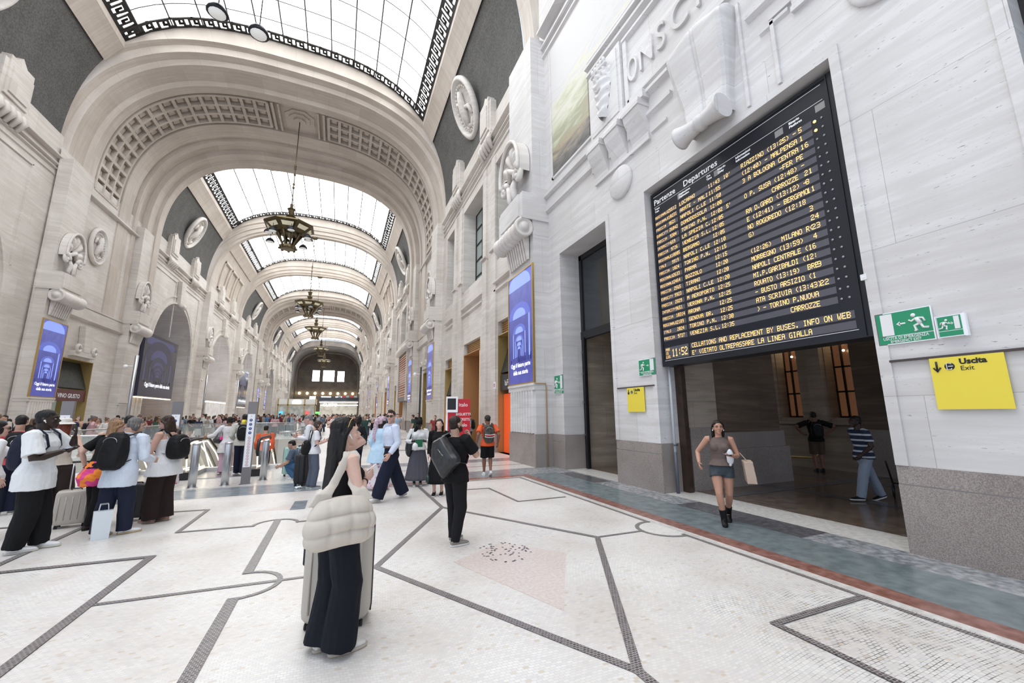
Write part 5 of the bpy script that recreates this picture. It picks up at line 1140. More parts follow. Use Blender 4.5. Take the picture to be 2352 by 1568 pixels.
for z, tx in ((3.01, 'CELLATIONS AND REPLACEMENT BY BUSES. INFO ON WEB'), (2.86, "E' VIETATO OLTREPASSARE LA LINEA GIALLA")):
    rw = MB(); rw.box((XB-.001, 3.24, z-.016), (XB+.001, 6.19, z+.1)); ro = bl(rw).build('row_strip', [ROWG], board)
    m = MB(); led(m, tx, 6.15, z, .09, adv=.0598, x=XB-.003, pw=.78); lo = bl(m).build('led_text', [LEDM], ro, normals=False); lo['kind'] = 'stuff'
rw = MB(); rw.box((XB-.001, 6.24, 2.85), (XB+.001, 6.9, 3.11)); ro = bl(rw).build('clock_panel', [ROWG], board)
m = MB(); led(m, '11:52', 6.70, 2.89, .17, adv=.088, x=XB-.003, pw=.62); led(m, 'MAR', 6.88, 3.03, .06, adv=.042, x=XB-.003, pw=.75); led(m, '15', 6.88, 2.95, .06, adv=.042, x=XB-.003, pw=.75); led(m, 'LUG', 6.88, 2.87, .06, adv=.042, x=XB-.003, pw=.75); lo = bl(m).build('led_text', [LEDM], ro, normals=False); lo['kind'] = 'stuff'
# ================================================================ SIGNS ON THE WALL
GRN = mat('exit_green', (.02,.27,.13), .35, emit=.06)
def runman(m, y, z, s, dirn, x=-.004):
    """running figure; dirn +1 runs towards larger y (viewer's left)"""
    def c(pts, r): m.tube([(x, y+dirn*p[0]*s, z+p[1]*s) for p in pts], r*s, 6)
    m.lathe([(.0001, .001), (.10*s, .001), (.10*s, -.001)], 14, mtx=Matrix.Translation((x, y+dirn*.16*s, z+.82*s)) @ Matrix.Rotation(-pi/2, 4, 'Y'))
    c([(.05, .66), (-.08, .36)], .10); c([(.05, .66), (.26, .52), (.36, .60)], .045); c([(.02, .66), (-.2, .62), (-.26, .44)], .045)
    c([(-.08, .36), (.16, .28), (.10, .02), (.18, 0)], .06); c([(-.08, .36), (-.16, .14), (-.38, .10)], .06)
def arrow(m, y, z, s, dirn, x=-.004):
    m.prism([(x, y+dirn*.5*s, z), (x, y+dirn*.1*s, z+.32*s), (x, y+dirn*.1*s, z-.32*s)], (.002, 0, 0)); m.box((x, y-.5*s*dirn, z-.1*s), (x+.002, y+dirn*.2*s, z+.1*s))
def exit_sign(x, y0, y1, z0, z1, man_left, label, big=False):
    """y1 > y0; viewer's left is y1"""
    r = empty('exit_sign', (x, (y0+y1)/2, z0), label, 'sign', 'green emergency exit signs'); w, h = y1-y0, z1-z0
    m = MB(); m.box((.0, -w/2, 0), (.012, w/2, h)); m.build('plate', [SGN], r)
    m = MB(); m.box((-.002, -w/2+.012, h*.26), (.0, w/2-.012, h-.012)); m.box((-.002, -w/2+.012, .012), (.0, w/2-.012, h*.24)); m.build('green_field', [GRN], r)
    k = 1 if man_left else -1
    m = MB(); runman(m, k*w*.26, h*.32, h*.58, -k); m.build('running_figure', [WHITE], r, normals=False)
    m = MB(); arrow(m, -k*w*.04, h*.6, h*.22, -k); m.build('arrow', [WHITE], r, normals=False)
    m = MB(); m.box((-.004, -k*w*.40, h*.28), (-.002, -k*w*.18, h*.95)); m.build('door_symbol', [WHITE], r)
    for t, f, zz in (('USCITA DI EMERGENZA', .30, .145), ('EMERGENCY EXIT', .27, .045)):
        me = text_mesh(t, h*f*.42, sx=.80, bold=.0006, ext=.0008); link('lettering', me, [WHITE], r, loc=(-.003, 0, h*zz), rot=(pi/2, 0, -pi/2))
exit_sign(6.47, 2.38, 2.94, 2.53, 2.945, False, 'large green emergency exit sign right of the board, above the yellow sign')
exit_sign(6.47, 7.04, 7.60, 2.53, 2.91, True, 'green emergency exit sign left of the board, above the small yellow sign')
exit_sign(6.47, 11.14, 11.72, 2.3, 2.9, True, 'small green emergency exit sign beside the tall blue poster')
r = empty('exit_sign', (6.42, 2.22, 2.53), 'small projecting green exit sign with folded wings, right of the large one', 'sign', 'green emergency exit signs')
m = MB(); m.box((0, -.10, 0), (.01, .12, .25)); m.box((0, .115, -.005), (.05, .13, .255)); m.box((0, -.125, -.005), (.05, -.10, .255)); m.build('plate', [SGN], r)
m = MB(); m.box((-.002, -.09, .075), (0, .11, .24)); m.box((-.002, -.09, .01), (0, .11, .068)); m.build('green_field', [GRN], r)
m = MB(); runman(m, .055, .09, .13, -1); arrow(m, .0, .155, .05, -1); m.box((-.004, -.075, .085), (-.002, -.03, .232)); m.build('running_figure', [WHITE], r, normals=False)
def yellow(x, y0, y1, z0, z1, rail, label, big):
    r = empty('exit_direction_sign', (x, (y0+y1)/2, z0), label, 'sign', 'yellow exit direction signs'); w, h = y1-y0, z1-z0
    m = MB(); m.box((0, -w/2, 0), (.01, w/2, h)); m.build('plate', [YEL], r)
    m = MB(); u = w
    m.tube([(-.002, w*.40, h*.93), (-.002, w*.40, h*.73)], .011*u/.6, 4); m.tube([(-.002, w*.45, h*.81), (-.002, w*.40, h*.73), (-.002, w*.35, h*.81)], .011*u/.6, 4); m.build('arrow', [BLACK], r)
    m = MB(); m.lathe([(.0001, 0), (.072*u, 0), (.072*u, .002)], 20, mtx=Matrix.Translation((-.0005, w*.22, h*.82)) @ Matrix.Rotation(-pi/2, 4, 'Y')); dk = m.build('round_symbol', [BLACK], r, normals=False)
    m = MB(); m.tube([(-.004, w*.195, h*.86), (-.004, w*.195, h*.88), (-.004, w*.26, h*.88), (-.004, w*.26, h*.76), (-.004, w*.195, h*.76), (-.004, w*.195, h*.78)], .006*u/.6, 4); m.tube([(-.004, w*.24, h*.82), (-.004, w*.17, h*.82)], .006*u/.6, 4); m.build('exit_mark', [WHITE], dk)
    for t, s_, zz, b_ in (('Uscita', .125, .85, .0035), ('Exit', .105, .73, 0)):
        me = text_mesh(t, w*s_*1.15, align='LEFT', bold=b_, ext=.0008); link('lettering', me, [BLACK], r, loc=(-.002, w*.08, h*zz), rot=(pi/2, 0, -pi/2))
    m = MB(); m.box((0, rail[0]-(y0+y1)/2, h+.0), (.03, rail[1]-(y0+y1)/2, h+.028)); m.build('hanging_rail', [mat('rail_brown', (.07,.05,.05), .5)], r)
yellow(6.46, 1.88, 2.48, 1.71, 2.305, (1.3, 2.86), 'large yellow exit sign with black arrow at the right', True)
yellow(6.46, 7.46, 8.06, 1.71, 2.28, (7.11, 8.44), 'small-looking yellow exit sign hung on the pier left of the board', False)
r = empty('junction_box', (6.46, 2.985, 3.45), 'tiny white box fixed to the stone right of the board', 'box'); m = MB(); m.box((0, -.035, 0), (.04, .035, .08)); m.build('cover', [WHITE], r); m = MB(); m.box((-.003, -.012, .03), (0, .012, .05)); m.build('screw_cap', [SGN], r)
r = empty('cable_duct', (5.95, 11.9, 0), 'thin tan cable duct up the side of the nearest pier', 'duct'); m = MB(); m.tube([(.32, 0, .01), (.32, 0, 2.55), (.30, 0, 2.66), (-.1, 0, 2.66)], .022, 6); m.build('duct', [mat('duct_tan', (.45,.30,.16), .5)], r)
# ================================================================ RED TICKET MACHINE
REDM = mat('machine_red', (.55,.01,.025), .3)
r = empty('ticket_machine', (4.9, 17.6, 0), 'red and white ticket machine standing by the copper-lined doorway', 'ticket machine', rz=radians(-14))
m = MB(); m.box((-.48, -.4, 0), (.48, .4, 2.32)); m.build('body', [REDM], r)
m = MB(); m.box((-.56, -.5, 1.75), (-.06, -.40, 2.42)); m.box((-.56, -.42, .0), (-.48, .3, 2.35)); pn = m.build('side_screen', [SGN], r)
m = MB(); m.box((-.50, -.505, 1.86), (-.14, -.502, 2.34)); m.build('picture', [BLACK], pn)
m = MB(); m.box((-.40, -.44, .95), (-.12, -.41, 1.35)); m.build('payment_panel', [DKMETAL], r)
m = MB(); m.box((-.42, -.42, .62), (-.1, -.405, .9)); m.build('coin_tray', [STEEL], r)
for t, z, s_ in (('italo', 2.0, .22), ('BIGLIETTI', 1.62, .15), ('TICKETS', 1.40, .15), ('italo', 1.15, .2), ('italo', .18, .26)):
    me = text_mesh(t, s_, bold=.003); link('lettering', me, [WHITE], r, loc=(.18, -.403, z), rot=(pi/2, 0, 0))
r = empty('round_notice', (6.2, 16.6, 2.9), 'small white notice with a red ring on the pier by the ticket machine', 'sign'); m = MB(); m.box((.0, -.12, -.15), (.02, .12, .15)); m.build('plate', [SGN], r); m = MB(); m.tube([(-.005, .07*cos(a*pi/8), .07*sin(a*pi/8)) for a in range(17)], .014, 5, cap=False); m.build('red_ring', [SRED], r)
# left side boards
r = empty('notice_board', (-9.6, 13.6, 0), 'small maroon-framed notice board at the far left above the heads', 'notice board'); m = MB(); m.box((-.35, 0, 1.85), (.35, .06, 2.35)); m.build('frame', [mat('notice_maroon', (.28,.03,.06), .4)], r); m = MB(); m.box((-.28, -.01, 2.02), (.28, 0, 2.28)); m.build('sheet', [SGN], r); m = MB(); m.tube([(0, .03, 0), (0, .03, 1.85)], .03, 6); m.build('post', [STEEL], r)
r = empty('departures_board', (6.15, 45.0, 3.0), 'second departures board with orange rows, far down the right side', 'departures board'); m = MB(); m.box((0, -2.6, 0), (.3, 2.6, 5.2)); m.build('panel', [PANB], r)
for k in range(18): m = MB(); m.box((-.01, -2.3, .5+.25*k), (0, 2.3, .57+.25*k)); m.build('led_row', [mat('led_far', (.5,.2,.1), .5, emit=.5, ecol=(.75,.33,.18))], r)
r = empty('board_hood', (6.0, 45.0, 8.3), 'stone hood with a roll over the second departures board', 'wall ornament'); m = MB(); m.box((.0, -3.3, .4), (.6, 3.3, 1.0)); m.box((.1, -3.1, -5.3), (.6, -2.65, .4)); m.box((.1, 2.65, -5.3), (.6, 3.1, .4)); m.build('surround', [S_BAY], r); m = MB(); m.tube([(.1, -3.3, .2), (.1, 3.3, .2)], .4, 12); m.build('roll', [S_CARVE], r)
# ================================================================ PEOPLE
from mathutils import noise as mn
def remesh(mb, voxel, smooth=2, name='m', wrinkle=0, wscale=14, stretch=.5, fac=.5):
    me = mb.mesh(name); o = bpy.data.objects.new('tmp', me)
    r = o.modifiers.new('r', 'REMESH'); r.mode = 'VOXEL'; r.voxel_size = voxel; r.use_smooth_shade = True
    if smooth: s = o.modifiers.new('s', 'SMOOTH'); s.factor = fac; s.iterations = smooth
    out = evaluated_mesh(o); bpy.data.meshes.remove(me); out.name = name
    if wrinkle:
        nv = len(out.vertices); co = [0.0]*(3*nv); no = [0.0]*(3*nv); out.vertices.foreach_get('co', co); out.vertices.foreach_get('normal', no)
        for i in range(0, 3*nv, 3):
            x, y, z = co[i]*wscale, co[i+1]*wscale, co[i+2]*wscale*stretch
            n_ = wrinkle*(mn.noise((x, y, z))+.5*mn.noise((x*2.3+5, y*2.3, z*2.3)))
            co[i] += no[i]*n_; co[i+1] += no[i+1]*n_; co[i+2] += no[i+2]*n_
        out.vertices.foreach_set('co', co); out.update()
    return out
def loft(mb, rings, n=20, power=2.0, mi=0):
    """rings: (centre, axis a, axis b)"""
    vs = []
    for c, a, b in rings:
        c = Vector(c); a = Vector(a); b = Vector(b)
        for k in range(n):
            t = 2*pi*k/n; ct, st = cos(t), sin(t); ca = math.copysign(abs(ct)**(2/power), ct); sb = math.copysign(abs(st)**(2/power), st)
            vs.append(c+a*ca+b*sb)
    m = len(rings); fs = [(i*n+k, i*n+(k+1) % n, (i+1)*n+(k+1) % n, (i+1)*n+k) for i in range(m-1) for k in range(n)]
    fs += [tuple(range(n))[::-1], tuple(range((m-1)*n, m*n))]
    mb.add(vs, fs, mi, True)
def ik(root, tgt, la, lb, pole):
    root, tgt, pole = Vector(root), Vector(tgt), Vector(pole); d = tgt-root; D = min(d.length, (la+lb)*.999); dn = d.normalized()
    if d.length > (la+lb)*.999: tgt = root+dn*D
    a = (la*la-lb*lb+D*D)/(2*D); h = math.sqrt(max(0, la*la-a*a)); p = pole-dn*pole.dot(dn); p = p.normalized() if p.length > 1e-6 else dn.orthogonal()
    return root+dn*a+p*h, tgt
def hand(mb, w, d, nrm, side, k, curl=.35, spread=.0, point=None):
    """w wrist, d finger direction, nrm palm normal; side +1 right, -1 left"""
    w, d, nrm = Vector(w), Vector(d).normalized(), Vector(nrm); nrm = (nrm-d*nrm.dot(d)).normalized(); ac = d.cross(nrm)*side
    loft(mb, [(w-d*.03*k, ac*.025*k, nrm*.019*k), (w+d*.01*k, ac*.028*k, nrm*.017*k), (w+d*.045*k, ac*.040*k, nrm*.015*k), (w+d*.085*k, ac*.041*k, nrm*.013*k), (w+d*.096*k, ac*.036*k, nrm*.009*k)], 12)
    for i, (o, L_) in enumerate(((-.031, .060), (-.010, .076), (.011, .080), (.032, .070))):
        p = w+d*.088*k+ac*o*k; dd = (d+ac*(o*spread*8)).normalized(); pts = [p-dd*.012*k]; c_ = curl*(1+.12*(1.5-i)) if not (point == i) else .05
        ang = c_*.55
        for s_ in (.42, .32, .26):
            dd = (dd*cos(ang)+nrm*sin(ang)).normalized(); p = p+dd*L_*s_*k; pts.append(p); ang = c_*1.25
        mb.tube(pts, [.0095*k, .0088*k, .0080*k, .0062*k], 7)
    p = w+d*.022*k+ac*.030*k; dd = (d*.75+ac*.62+nrm*.35).normalized(); pts = [p-dd*.012*k, p+dd*.030*k]; dd = (dd+nrm*curl*.9+d*.3-ac*.25*curl).normalized(); pts.append(pts[-1]+dd*.026*k); dd = (dd+nrm*curl*.5-ac*.3*curl).normalized(); pts.append(pts[-1]+dd*.022*k)
    mb.tube(pts, [.0125*k, .0112*k, .0095*k, .007*k], 7)
SKIN = {}
def skin(c, r=.5):
    if c not in SKIN:
        m = mat('skin', c, r, spec=.4, noise=.10, nscale=9); 
        try: m.node_tree.nodes['Principled BSDF'].inputs['Subsurface Weight'].default_value = 0
        except Exception: pass
        SKIN[c] = m
    return SKIN[c]
FAB = {}
def fab(c, r=.85, noise_=.05, sc=60, bump=.12):
    k = (c, r, noise_, sc, bump)
    if k not in FAB: FAB[k] = mat('fabric', c, r, noise=noise_, nscale=sc, bump=bump, spec=.25)
    return FAB[k]
HAIRM = {}
def hairm(c):
    if c not in HAIRM:
        m = bpy.data.materials.new('hair'); nt, b = nodes(m); L = nt.links.new; tc = N(nt, 'TexCoord'); mp = N(nt, 'Mapping'); mp.inputs['Scale'].default_value = (90, 90, 4); L(tc.outputs['Object'], mp.inputs[0])
        nz = N(nt, 'TexNoise', Scale=1.0, Detail=3.0); L(mp.outputs[0], nz.inputs['Vector']); r = N(nt, 'ValToRGB'); r.color_ramp.elements[0].position = .35; r.color_ramp.elements[1].position = .7
        r.color_ramp.elements[0].color = (*[x*.55 for x in c], 1); r.color_ramp.elements[1].color = (*[min(1, x*1.5+.004) for x in c], 1); L(nz.outputs['Fac'], r.inputs[0]); L(r.outputs[0], b.inputs['Base Color'])
        b.inputs['Roughness'].default_value = .5; b.inputs['Specular IOR Level'].default_value = .3; bp = N(nt, 'Bump'); bp.inputs['Strength'].default_value = .5; bp.inputs['Distance'].default_value = .004; L(nz.outputs['Fac'], bp.inputs['Height']); L(bp.outputs[0], b.inputs['Normal']); HAIRM[c] = m
    return HAIRM[c]
S_PALE, S_TAN, S_OLIVE, S_DARK, S_BROWN = (.66,.42,.33), (.50,.28,.19), (.56,.34,.25), (.032,.018,.013), (.27,.13,.08)
EYEW = mat('eye_white', (.50,.47,.44), .35); EYEI = mat('iris', (.03,.02,.015), .2); LIP = {}
NAVY, BLK, WHT, CREAM, CHOC = (.010,.013,.030), (.007,.007,.008), (.80,.80,.80), (.62,.57,.49), (.028,.018,.015)
class Fig:
    def __init__(s, x, y, rz, H, label, sex='f', z=0, lean=0, side=0, twist=0, pel=(0, 0), drop=0, build=1.0, legs=None, arms=None, head=(0, 0, 0), skin_=S_PALE, vox=.009, group=None, rot=None):
        """head = yaw (left +), pitch (up +), roll; arms = ((wrist rel shoulder x,y,z in m), pole, finger dir, palm normal, curl) right then left, x measured outwards"""
        s.H = H; s.k = k = H/1.7; s.sex = sex; s.vox = vox; s.skin = skin(skin_); s.b = build
        s.root = empty('person', (x, y, z), label, 'person', group, rz=rz)
        s.P = Vector((pel[0], pel[1], .525*H-drop)); T = Vector((sin(side), sin(lean), cos(lean)*cos(side))).normalized(); s.T = T
        s.X = Vector((cos(twist), sin(twist), 0)); s.X = (s.X-T*s.X.dot(T)).normalized(); s.F = T.cross(s.X).normalized(); s.F = s.F if s.F.y > 0 or abs(twist) > 1.4 else -s.F
        s.F = T.cross(s.X); s.X0 = Vector((1, 0, 0)); s.F0 = Vector((0, 1, 0))
        sh = (.118 if sex == 'm' else .103)*H*(.85+.15*build)
        s.N = s.P+T*.295*H
        s.sh = [s.N-T*.012*H+s.X*sh, s.N-T*.012*H-s.X*sh]
        arms = arms or (None, None); s.el = []; s.wr = []; s.hd = []
        for i, sg in enumerate((1, -1)):
            a = arms[i] or ((.05, .03, -.50), (.15, -1, 0), None, None, .4)
            t = Vector(a[0])*k; w = s.sh[i]+s.X*t.x*sg+s.F*t.y+Vector((0, 0, 1))*t.z; p = Vector(a[1]); pole = s.X*p.x*sg+s.F*p.y+Vector((0, 0, 1))*p.z
            e, w = ik(s.sh[i], w, .172*H, .150*H, pole); s.el.append(e); s.wr.append(w)
            fd = (w-e).normalized() if a[2] is None else (s.X*a[2][0]*sg+s.F*a[2][1]+Vector((0, 0, 1))*a[2][2]).normalized()
            pn = -s.X*sg if a[3] is None else (s.X*a[3][0]*sg+s.F*a[3][1]+Vector((0, 0, 1))*a[3][2])
            s.hd.append((fd, pn, a[4]))
        legs = legs or ((.05, .02, 0, 0), (.05, -.02, 0, 0)); s.hip = []; s.kn = []; s.an = []; s.ft = []
        for i, sg in enumerate((1, -1)):
            l = legs[i]; hip = s.P+Vector((sg*.052*H, 0, -.01*H)); an = Vector((sg*l[0]*k*1.6, l[1]*k, .050*H+l[2]*k)); kn_, an = ik(hip, an, .2385*H, .2305*H, Vector((sg*.12+math.sin(-l[3])*1, 1, 0)))
            s.hip.append(hip); s.kn.append(kn_); s.an.append(an); pt = l[4] if len(l) > 4 else 0
            s.ft.append((Vector((-sin(l[3]), cos(l[3]), 0)), pt))
        yw, pt, rl = head; Rm = Matrix.Rotation(yw, 3, 'Z') @ Matrix.Rotation(pt, 3, 'X') @ Matrix.Rotation(rl, 3, 'Y')
        base = Matrix((s.X, s.F, T)).transposed(); hx = Vector((1, 0, 0)); Tm = base if abs(lean) < .6 else base
        up = Vector((0, 0, 1)); X2 = Vector((s.X.x, s.X.y, 0)).normalized(); F2 = up.cross(X2); B = Matrix((X2, F2, up)).transposed() @ Rm
        s.hX, s.hF, s.hU = B.col[0].copy(), B.col[1].copy(), B.col[2].copy()
        s.chin = s.N+T*.035*H+s.hF*.022*k+Vector((0, 0, 0))
        s.HS = k*1.0
        s.body()
    def hp(s, x, y, u): return s.chin+s.hX*x*s.HS+s.hF*y*s.HS+s.hU*(u*.228)*s.HS
    def torso(s, infl=0, z0=-.06, z1=.30, scale=1.0, belly=0):
        H, b, f = s.H, s.b, s.sex == 'f'
        prof = [(-.055, .066, .058, 0), (-.02, .098 if f else .088, .072, -.006), (.03, .100 if f else .088, .070, -.004), (.09, .074 if f else .080, .056, .002), (.14, .074 if f else .084, .055, .006), (.20, .083 if f else .097, .064 if not f else .068, .010), (.235, .087 if f else .104, .060, .006), (.265, .082 if f else .098, .050, 0), (.288, .060, .040, -.004), (.30, .036, .036, -.004)]
        out = []
        for t, rx, ry, fo in prof:
            if t < z0-1e-6 or t > z1+1e-6: continue
            u = max(0, min(1, (t+.02)/.15)); X = (s.X0.lerp(s.X, u)).normalized(); F = (s.F0.lerp(s.F, u)).normalized()
            fr = b if t < .24 else (1+b)/2
            out.append((s.P+s.T*t*H+F*(fo+belly*(.02 if .0 < t < .2 else 0))*H, X*(rx*H*fr*scale+infl), F*(ry*H*fr*scale+infl)))
        return out
    def body(s):
        H, k, b = s.H, s.k, s.b; mb = MB(); loft(mb, s.torso())
        if s.sex == 'f':
            for sg in (1, -1): c = s.P+s.T*.205*H+s.F*.052*H+s.X*sg*.042*H; mb.ball(c, .038*H, 10)
        for i in range(2):
            r = (.034 if s.sex == 'm' else .029)*H*(.6+.4*b); m1 = s.sh[i].lerp(s.el[i], .35)
            mb.tube([s.sh[i]-s.X*(1, -1)[i]*.02*H, s.sh[i], m1, s.el[i], s.el[i].lerp(s.wr[i], .3), s.wr[i]], [r*1.05, r*1.1, r*.98, r*.80, r*.80, .0155*H], 12)
            mb.tube([s.hip[i]+Vector((0, 0, .03*H)), s.hip[i], s.hip[i].lerp(s.kn[i], .4), s.kn[i], s.kn[i].lerp(s.an[i], .32), s.kn[i].lerp(s.an[i], .7), s.an[i]], [.05*H, .053*H*b, .049*H*b, .033*H, .034*H, .024*H, .020*H], 12)
            f, pt = s.ft[i]; a = s.an[i]; dn = Vector((0, 0, -1)); fd = (f*cos(pt)+dn*sin(pt))
            mb.tube([a-f*.012*H, a+fd*.03*H-Vector((0, 0, .022*H)), a+fd*.075*H-Vector((0, 0, .034*H))+dn*0], [.022*H, .022*H, .014*H], 8)
        # neck and head
        mb.tube([s.N-s.T*.03*H, s.N+s.T*.005*H, s.hp(0, -.035, .25), s.hp(0, -.03, .5)], [.042*H, .032*H if s.sex == 'f' else .036*H, .031*H if s.sex == 'f' else .035*H, .03*H], 12)
        hs = s.HS; R = []
        for u, rx, ry, fo in ((0, .020, .022, .066), (.06, .032, .038, .053), (.16, .047, .060, .031), (.28, .060, .077, .010), (.40, .066, .088, .001), (.52, .0715, .096, -.004), (.66, .0745, .100, -.008), (.78, .070, .093, -.010), (.90, .052, .070, -.012), (.97, .028, .036, -.012), (1.0, .008, .01, -.012)):
            R.append((s.hp(0, fo, u), s.hX*rx*hs, s.hF*ry*hs))
        loft(mb, R, 22)
        mb.tube([s.hp(0, .090, .56), s.hp(0, .102, .46), s.hp(0, .118, .385), s.hp(0, .100, .345)], [.007*hs, .0088*hs, .0120*hs, .010*hs], 8)
        for sg in (1, -1):
            mb.ball(s.hp(sg*.010, .099, .375), .0085*hs, 6); mb.tube([s.hp(sg*.010, .092, .60), s.hp(sg*.035, .088, .615), s.hp(sg*.056, .066, .59)], .0075*hs, 6)
            mb.tube([s.hp(sg*.070, -.006, .33), s.hp(sg*.078, -.004, .38), s.hp(sg*.084, -.018, .50), s.hp(sg*.078, -.022, .54), s.hp(sg*.072, -.008, .5)], [.007*hs, .010*hs, .011*hs, .009*hs, .006*hs], 6)
            mb.ball(s.hp(sg*.040, .062, .36), .020*hs, 8)
        mb.ball(s.hp(0, .088, .225), (.020*hs,)*3, 8); mb.ball(s.hp(0, .080, .08), .019*hs, 8)
        me = remesh(mb, s.vox, 2 if s.vox > .006 else 3, 'body')
        # hands keep their fingers: added to the same mesh after the skin is grown
        hb = MB()
        for i in range(2): fd, pn, cu = s.hd[i]; hand(hb, s.wr[i], fd, pn, (1, -1)[i], k*(1 if s.sex == 'm' else .92), cu)
        h2 = hb.mesh(); bm = bmesh.new(); bm.from_mesh(me); bm.from_mesh(h2); bmesh.ops.recalc_face_normals(bm, faces=bm.faces); bm.to_mesh(me); bm.free(); bpy.data.meshes.remove(h2)
        s.bodyo = link('body', me, [s.skin], s.root)
    def face(s, brow=(.03, .02, .015), lip=(.45, .13, .11), shades=False, beard=None, eyes=True):
        hs = s.HS
        if eyes and not shades:
            for sg in (1, -1):
                m = MB(); m.ball(s.hp(sg*.032, .0785, .512), (.0125*hs, .0125*hs, .0085*hs), 10, 0); m.ball(s.hp(sg*.032, .0875, .512), .0056*hs, 8, 1); m.build('eye', [EYEW, EYEI], s.root, normals=False)
                m = MB(); m.tube([s.hp(sg*.018, .0905, .535), s.hp(sg*.033, .0925, .545), s.hp(sg*.046, .080, .525)], .0028*hs, 5); m.build('eyelash', [hairm((.01, .008, .007))], s.root, normals=False)
        for sg in (1, -1):
            m = MB(); m.tube([s.hp(sg*.014, .098, .605), s.hp(sg*.034, .0965, .625), s.hp(sg*.057, .075, .605)], [.004*hs, .0042*hs, .002*hs], 5); m.build('eyebrow', [hairm(brow)], s.root, normals=False)
        if lip:
            m = MB(); m.tube([s.hp(-.022, .089, .225), s.hp(-.008, .1035, .238), s.hp(.008, .1035, .238), s.hp(.022, .089, .225)], [.002*hs, .0048*hs, .0048*hs, .002*hs], 6); m.tube([s.hp(-.018, .090, .218), s.hp(0, .103, .208), s.hp(.018, .090, .218)], [.002*hs, .0056*hs, .002*hs], 6); m.build('lips', [mat('lips', lip, .4)], s.root, normals=False)
        if shades:
            m = MB()
            for sg in (1, -1): loft(m, [(s.hp(sg*.033, .106, .52), s.hX*.026*hs, s.hU*.022*hs), (s.hp(sg*.033, .101, .52), s.hX*.028*hs, s.hU*.024*hs)], 14); m.tube([s.hp(sg*.058, .098, .54), s.hp(sg*.078, .06, .54), s.hp(sg*.082, -.02, .53)], .003*hs, 5)
            m.tube([s.hp(-.01, .106, .55), s.hp(.01, .106, .55)], .003*hs, 5); m.build('sunglasses', [mat('lens_black', (.01,.01,.012), .1)], s.root, normals=False)
        if beard:
            m = MB(); loft(m, [(s.hp(0, .060, -.05), s.hX*.018*hs, s.hF*.02*hs), (s.hp(0, .052, .03), s.hX*.045*hs, s.hF*.05*hs), (s.hp(0, .030, .14), s.hX*.060*hs, s.hF*.070*hs), (s.hp(0, .012, .26), s.hX*.0665*hs, s.hF*.080*hs), (s.hp(0, .0, .40), s.hX*.070*hs, s.hF*.070*hs)], 18); m.tube([s.hp(-.03, .085, .2), s.hp(-.012, .104, .285), s.hp(.012, .104, .285), s.hp(.03, .085, .2)], .007*hs, 6); me = remesh(m, .006, 1, 'beard', .003, 60, 1); link('beard', me, [hairm(beard)], s.root)
    def cap_hair(s, m, ft=0, grow=1.0, back=True):
        hs = s.HS
        def bl(x, y, u, rx, ry, rz):
            R = []
            for i in range(9):
                a = -pi/2+pi*i/8; R.append((s.hp(x, y, u)+s.hU*rz*hs*sin(a), s.hX*rx*hs*max(.03, cos(a)), s.hF*ry*hs*max(.03, cos(a))))
            loft(m, R, 16)
        bl(0, -.016+ft, .70, .081*grow, .102*grow, .079*grow)
        if back: bl(0, -.045, .50, .072*grow, .068*grow, .078*grow)
        return bl
    def hair(s, style='short', col=(.02,.014,.011), length=.3, noise_=.004, width=.1, spread=0):
        m = MB(); hs = s.HS; bl = s.cap_hair(m, 0, 1.0 if style != 'short' else .985)
        if style in ('long', 'loose', 'bob'):
            n_ = 7; R = []
            for i in range(n_+1):
                t = i/n_; w_ = (.074+.02*sin(t*pi)+spread*t)*hs*(1-.35*max(0, t-.75)*4*.6); R.append((s.hp(0, -.058-.035*t, .62)-Vector((0, 0, 1))*length*t-s.F*.012*t, s.hX*w_, s.hF*(.050-.018*t)*hs))
            loft(m, R, 16, 2.6)
            for sg in (1, -1):
                e_ = min(length, .5)*.55
                m.tube([s.hp(sg*.050, .035, .86), s.hp(sg*.080, .012, .66), s.hp(sg*.086, -.035, .42), s.hp(sg*.080, -.055, .2)-Vector((0, 0, e_*.5)), s.hp(sg*.07, -.07, .1)-Vector((0, 0, e_))], [.016*hs, .02*hs, .022*hs, .026*hs, .016*hs], 8)
        elif style == 'mid':
            for sg in (1, -1): bl(sg*.045, -.02, .42, .042, .062, .075)
        elif style == 'quiff': bl(0, .045, .97, .052, .045, .03)
        elif style == 'pony':
            m.tube([s.hp(0, -.10, .7), s.hp(0, -.15, .62), s.hp(0, -.15, .3), s.hp(0, -.12, -.05)], [.03*hs, .04*hs, .035*hs, .012*hs], 9)
        elif style == 'bun': m.ball(s.hp(0, -.09, .98), .045*hs, 10)
        me = remesh(m, max(.007, s.vox*.9), 2, 'hair', noise_, 40, .25); s.hairo = link('hair', me, [hairm(col)], s.root); return s.hairo
    def top(s, kind='tee', col=WHT, hem=-.03, infl=.014, sleeve=.55, name=None, wr=.005, flare=0, slw=1.25, mat_=None, strap=True, belly=0, vox=None, zt=.30):
        H = s.H; m = MB(); R = s.torso(infl, hem-.02, zt, 1.0, belly)
        hx, hy = .110*H*(.4+.6*s.b)+infl*.9, .090*H*(.5+.5*s.b)+infl*.9
        R = [r for r in R if (r[0]-s.P).dot(s.T) > max(hem, -.035)*H+.012]
        if hem < .02:
            R = [r for r in R if (r[0]-s.P).dot(s.T) > .05*H]
            R.insert(0, (s.P+s.T*.015*H, s.X0*(hx+flare*.15), s.F0*(hy+flare*.12)))
        R.insert(0, (s.P+s.T*hem*H, s.X0*((hx if hem < .05 else .086*H*s.b+infl)+flare), s.F0*((hy if hem < .05 else .064*H*s.b+infl)+flare*.8)))
        loft(m, R, 24)
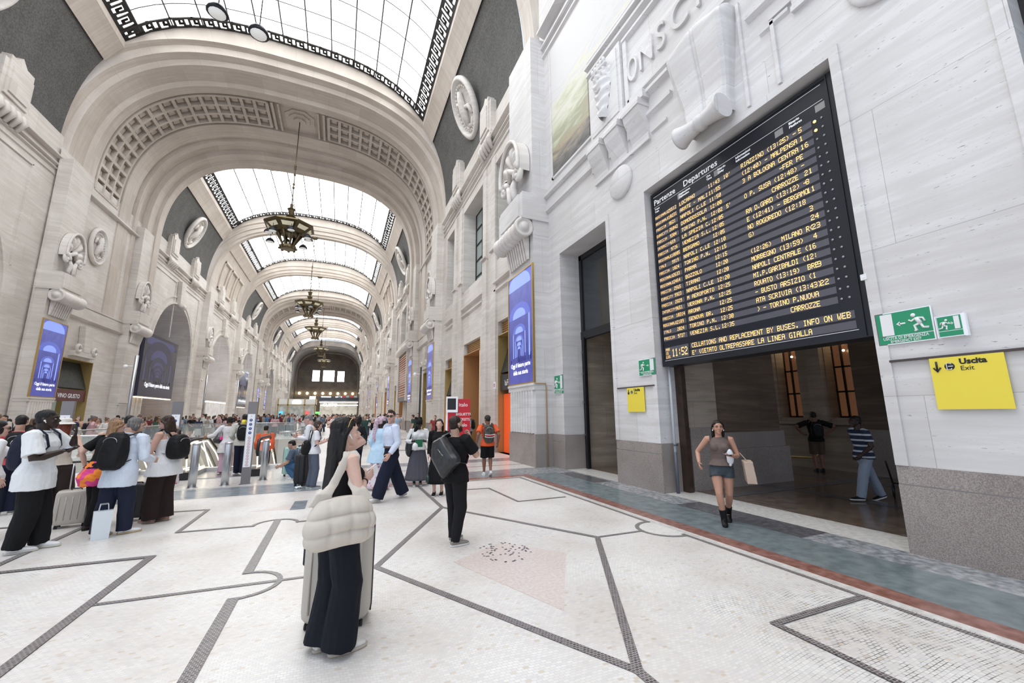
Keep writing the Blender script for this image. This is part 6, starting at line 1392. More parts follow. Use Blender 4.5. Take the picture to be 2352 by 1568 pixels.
        if s.sex == 'f':
            for sg in (1, -1): c = s.P+s.T*.205*H+s.F*.052*H+s.X*sg*.042*H; m.ball(c, .038*H+infl*.8, 10)
        if sleeve > 0:
            for i in range(2):
                r = (.034 if s.sex == 'm' else .029)*H*(.6+.4*s.b)
                if sleeve <= 1: P = [s.sh[i]-s.X*(1, -1)[i]*.03*H, s.sh[i], s.sh[i].lerp(s.el[i], sleeve*.5), s.sh[i].lerp(s.el[i], sleeve)]; q = [r*1.12+infl*.4, r*1.12+infl*.6, r*(.5+slw*.5)+infl*.6, r*slw+infl*.6]
                else: P = [s.sh[i]-s.X*(1, -1)[i]*.03*H, s.sh[i], s.sh[i].lerp(s.el[i], .5), s.el[i], s.el[i].lerp(s.wr[i], .5), s.el[i].lerp(s.wr[i], sleeve-1)]; q = [r*1.12+infl*.4, r*1.12+infl*.6, r*1.0+infl*.75, r*.85+infl*.8, r*.78+infl*.7, r*.60+infl*.5]
                m.tube(P, q, 12)
        me = remesh(m, vox or s.vox, 2, name or kind, wr, 13, .6); nm = name or {'tee': 'tshirt', 'shirt': 'shirt', 'tank': 'tank_top'}.get(kind, kind)
        o = link(nm, me, [mat_ or fab(col)], s.root); s.topo = o; return o
    def collar(s, col=WHT):
        m = MB(); H = s.H; c = s.N+s.T*.012*H
        pts = [c+s.X*.042*H*cos(a)+s.F*.044*H*sin(a)+s.T*(.012*H*(.5-.5*sin(a))) for a in [pi/2+2*pi*(i+.6)/17.2 for i in range(17)]]
        m.tube(pts, .0075*H, 6); m.build('collar', [fab(col)], s.topo, normals=False)
    def straps(s, col, w=.012):
        m = MB(); H = s.H
        for sg in (1, -1): m.tube([s.P+s.T*.235*H+s.X*sg*.05*H-s.F*.052*H, s.sh[0].lerp(s.sh[1], .5-sg*.26)+s.T*.030*H, s.P+s.T*.235*H+s.X*sg*.05*H+s.F*.062*H], w, 6)
        m.build('strap', [fab(col)], s.topo, normals=False)
    def legs(s, kind='trousers', col=BLK, w=(.066, .060, .045, .045), end=1.0, infl=0, mat_=None, wr=.004, top=.035, name=None, vox=None):
        H, b = s.H, s.b; m = MB(); R = s.torso(.010+infl, -.06, top+.005); R = [(s.P+s.T*-.06*H, s.X0*(.085*H*b+infl), s.F0*(.07*H*b+infl))]+R[1:]; loft(m, R, 20)
        for i in range(2):
            h, kn, an = s.hip[i], s.kn[i], s.an[i]; an2 = an+Vector((0, 0, -.018*H)); P = [h+Vector((0, 0, .03*H)), h, h.lerp(kn, .45)]; q = [.055*H*b+infl, w[0]*H*b, (w[0]*.5+w[1]*.5)*H]
            if end > .5: P += [kn, kn.lerp(an2, .5), kn.lerp(an2, (end-.5)*2)]; q += [w[1]*H, (w[1]*.4+w[2]*.6)*H, w[3]*H]
            else: P = P[:2]+[h.lerp(kn, end), h.lerp(kn, end*2)]; q = [.055*H*b, w[0]*H*b, w[0]*H, w[1]*H]
            m.tube(P, q, 14)
        me = remesh(m, vox or s.vox, 2, kind, wr, 11, .45); o = link(name or kind, me, [mat_ or fab(col)], s.root); s.bot = o; return o
    def skirt(s, col, hem=.10, w=.19, pleat=0, topz=.09, name='skirt', mat_=None, wr=.004):
        H = s.H; m = MB(); n = 64; zt = s.P+s.T*topz*H; cen = (s.an[0]+s.an[1])/2; bot = Vector((cen.x, cen.y, hem)); vs = []; K = 14
        for i in range(K+1):
            t = i/K; c = zt.lerp(bot, t); rx = (.078+(w-.078)*t**.8)*H; ry = (.062+(w*.85-.062)*t**.8)*H
            if .1 < t < .4: rx = max(rx, .108*H); ry = max(ry, .082*H)
            for j in range(n): a = 2*pi*j/n; q = 1+pleat*t*cos(a*16)*.5; vs.append(c+Vector((rx*cos(a)*q, ry*sin(a)*q, 0)))
        m.add(vs, [(i*n+j, i*n+(j+1) % n, (i+1)*n+(j+1) % n, (i+1)*n+j) for i in range(K) for j in range(n)]+[tuple(range(n)), tuple(range(K*n, K*n+n))[::-1]], 0, True)
        return m.build(name, [mat_ or fab(col)], s.root)
    def shoes(s, col=WHT, sole=(.7,.7,.68), kind='sneaker', h=0, heel=None):
        H, k = s.H, s.k
        for i in range(2):
            f, pt = s.ft[i]; a = s.an[i]; sd = Vector((f.y, -f.x, 0)); up = Vector((0, 0, 1))
            if pt: fd = (f*cos(pt)-up*sin(pt)); up = (up*cos(pt)+f*sin(pt)); f = fd
            g = a-up*(.050*H)          # ground below the ankle
            m = MB(); z = .022*k
            R = [(-.058, .030, .030), (-.045, .036, .042), (.0, .036, .048), (.05, .040, .036), (.10, .045, .026), (.15, .044, .020), (.185, .032, .014), (.20, .012, .008)]
            loft(m, [(g+f*x*k+up*(z+hh*k*.72), sd*w_*k, up*hh*k) for x, w_, hh in R], 14, 2.3)
            if kind == 'sneaker': m.tube([g+up*.05*k, a+up*.02*k], [.040*k, .037*k], 12)
            if kind == 'boot':
                lg = (s.kn[i]-a).normalized(); m.tube([g+up*.03*k, a, a+lg*.07*k, a+lg*.145*k], [.050*k, .050*k, .052*k, .056*k], 14); m.tube([g+f*.02*k+up*.045*k, g+f*.09*k+up*.038*k, g+f*.16*k+up*.03*k], [.046*k, .046*k, .034*k], 10)
            if heel: pass
            o = link('shoe', remesh(m, max(.006, s.vox*.8), 1, 'shoe'), [fab(col, .5, .05, 20, .05)], s.root)
            m = MB(); loft(m, [(g+f*.07*k+up*.002*k, f*.138*k, sd*.043*k), (g+f*.07*k+up*z*1.1, f*.142*k, sd*.046*k)], 22, 2.5); m.build('sole', [fab(sole, .6, .05, 20, .05)], o, normals=False)
    def phone(s, i=0, lab='', off=.10, up=None):
        fd, pn, cu = s.hd[i]; w = s.root.matrix_world if False else None
        Mx = Matrix.Translation(s.root.location) @ Matrix.Rotation(s.root.rotation_euler.z, 4, 'Z')
        nn = (Vector(pn)-fd*Vector(pn).dot(fd)).normalized(); c = s.wr[i]+fd*off+nn*.022; ac = fd.cross(nn)
        r = empty('phone', Mx @ c, lab, 'phone'); Rm = (Mx.to_3x3() @ Matrix((ac, fd, nn)).transposed()).to_4x4(); r.matrix_world = Matrix.Translation(Mx @ c) @ Rm
        m = MB(); m.box((-.036, -.075, -.004), (.036, .075, .004)); m.build('case', [WHITE if 'white' in lab else BLACK], r); m = MB(); m.box((-.032, -.07, .004), (.032, .07, .0048)); m.build('screen', [mat('phone_screen', (.3,.33,.4), .2, emit=.4)], r); return r
    def W(s, p):
        return Matrix.Translation(s.root.location) @ Matrix.Rotation(s.root.rotation_euler.z, 4, 'Z') @ Vector(p)
    def item(s, name, label, cat, group=None, at=None):
        """top-level thing in this person's own axes"""
        r = empty(name, s.root.location, label, cat, group); r.rotation_euler = s.root.rotation_euler; return r
def backpack(f, label, col=BLK, w=.15, h=.23, d=.085, drop=0, sag=0, mat_=None, straps=True, wr=.006, group=None):
    H = f.H; r = f.item('backpack', label, 'backpack', group); m = MB(); c = f.P+f.T*(.165-drop)*H-f.F*(.062*H+d*.75)*1.0
    R = []
    for i in range(9):
        a = -pi/2+pi*i/8; q = max(.15, cos(a))**.45; R.append((c+f.T*h*sin(a)*1.0, f.X*w*q, f.F*d*q*(1.1-.25*sin(a))))
    loft(m, R, 20, 3.0); me = remesh(m, .008, 2, 'bag', wr, 12, .7); mm = mat_ or fab(col, .6, .1, 30, .2); bag = link('bag', me, [mm], r)
    m = MB(); R = [(c-f.F*d*.75+f.T*(-h*.45)+f.T*h*.42*sin(a_), f.X*w*.75*max(.2, cos(a_))**.4, f.F*d*.42*max(.2, cos(a_))**.4) for a_ in [-pi/2+pi*i/6 for i in range(7)]]; loft(m, R, 16, 3); link('front_pocket', remesh(m, .008, 2, 'pocket', .002), [mm], bag)
    m = MB(); zc = c-f.F*(d*1.08)
    m.tube([zc+f.X*w*.6*cos(a)+f.T*h*(.45+.25*sin(a))+f.F*.012 for a in [pi*i/8 for i in range(9)]], .0035, 5); m.build('zip', [STEEL], bag, normals=False)
    if straps:
        for sg in (1, -1):
            m = MB(); s_ = f.sh[0 if sg > 0 else 1]; i_ = s_.lerp(f.N, .36)
            loft(m, [(p, a_, b_) for p, a_, b_ in [(c+f.T*h*.8+f.X*sg*w*.45+f.F*d*.6, f.X*.02, f.F*.01), (i_-f.F*.045*H+f.T*.028*H, f.X*.024, f.F*.012), (i_+f.F*.005*H+f.T*.046*H, f.X*.024, (f.F+f.T).normalized()*.012), (i_+f.F*.058*H+f.T*.0*H, f.X*.024, f.F*.010), (f.P+f.T*.20*H+f.X*sg*.072*H+f.F*.072*H*f.b, f.X*.022, f.F*.010), (f.P+f.T*.12*H+f.X*sg*.092*H+f.F*.03*H, f.F*.018, f.X*.008), (c+f.X*sg*w*.8-f.T*h*.6+f.F*d*.4, f.F*.014, f.X*.008)]], 10)
            m.build('shoulder_strap', [mm], r, normals=False)
    return r
def sling(f, label, pts, w=.016, col=BLK, name='bag_strap'): pass
# ---------------------------------------------------------------- A: the woman in front with tote bag and suitcase
A = Fig(.05, 3.55, radians(-68), 1.69, 'person seen in profile with long black hair, black top, navy trousers, holding a phone', 'f', vox=.0065, skin_=(.70,.46,.37), twist=radians(0),
    legs=((.045, .03, 0, radians(-8)), (.045, -.03, 0, radians(10))),
    arms=(((-.14, .175, -.185), (.9, -.5, -.6), (-.25, 1, .55), (-1, 0, .3), .75), ((.0, .03, .20), (.15, 1, .25), (-.5, -.6, .7), (-.3, -1, -.5), .6)), head=(radians(-4), radians(4), 0))
A.face(brow=(.012,.008,.006), lip=(.42,.12,.11))
h_ = A.hair('long', (.007,.006,.006), length=.52, noise_=.006, spread=.004)
A.top('tank', BLK, hem=.07, infl=.006, sleeve=0, wr=.002, zt=.24, name='tank_top'); A.straps(BLK, .008)
A.legs('trousers', (.0075,.0095,.015), w=(.064, .064, .070, .074), end=1.0, top=.09, wr=.007)
A.shoes((.70,.68,.64), (.52,.46,.38))
A.phone(0, 'white phone held up in the right hand of the woman in front', .09)
m = MB()
w_ = A.wr[0]; d_ = (A.wr[0]-A.el[0]).normalized(); a_ = d_.orthogonal().normalized(); b_ = d_.cross(a_); c_ = w_-d_*.03
m.tube([c_+a_*.031*cos(t*pi/8)+b_*.031*sin(t*pi/8) for t in range(17)], .006, 6, cap=False); 
r = A.item('bracelet', 'dark brown cord bracelet on the wrist holding the white phone', 'bracelet'); m.build('cord', [mat('cord_brown', (.05,.015,.012), .5)], r, normals=False)
m = MB(); m.ball(c_+a_*.033, .006, 6); m.build('clasp', [BRASS], r, normals=False)
r = A.item('earbud', 'white wireless earbud in the ear of the long-haired woman', 'earbud'); m = MB(); m.ball(A.hp(.086, .004, .42), .009, 8); m.tube([A.hp(.090, .006, .42), A.hp(.090, .022, .25)], .0042, 6); m.build('earpiece', [WHITE], r, normals=False); m = MB(); m.ball(A.hp(.090, .022, .245), .0044, 6); m.build('tip', [STEEL], r, normals=False)
r = A.item('sunglasses', 'sunglasses pushed up onto long black hair', 'sunglasses'); m = MB()
for sg in (1, -1): loft(m, [(A.hp(sg*.036, .052, 1.04), A.hX*.030, A.hF*.026), (A.hp(sg*.036, .056, 1.075), A.hX*.029, A.hF*.025)], 14)
m.build('lens', [GLASSDK], r, normals=False); m = MB()
for sg in (1, -1): m.tube([A.hp(sg*.066, .052, 1.04), A.hp(sg*.092, .01, .90), A.hp(sg*.098, -.012, .68)], .0035, 6)
m.build('temple_arm', [BRASS], r, normals=False)
# quilted tote bag on the right shoulder
PUFF = mat('quilted_cream', (.60,.545,.475), .6, noise=.06, nscale=5, bump=.1)
r = A.item('tote_bag', 'large puffy cream quilted tote bag hanging from the shoulder of the woman in front', 'bag')
m = MB(); cB = Vector((.270, -.09, .950)); n = 128; K = 64; vs = []
for i in range(K+1):
    t = i/K; z = .325*(t-.5); wv = .232-.034*(t-.35)**2*4+.02*sin(t*pi); wv *= (1-.20*max(0, (.18-t)/.18)**2)*(1-.06*max(0, (t-.8)/.2)); th = .105*sin(pi*min(1, max(.0, t*.86+.10)))**.7+.012
    for j in range(n):
        a = 2*pi*j/n; ca, sa = cos(a), sin(a); y = math.copysign(abs(ca)**.8, ca)*wv; x = math.copysign(abs(sa)**.75, sa)*th
        row = (t*3.0) % 1; pl = sin(pi*row)**.45; colp = ((y+.25)/.145) % 1; pc = sin(pi*colp)**.4
        q = 1-.30*(1-pl)-.20*(1-pc)*(1 if .04 < t < .97 else 0)
        q += .05*mn.noise(Vector((y*30, x*10, z*9)))+.03*mn.noise(Vector((y*55, x*9, z*14+3)))
        vs.append(cB+Vector((x*q, y*(1-.05*(1-pl)), z+.012*cos(y*9))))
m.add(vs, [(i*n+j, i*n+(j+1) % n, (i+1)*n+(j+1) % n, (i+1)*n+j) for i in range(K) for j in range(n)]+[tuple(range(n))[::-1], tuple(range(K*n, K*n+n))], 0, True); m.build('quilted_body', [PUFF], r)
shp = A.sh[0]+Vector((-.035, -.005, .047))
for sg, q in ((1, .15), (-1, .15)):
    m = MB(); P = [cB+Vector((.02*sg, sg*.15, .12)), cB+Vector((-.01, sg*.125, .20)), Vector((.21, sg*.07-.07, 1.20)), shp+Vector((.045, sg*.035, -.03)), shp+Vector((.0, sg*.012, .008)), shp+Vector((-.05, 0, -.02))]
    if sg > 0: P = P[:4]+[shp+Vector((.005, .02, .01))]
    loft(m, [(p, Vector((0, 1, .15*sg)).normalized()*w_, Vector((1, 0, .3)).normalized()*.014) for p, w_ in zip(P, (.075, .058, .036, .034, .034, .03))], 14); link('strap', remesh(m, .006, 2, 'strap', .003, 25, .3), [PUFF], r)
# big beige suitcase behind her
def suitcase(name, label, loc, rz, w, d, h, mt, handle=0, ribs=7, wheel=BLACK, group=None, horizontal=False, tilt=0):
    r = empty(name, loc, label, 'suitcase', group, rz=rz); z0 = .055; r.rotation_euler.x = tilt
    m = MB(); R = []
    for z, q in ((0, .90), (.03, .98), (.07, 1), (h-.07-z0, 1), (h-.03-z0, .98), (h-z0, .90)): R.append(((0, 0, z0+z), Vector((w/2*q, 0, 0)), Vector((0, d/2*q, 0))))
    loft(m, R, 40, 5.0); sh = m.build('shell', [mt], r)
    m = MB()
    for k in range(ribs):
        x = -w/2*.72+w*.72*2*k/2/(ribs-1)
        for s in (-1, 1): m.tube([(x, s*(d/2-.002), z0+.07), (x, s*(d/2-.002), h-.08)], .009, 6)
    m.build('ribs', [mt], sh)
    m = MB(); m.tube([(w/2*.985, 0, z0+.01), (w/2+.002, 0, z0+.06), (w/2+.002, 0, h-.06), (w/2*.97, 0, h-.005), (-w/2*.97, 0, h-.005), (-w/2-.002, 0, h-.06), (-w/2-.002, 0, z0+.06), (-w/2*.985, 0, z0+.01)], .007, 6); m.build('zip', [DKMETAL], sh)
    for x in (-w/2+.06, w/2-.06):
        for y in (-d/2+.05, d/2-.05):
            m = MB(); Mx = Matrix.Translation((x, y, .026)) @ Matrix.Rotation(pi/2, 4, 'Y'); m.lathe([(.012, -.018), (.025, -.017), (.025, -.004), (.015, -.002), (.015, .002), (.025, .004), (.025, .017), (.012, .018)], 14, mtx=Mx); m.tube([(x, y, .04), (x, y, .07)], .016, 8); m.build('wheel', [wheel], r)
    m = MB(); m.tube([(w/2+.01, -.0, h*.55), (w/2+.03, 0, h*.57), (w/2+.03, 0, h*.72), (w/2+.01, 0, h*.74)], .010, 6); m.tube([(-.06, 0, h), (-.05, 0, h+.022), (.05, 0, h+.022), (.06, 0, h)], .010, 6); m.build('grip', [DKMETAL], r)
    if handle:
        m = MB(); m.tube([(-.10, d/2-.05, h-.03), (-.10, d/2-.05, h+handle)], .009, 8); m.tube([(.10, d/2-.05, h-.03), (.10, d/2-.05, h+handle)], .009, 8); m.build('pull_rods', [STEEL], r)
        m = MB(); m.tube([(-.12, d/2-.05, h+handle), (.12, d/2-.05, h+handle)], .014, 8); m.build('pull_grip', [BLACK], r)
    return r
CASEB = mat('case_beige', (.50,.46,.41), .45, noise=.04, nscale=3)
suitcase('suitcase', 'tall beige hard-shell suitcase standing behind the woman in front', (.10, 4.02, 0), radians(166), .53, .33, .80, CASEB, ribs=6)
# ---------------------------------------------------------------- B: bearded man in black
B = Fig(1.52, 5.60, radians(-62), 1.68, 'bearded person in black t-shirt and black jeans, hand at mouth', 'm', vox=.007, skin_=S_OLIVE, build=1.08,
    legs=((.055, -.06, 0, radians(-18)), (.055, .07, 0, radians(10))), arms=(((-.09, .17, -.01), (.5, .2, -1), (-.6, .3, .8), (-.5, -.8, .2), .8), ((-.10, .22, -.20), (.3, -.3, -1), (-.3, 1, .5), (-.2, 0, 1), .6)), head=(radians(2), radians(10), 0))
B.face(brow=(.02,.012,.01), lip=(.35,.12,.10), beard=(.045,.018,.010)); B.hair('short', (.022,.014,.011), noise_=.005); B.top('tee', BLK, hem=-.05, infl=.016, sleeve=.72, slw=1.3, wr=.007)
B.legs('jeans', (.010,.010,.012), w=(.062, .050, .039, .036), wr=.007); B.shoes((.27,.25,.23), (.70,.68,.66))
B.phone(1, 'phone in the other hand of the bearded man', .10)
r = B.item('sling_bag', 'slouchy black leather sling bag across the back of the bearded man', 'bag')
LEA = mat('black_leather', (.018,.019,.023), .38, noise=.15, nscale=8, bump=.2, spec=.6)
m = MB(); c = B.P+B.T*.14*B.H-B.F*.215+B.X*.03
# slanted five-sided pouch
P5 = [(-.235, .22), (-.05, .285), (.24, .015), (.235, -.05), (-.01, -.27), (-.245, -.02)]
def sl(u, q): return [c+B.X*x*q+B.T*z*q+B.F*u for x, z in P5]
for u, q in ((-.085, .62), (-.06, .88), (0, 1.0), (.07, .96), (.105, .8)): m.v += [tuple(p) for p in sl(u, q)]
for i in range(4):
    for j in range(6): m.f.append((i*6+j, i*6+(j+1) % 6, (i+1)*6+(j+1) % 6, (i+1)*6+j)); m.m.append(0); m.sm.append(True)
m.f += [tuple(range(6))[::-1], tuple(range(24, 30))]; m.m += [0, 0]; m.sm += [True, True]
link('pouch', remesh(m, .008, 8, 'pouch', .010, 7, .8), [LEA], r)
m = MB(); s0 = B.sh[1].lerp(B.N, .5)+B.T*.045*B.H
loft(m, [(p, B.X*.026, (B.F*.4+B.T*.6)*.008) for p in (c+B.X*-.10+B.T*.24+B.F*.03, B.sh[1].lerp(B.N, .45)-B.F*.075*B.H+B.T*.02*B.H, s0, B.P+B.T*.24*B.H+B.F*.075*B.H, B.P+B.T*.14*B.H+B.F*.085*B.H+B.X*.1, B.P+B.T*.09*B.H+B.F*.02*B.H+B.X*.172, c+B.X*.2-B.T*.03)], 10); m.build('bag_strap', [LEA], r, normals=False)
m = MB(); m.tube([c-B.F*.088+B.X*-.05+B.T*.12, c-B.F*.09+B.X*.06+B.T*.04], .004, 5); m.build('zip', [STEEL], r, normals=False)
# ---------------------------------------------------------------- C: walking man in white shirt
C_ = Fig(1.06, 8.85, radians(108), 1.81, 'person striding left in pale blue shirt, brown belt, wide black trousers and sunglasses', 'm', vox=.008, skin_=(.62,.38,.30), lean=radians(4), pel=(0, .0), drop=.025,
    legs=((.035, -.30, .02, 0, .25), (.035, .28, 0, 0, 0)), arms=(((.05, -.10, -.50), (.2, -1, 0), None, None, .5), ((.05, .12, -.48), (.2, -1, 0), None, None, .5)), head=(radians(48), radians(4), 0))
C_.face(brow=(.03,.02,.015), lip=(.42,.18,.15), shades=True); C_.hair('quiff', (.045,.028,.02), noise_=.004); C_.top('shirt', (.62,.68,.82), hem=.072, infl=.020, sleeve=1.93, wr=.007); C_.collar((.62,.68,.82))
C_.legs('trousers', NAVY, w=(.072, .072, .068, .068), wr=.009, top=.085); C_.shoes(WHT, (.62,.58,.52))
m = MB(); loft(m, [(C_.P+C_.T*z*C_.H, C_.X0*(.092*C_.H+.022), C_.F0*(.070*C_.H+.022)) for z in (.052, .072)], 26); m.build('belt', [fab((.11,.07,.05), .5)], C_.root, normals=False)
# ---------------------------------------------------------------- D: blue tunic, floral headscarf
D_ = Fig(.95, 10.15, radians(-55), 1.66, 'person in light blue smocked tunic over a floral skirt, pink floral headscarf down the back', 'f', vox=.009, skin_=S_DARK, build=1.15, arms=(((-.05, .24, -.30), (.2, -1, -.5), None, None, .5), None), head=(radians(-12), radians(0), 0))
FLOR = bpy.data.materials.new('floral_print'); nt, b = nodes(FLOR); tc = N(nt, 'TexCoord'); vv = N(nt, 'TexVoronoi', Scale=14.0); nt.links.new(tc.outputs['Object'], vv.inputs['Vector']); rr_ = N(nt, 'ValToRGB'); el = rr_.color_ramp.elements; el[0].position = .15; el[0].color = (.28,.20,.40,1); el[1].position = .45; el[1].color = (.70,.64,.70,1); e = el.new(.28); e.color = (.65,.30,.28,1); nt.links.new(vv.outputs['Distance'], rr_.inputs[0]); nt.links.new(rr_.outputs[0], b.inputs['Base Color']); b.inputs['Roughness'].default_value = .8
D_.skirt(WHT, hem=.05, w=.17, pleat=.06, mat_=FLOR); D_.top('tunic', (.50,.68,.84), hem=-.16, infl=.03, sleeve=1.9, flare=.09, slw=1.6, wr=.010); D_.face(lip=None, eyes=True); D_.shoes((.5,.4,.3))
m = MB(); D_.cap_hair(m, .002, 1.08); m.tube([D_.hp(0, -.11, .85), D_.hp(0, -.14, .5), D_.hp(-.01, -.15, .0), D_.hp(-.02, -.17, -.9), D_.hp(-.02, -.16, -1.6)], [.05, .06, .05, .05, .035], 10); link('headscarf', remesh(m, .009, 2, 'scarf', .008, 16, .4), [mat('scarf_floral', (.66,.48,.56), .8, noise=.5, nscale=26)], D_.root)
# ---------------------------------------------------------------- E: black beanie, white jumper, grey pleated skirt
E_ = Fig(1.86, 10.28, radians(172), 1.60, 'person in black hat, white jumper and long grey pleated skirt holding a green bag', 'f', vox=.009, skin_=S_DARK, arms=(((-.02, .26, -.26), (.6, -.3, -1), (-.4, 1, .1), (-.6, 0, 1), .6), ((-.02, .26, -.26), (.6, -.3, -1), (-.4, 1, .1), (-.6, 0, 1), .6)), head=(0, radians(-28), 0))
E_.skirt((.10,.10,.125), hem=.14, w=.18, pleat=.10); E_.top('jumper', (.75,.75,.75), hem=.0, infl=.025, sleeve=1.9, wr=.008); E_.face(lip=None); E_.shoes((.5,.5,.5)); m = MB(); E_.cap_hair(m, .0, 1.07); m.tube([E_.hp(.03, -.02, .2), E_.hp(.08, .06, -.2), E_.hp(.06, .11, -1.2)], [.05, .05, .03], 9); link('black_hat', remesh(m, .01, 2, 'hat', .003), [fab(BLK)], E_.root)
r = E_.item('paper_bag', 'green and white paper bag held by the person in the grey skirt', 'bag'); m = MB(); c = (E_.wr[0]+E_.wr[1])/2+Vector((0, .1, -.03)); m.box(c-Vector((.08, .05, .09)), c+Vector((.08, .05, .08))); m.build('bag', [mat('bag_green', (.01,.13,.06), .5)], r); m = MB(); m.ball(c+Vector((.09, .04, -.08)), (.07, .05, .09), 9); m.build('white_wrap', [WHITE], r, normals=False)
r = E_.item('shoulder_bag', 'large black shoulder bag on the arm of the person in the grey skirt', 'bag'); m = MB(); m.ball(E_.P+Vector((.22, -.02, .05)), (.09, .16, .22), 14, rings=10); link('pouch', remesh(m, .01, 2, 'pouch', .01), [LEA], r); m = MB(); m.tube([E_.P+Vector((.22, .10, .2)), E_.sh[0]+Vector((-.02, .03, .05)), E_.sh[0]+Vector((-.03, -.03, .05)), E_.P+Vector((.22, -.12, .2))], .014, 6); m.build('handle', [LEA], r, normals=False)
# ---------------------------------------------------------------- F: orange t-shirt, shark backpack
F_ = Fig(3.90, 10.98, radians(-8), 1.66, 'person walking away in orange t-shirt and black shorts with a patterned backpack', 'm', vox=.009, skin_=S_BROWN, build=1.0, legs=((.04, -.12, .05, 0, .5), (.05, .10, 0, 0)), arms=(((.10, -.02, -.47), (.3, -1, 0), None, None, .5), ((.12, -.02, -.46), (.3, -1, 0), None, None, .5)), head=(radians(20), 0, 0))
F_.hair('short', (.02,.015,.012)); F_.top('tee', (.80,.13,.045), hem=-.04, infl=.02, sleeve=.7, slw=1.4); F_.legs('shorts', BLK, w=(.068, .066, .06, .06), end=.46, wr=.008); F_.shoes(WHT, WHT)
m = MB(); bl_ = F_.cap_hair(m, .0, 1.05, False); loft(m, [(F_.hp(0, .10, .78), F_.hX*.05, F_.hF*.04), (F_.hp(0, .10, .80), F_.hX*.05, F_.hF*.04)], 12); link('cap', remesh(m, .008, 1, 'cap'), [fab((.05,.05,.045), .8, .6, 18)], F_.root)
bp = backpack(F_, 'camouflage backpack with jagged white teeth print, on the person in orange', w=.15, h=.25, d=.10, mat_=mat('camouflage', (.085,.075,.06), .7, noise=.8, nscale=16))
m = MB(); c = F_.P+F_.T*.165*F_.H-F_.F*(.062*F_.H+.075)
for row, sgn in ((.0, -1), (-.085, 1)):
    for k in range(9): x = -.12+.030*k; yy = -.118-.0+.3*x*x*8*.1; z = row-.02*cos(x*12); m.prism([c+F_.X*(x-.014)+F_.T*z-F_.F*.135, c+F_.X*(x+.014)+F_.T*z-F_.F*.135, c+F_.X*x+F_.T*(z+sgn*.035)-F_.F*.14], F_.F*.03)
m.build('teeth', [WHITE], bp); m = MB(); m.tube([c+F_.X*(-.12)+F_.T*-.045-F_.F*.128, c-F_.T*.05-F_.F*.142, c+F_.X*.12-F_.T*.045-F_.F*.128], .016, 6); m.build('red_mouth', [mat('mouth_red', (.5,.02,.03), .5)], bp)
# ---------------------------------------------------------------- G: young woman walking out of the passage
G_ = Fig(5.66, 4.86, radians(133), 1.60, 'person walking towards the viewer in taupe halter top, denim shorts and black boots', 'f', vox=.007, skin_=(.50,.27,.19), drop=.02, legs=((.02, .13, 0, 0), (.03, -.20, .035, 0, .3)), arms=(((.16, .12, -.40), (.6, -1, 0), None, None, .6), ((.0, .22, -.26), (.5, -.6, -1), (-.8, .6, .05), (0, .1, 1), .7)), head=(radians(8), 0, 0))
G_.face(brow=(.012,.008,.006), lip=(.45,.14,.12)); G_.hair('long', (.010,.008,.008), length=.22, noise_=.003); G_.top('halter', (.155,.115,.105), hem=.03, infl=.008, sleeve=0, wr=.005, zt=.305, name='halter_top'); 
m = MB(); m.tube([G_.N+G_.X*.04*cos(a)+G_.F*.05*sin(a)+G_.T*(.01-.03*sin(a)) for a in [2*pi*i/16 for i in range(17)]], .017, 8, cap=False); m.build('draped_collar', [fab((.155,.115,.105))], G_.topo, normals=False)
G_.legs('denim_shorts', (.035,.05,.062), w=(.062, .064, .06, .06), end=.16, wr=.004, top=.07, mat_=mat('denim', (.045,.06,.075), .8, noise=.35, nscale=14)); G_.shoes(BLK, BLK, 'boot')
m = MB(); m.box((-.015, .095, G_.P.z+.05), (.015, .11, G_.P.z+.075)); m.build('belt_buckle', [STEEL], G_.bot)
for sg in (1, -1): m = MB(); m.ball(G_.hp(sg*.084, -.004, .28), .011, 8); m.build('earring', [WHITE], G_.root, normals=False)
G_.phone(1, 'phone in the hand of the woman walking in denim shorts', .09)
r = G_.item('white_pouch', 'white plastic pouch tucked under the arm of the woman in denim shorts', 'bag'); m = MB(); m.ball(G_.P+G_.X*-.13+G_.F*.13+G_.T*.19, (.055, .05, .12), 12, rings=9); link('bag', remesh(m, .007, 2, 'bag', .006, 20), [mat('plastic_white', (.72,.74,.78), .35)], r); m = MB(); m.tube([G_.P+G_.X*-.13+G_.F*.13+G_.T*.08, G_.P+G_.X*-.12+G_.F*.15+G_.T*.06], .02, 6); m.build('knot', [WHITE], r, normals=False)
r = G_.item('paper_bag', 'brown paper carrier bag hanging from the bent arm of the woman in denim shorts', 'bag'); m = MB(); c = Vector((G_.el[1].x-.10, G_.el[1].y+.06, G_.P.z-.02)); KR = mat('kraft_paper', (.50,.38,.30), .7, noise=.08, nscale=4)
m.prism([c+Vector(v) for v in ((-.11, -.17, -.17), (-.11, .17, -.17), (-.08, .15, .15), (-.08, -.15, .15))], (.13, 0, 0)); link('bag', remesh(m, .007, 1, 'bag', .004, 12), [KR], r)
m = MB(); m.tube([c+Vector((-.02, -.09, .14)), G_.el[1]+Vector((-.03, -.02, .05)), G_.el[1]+Vector((-.03, .03, .05)), c+Vector((-.02, .09, .14))], .006, 6); m.build('handle', [KR], r, normals=False)
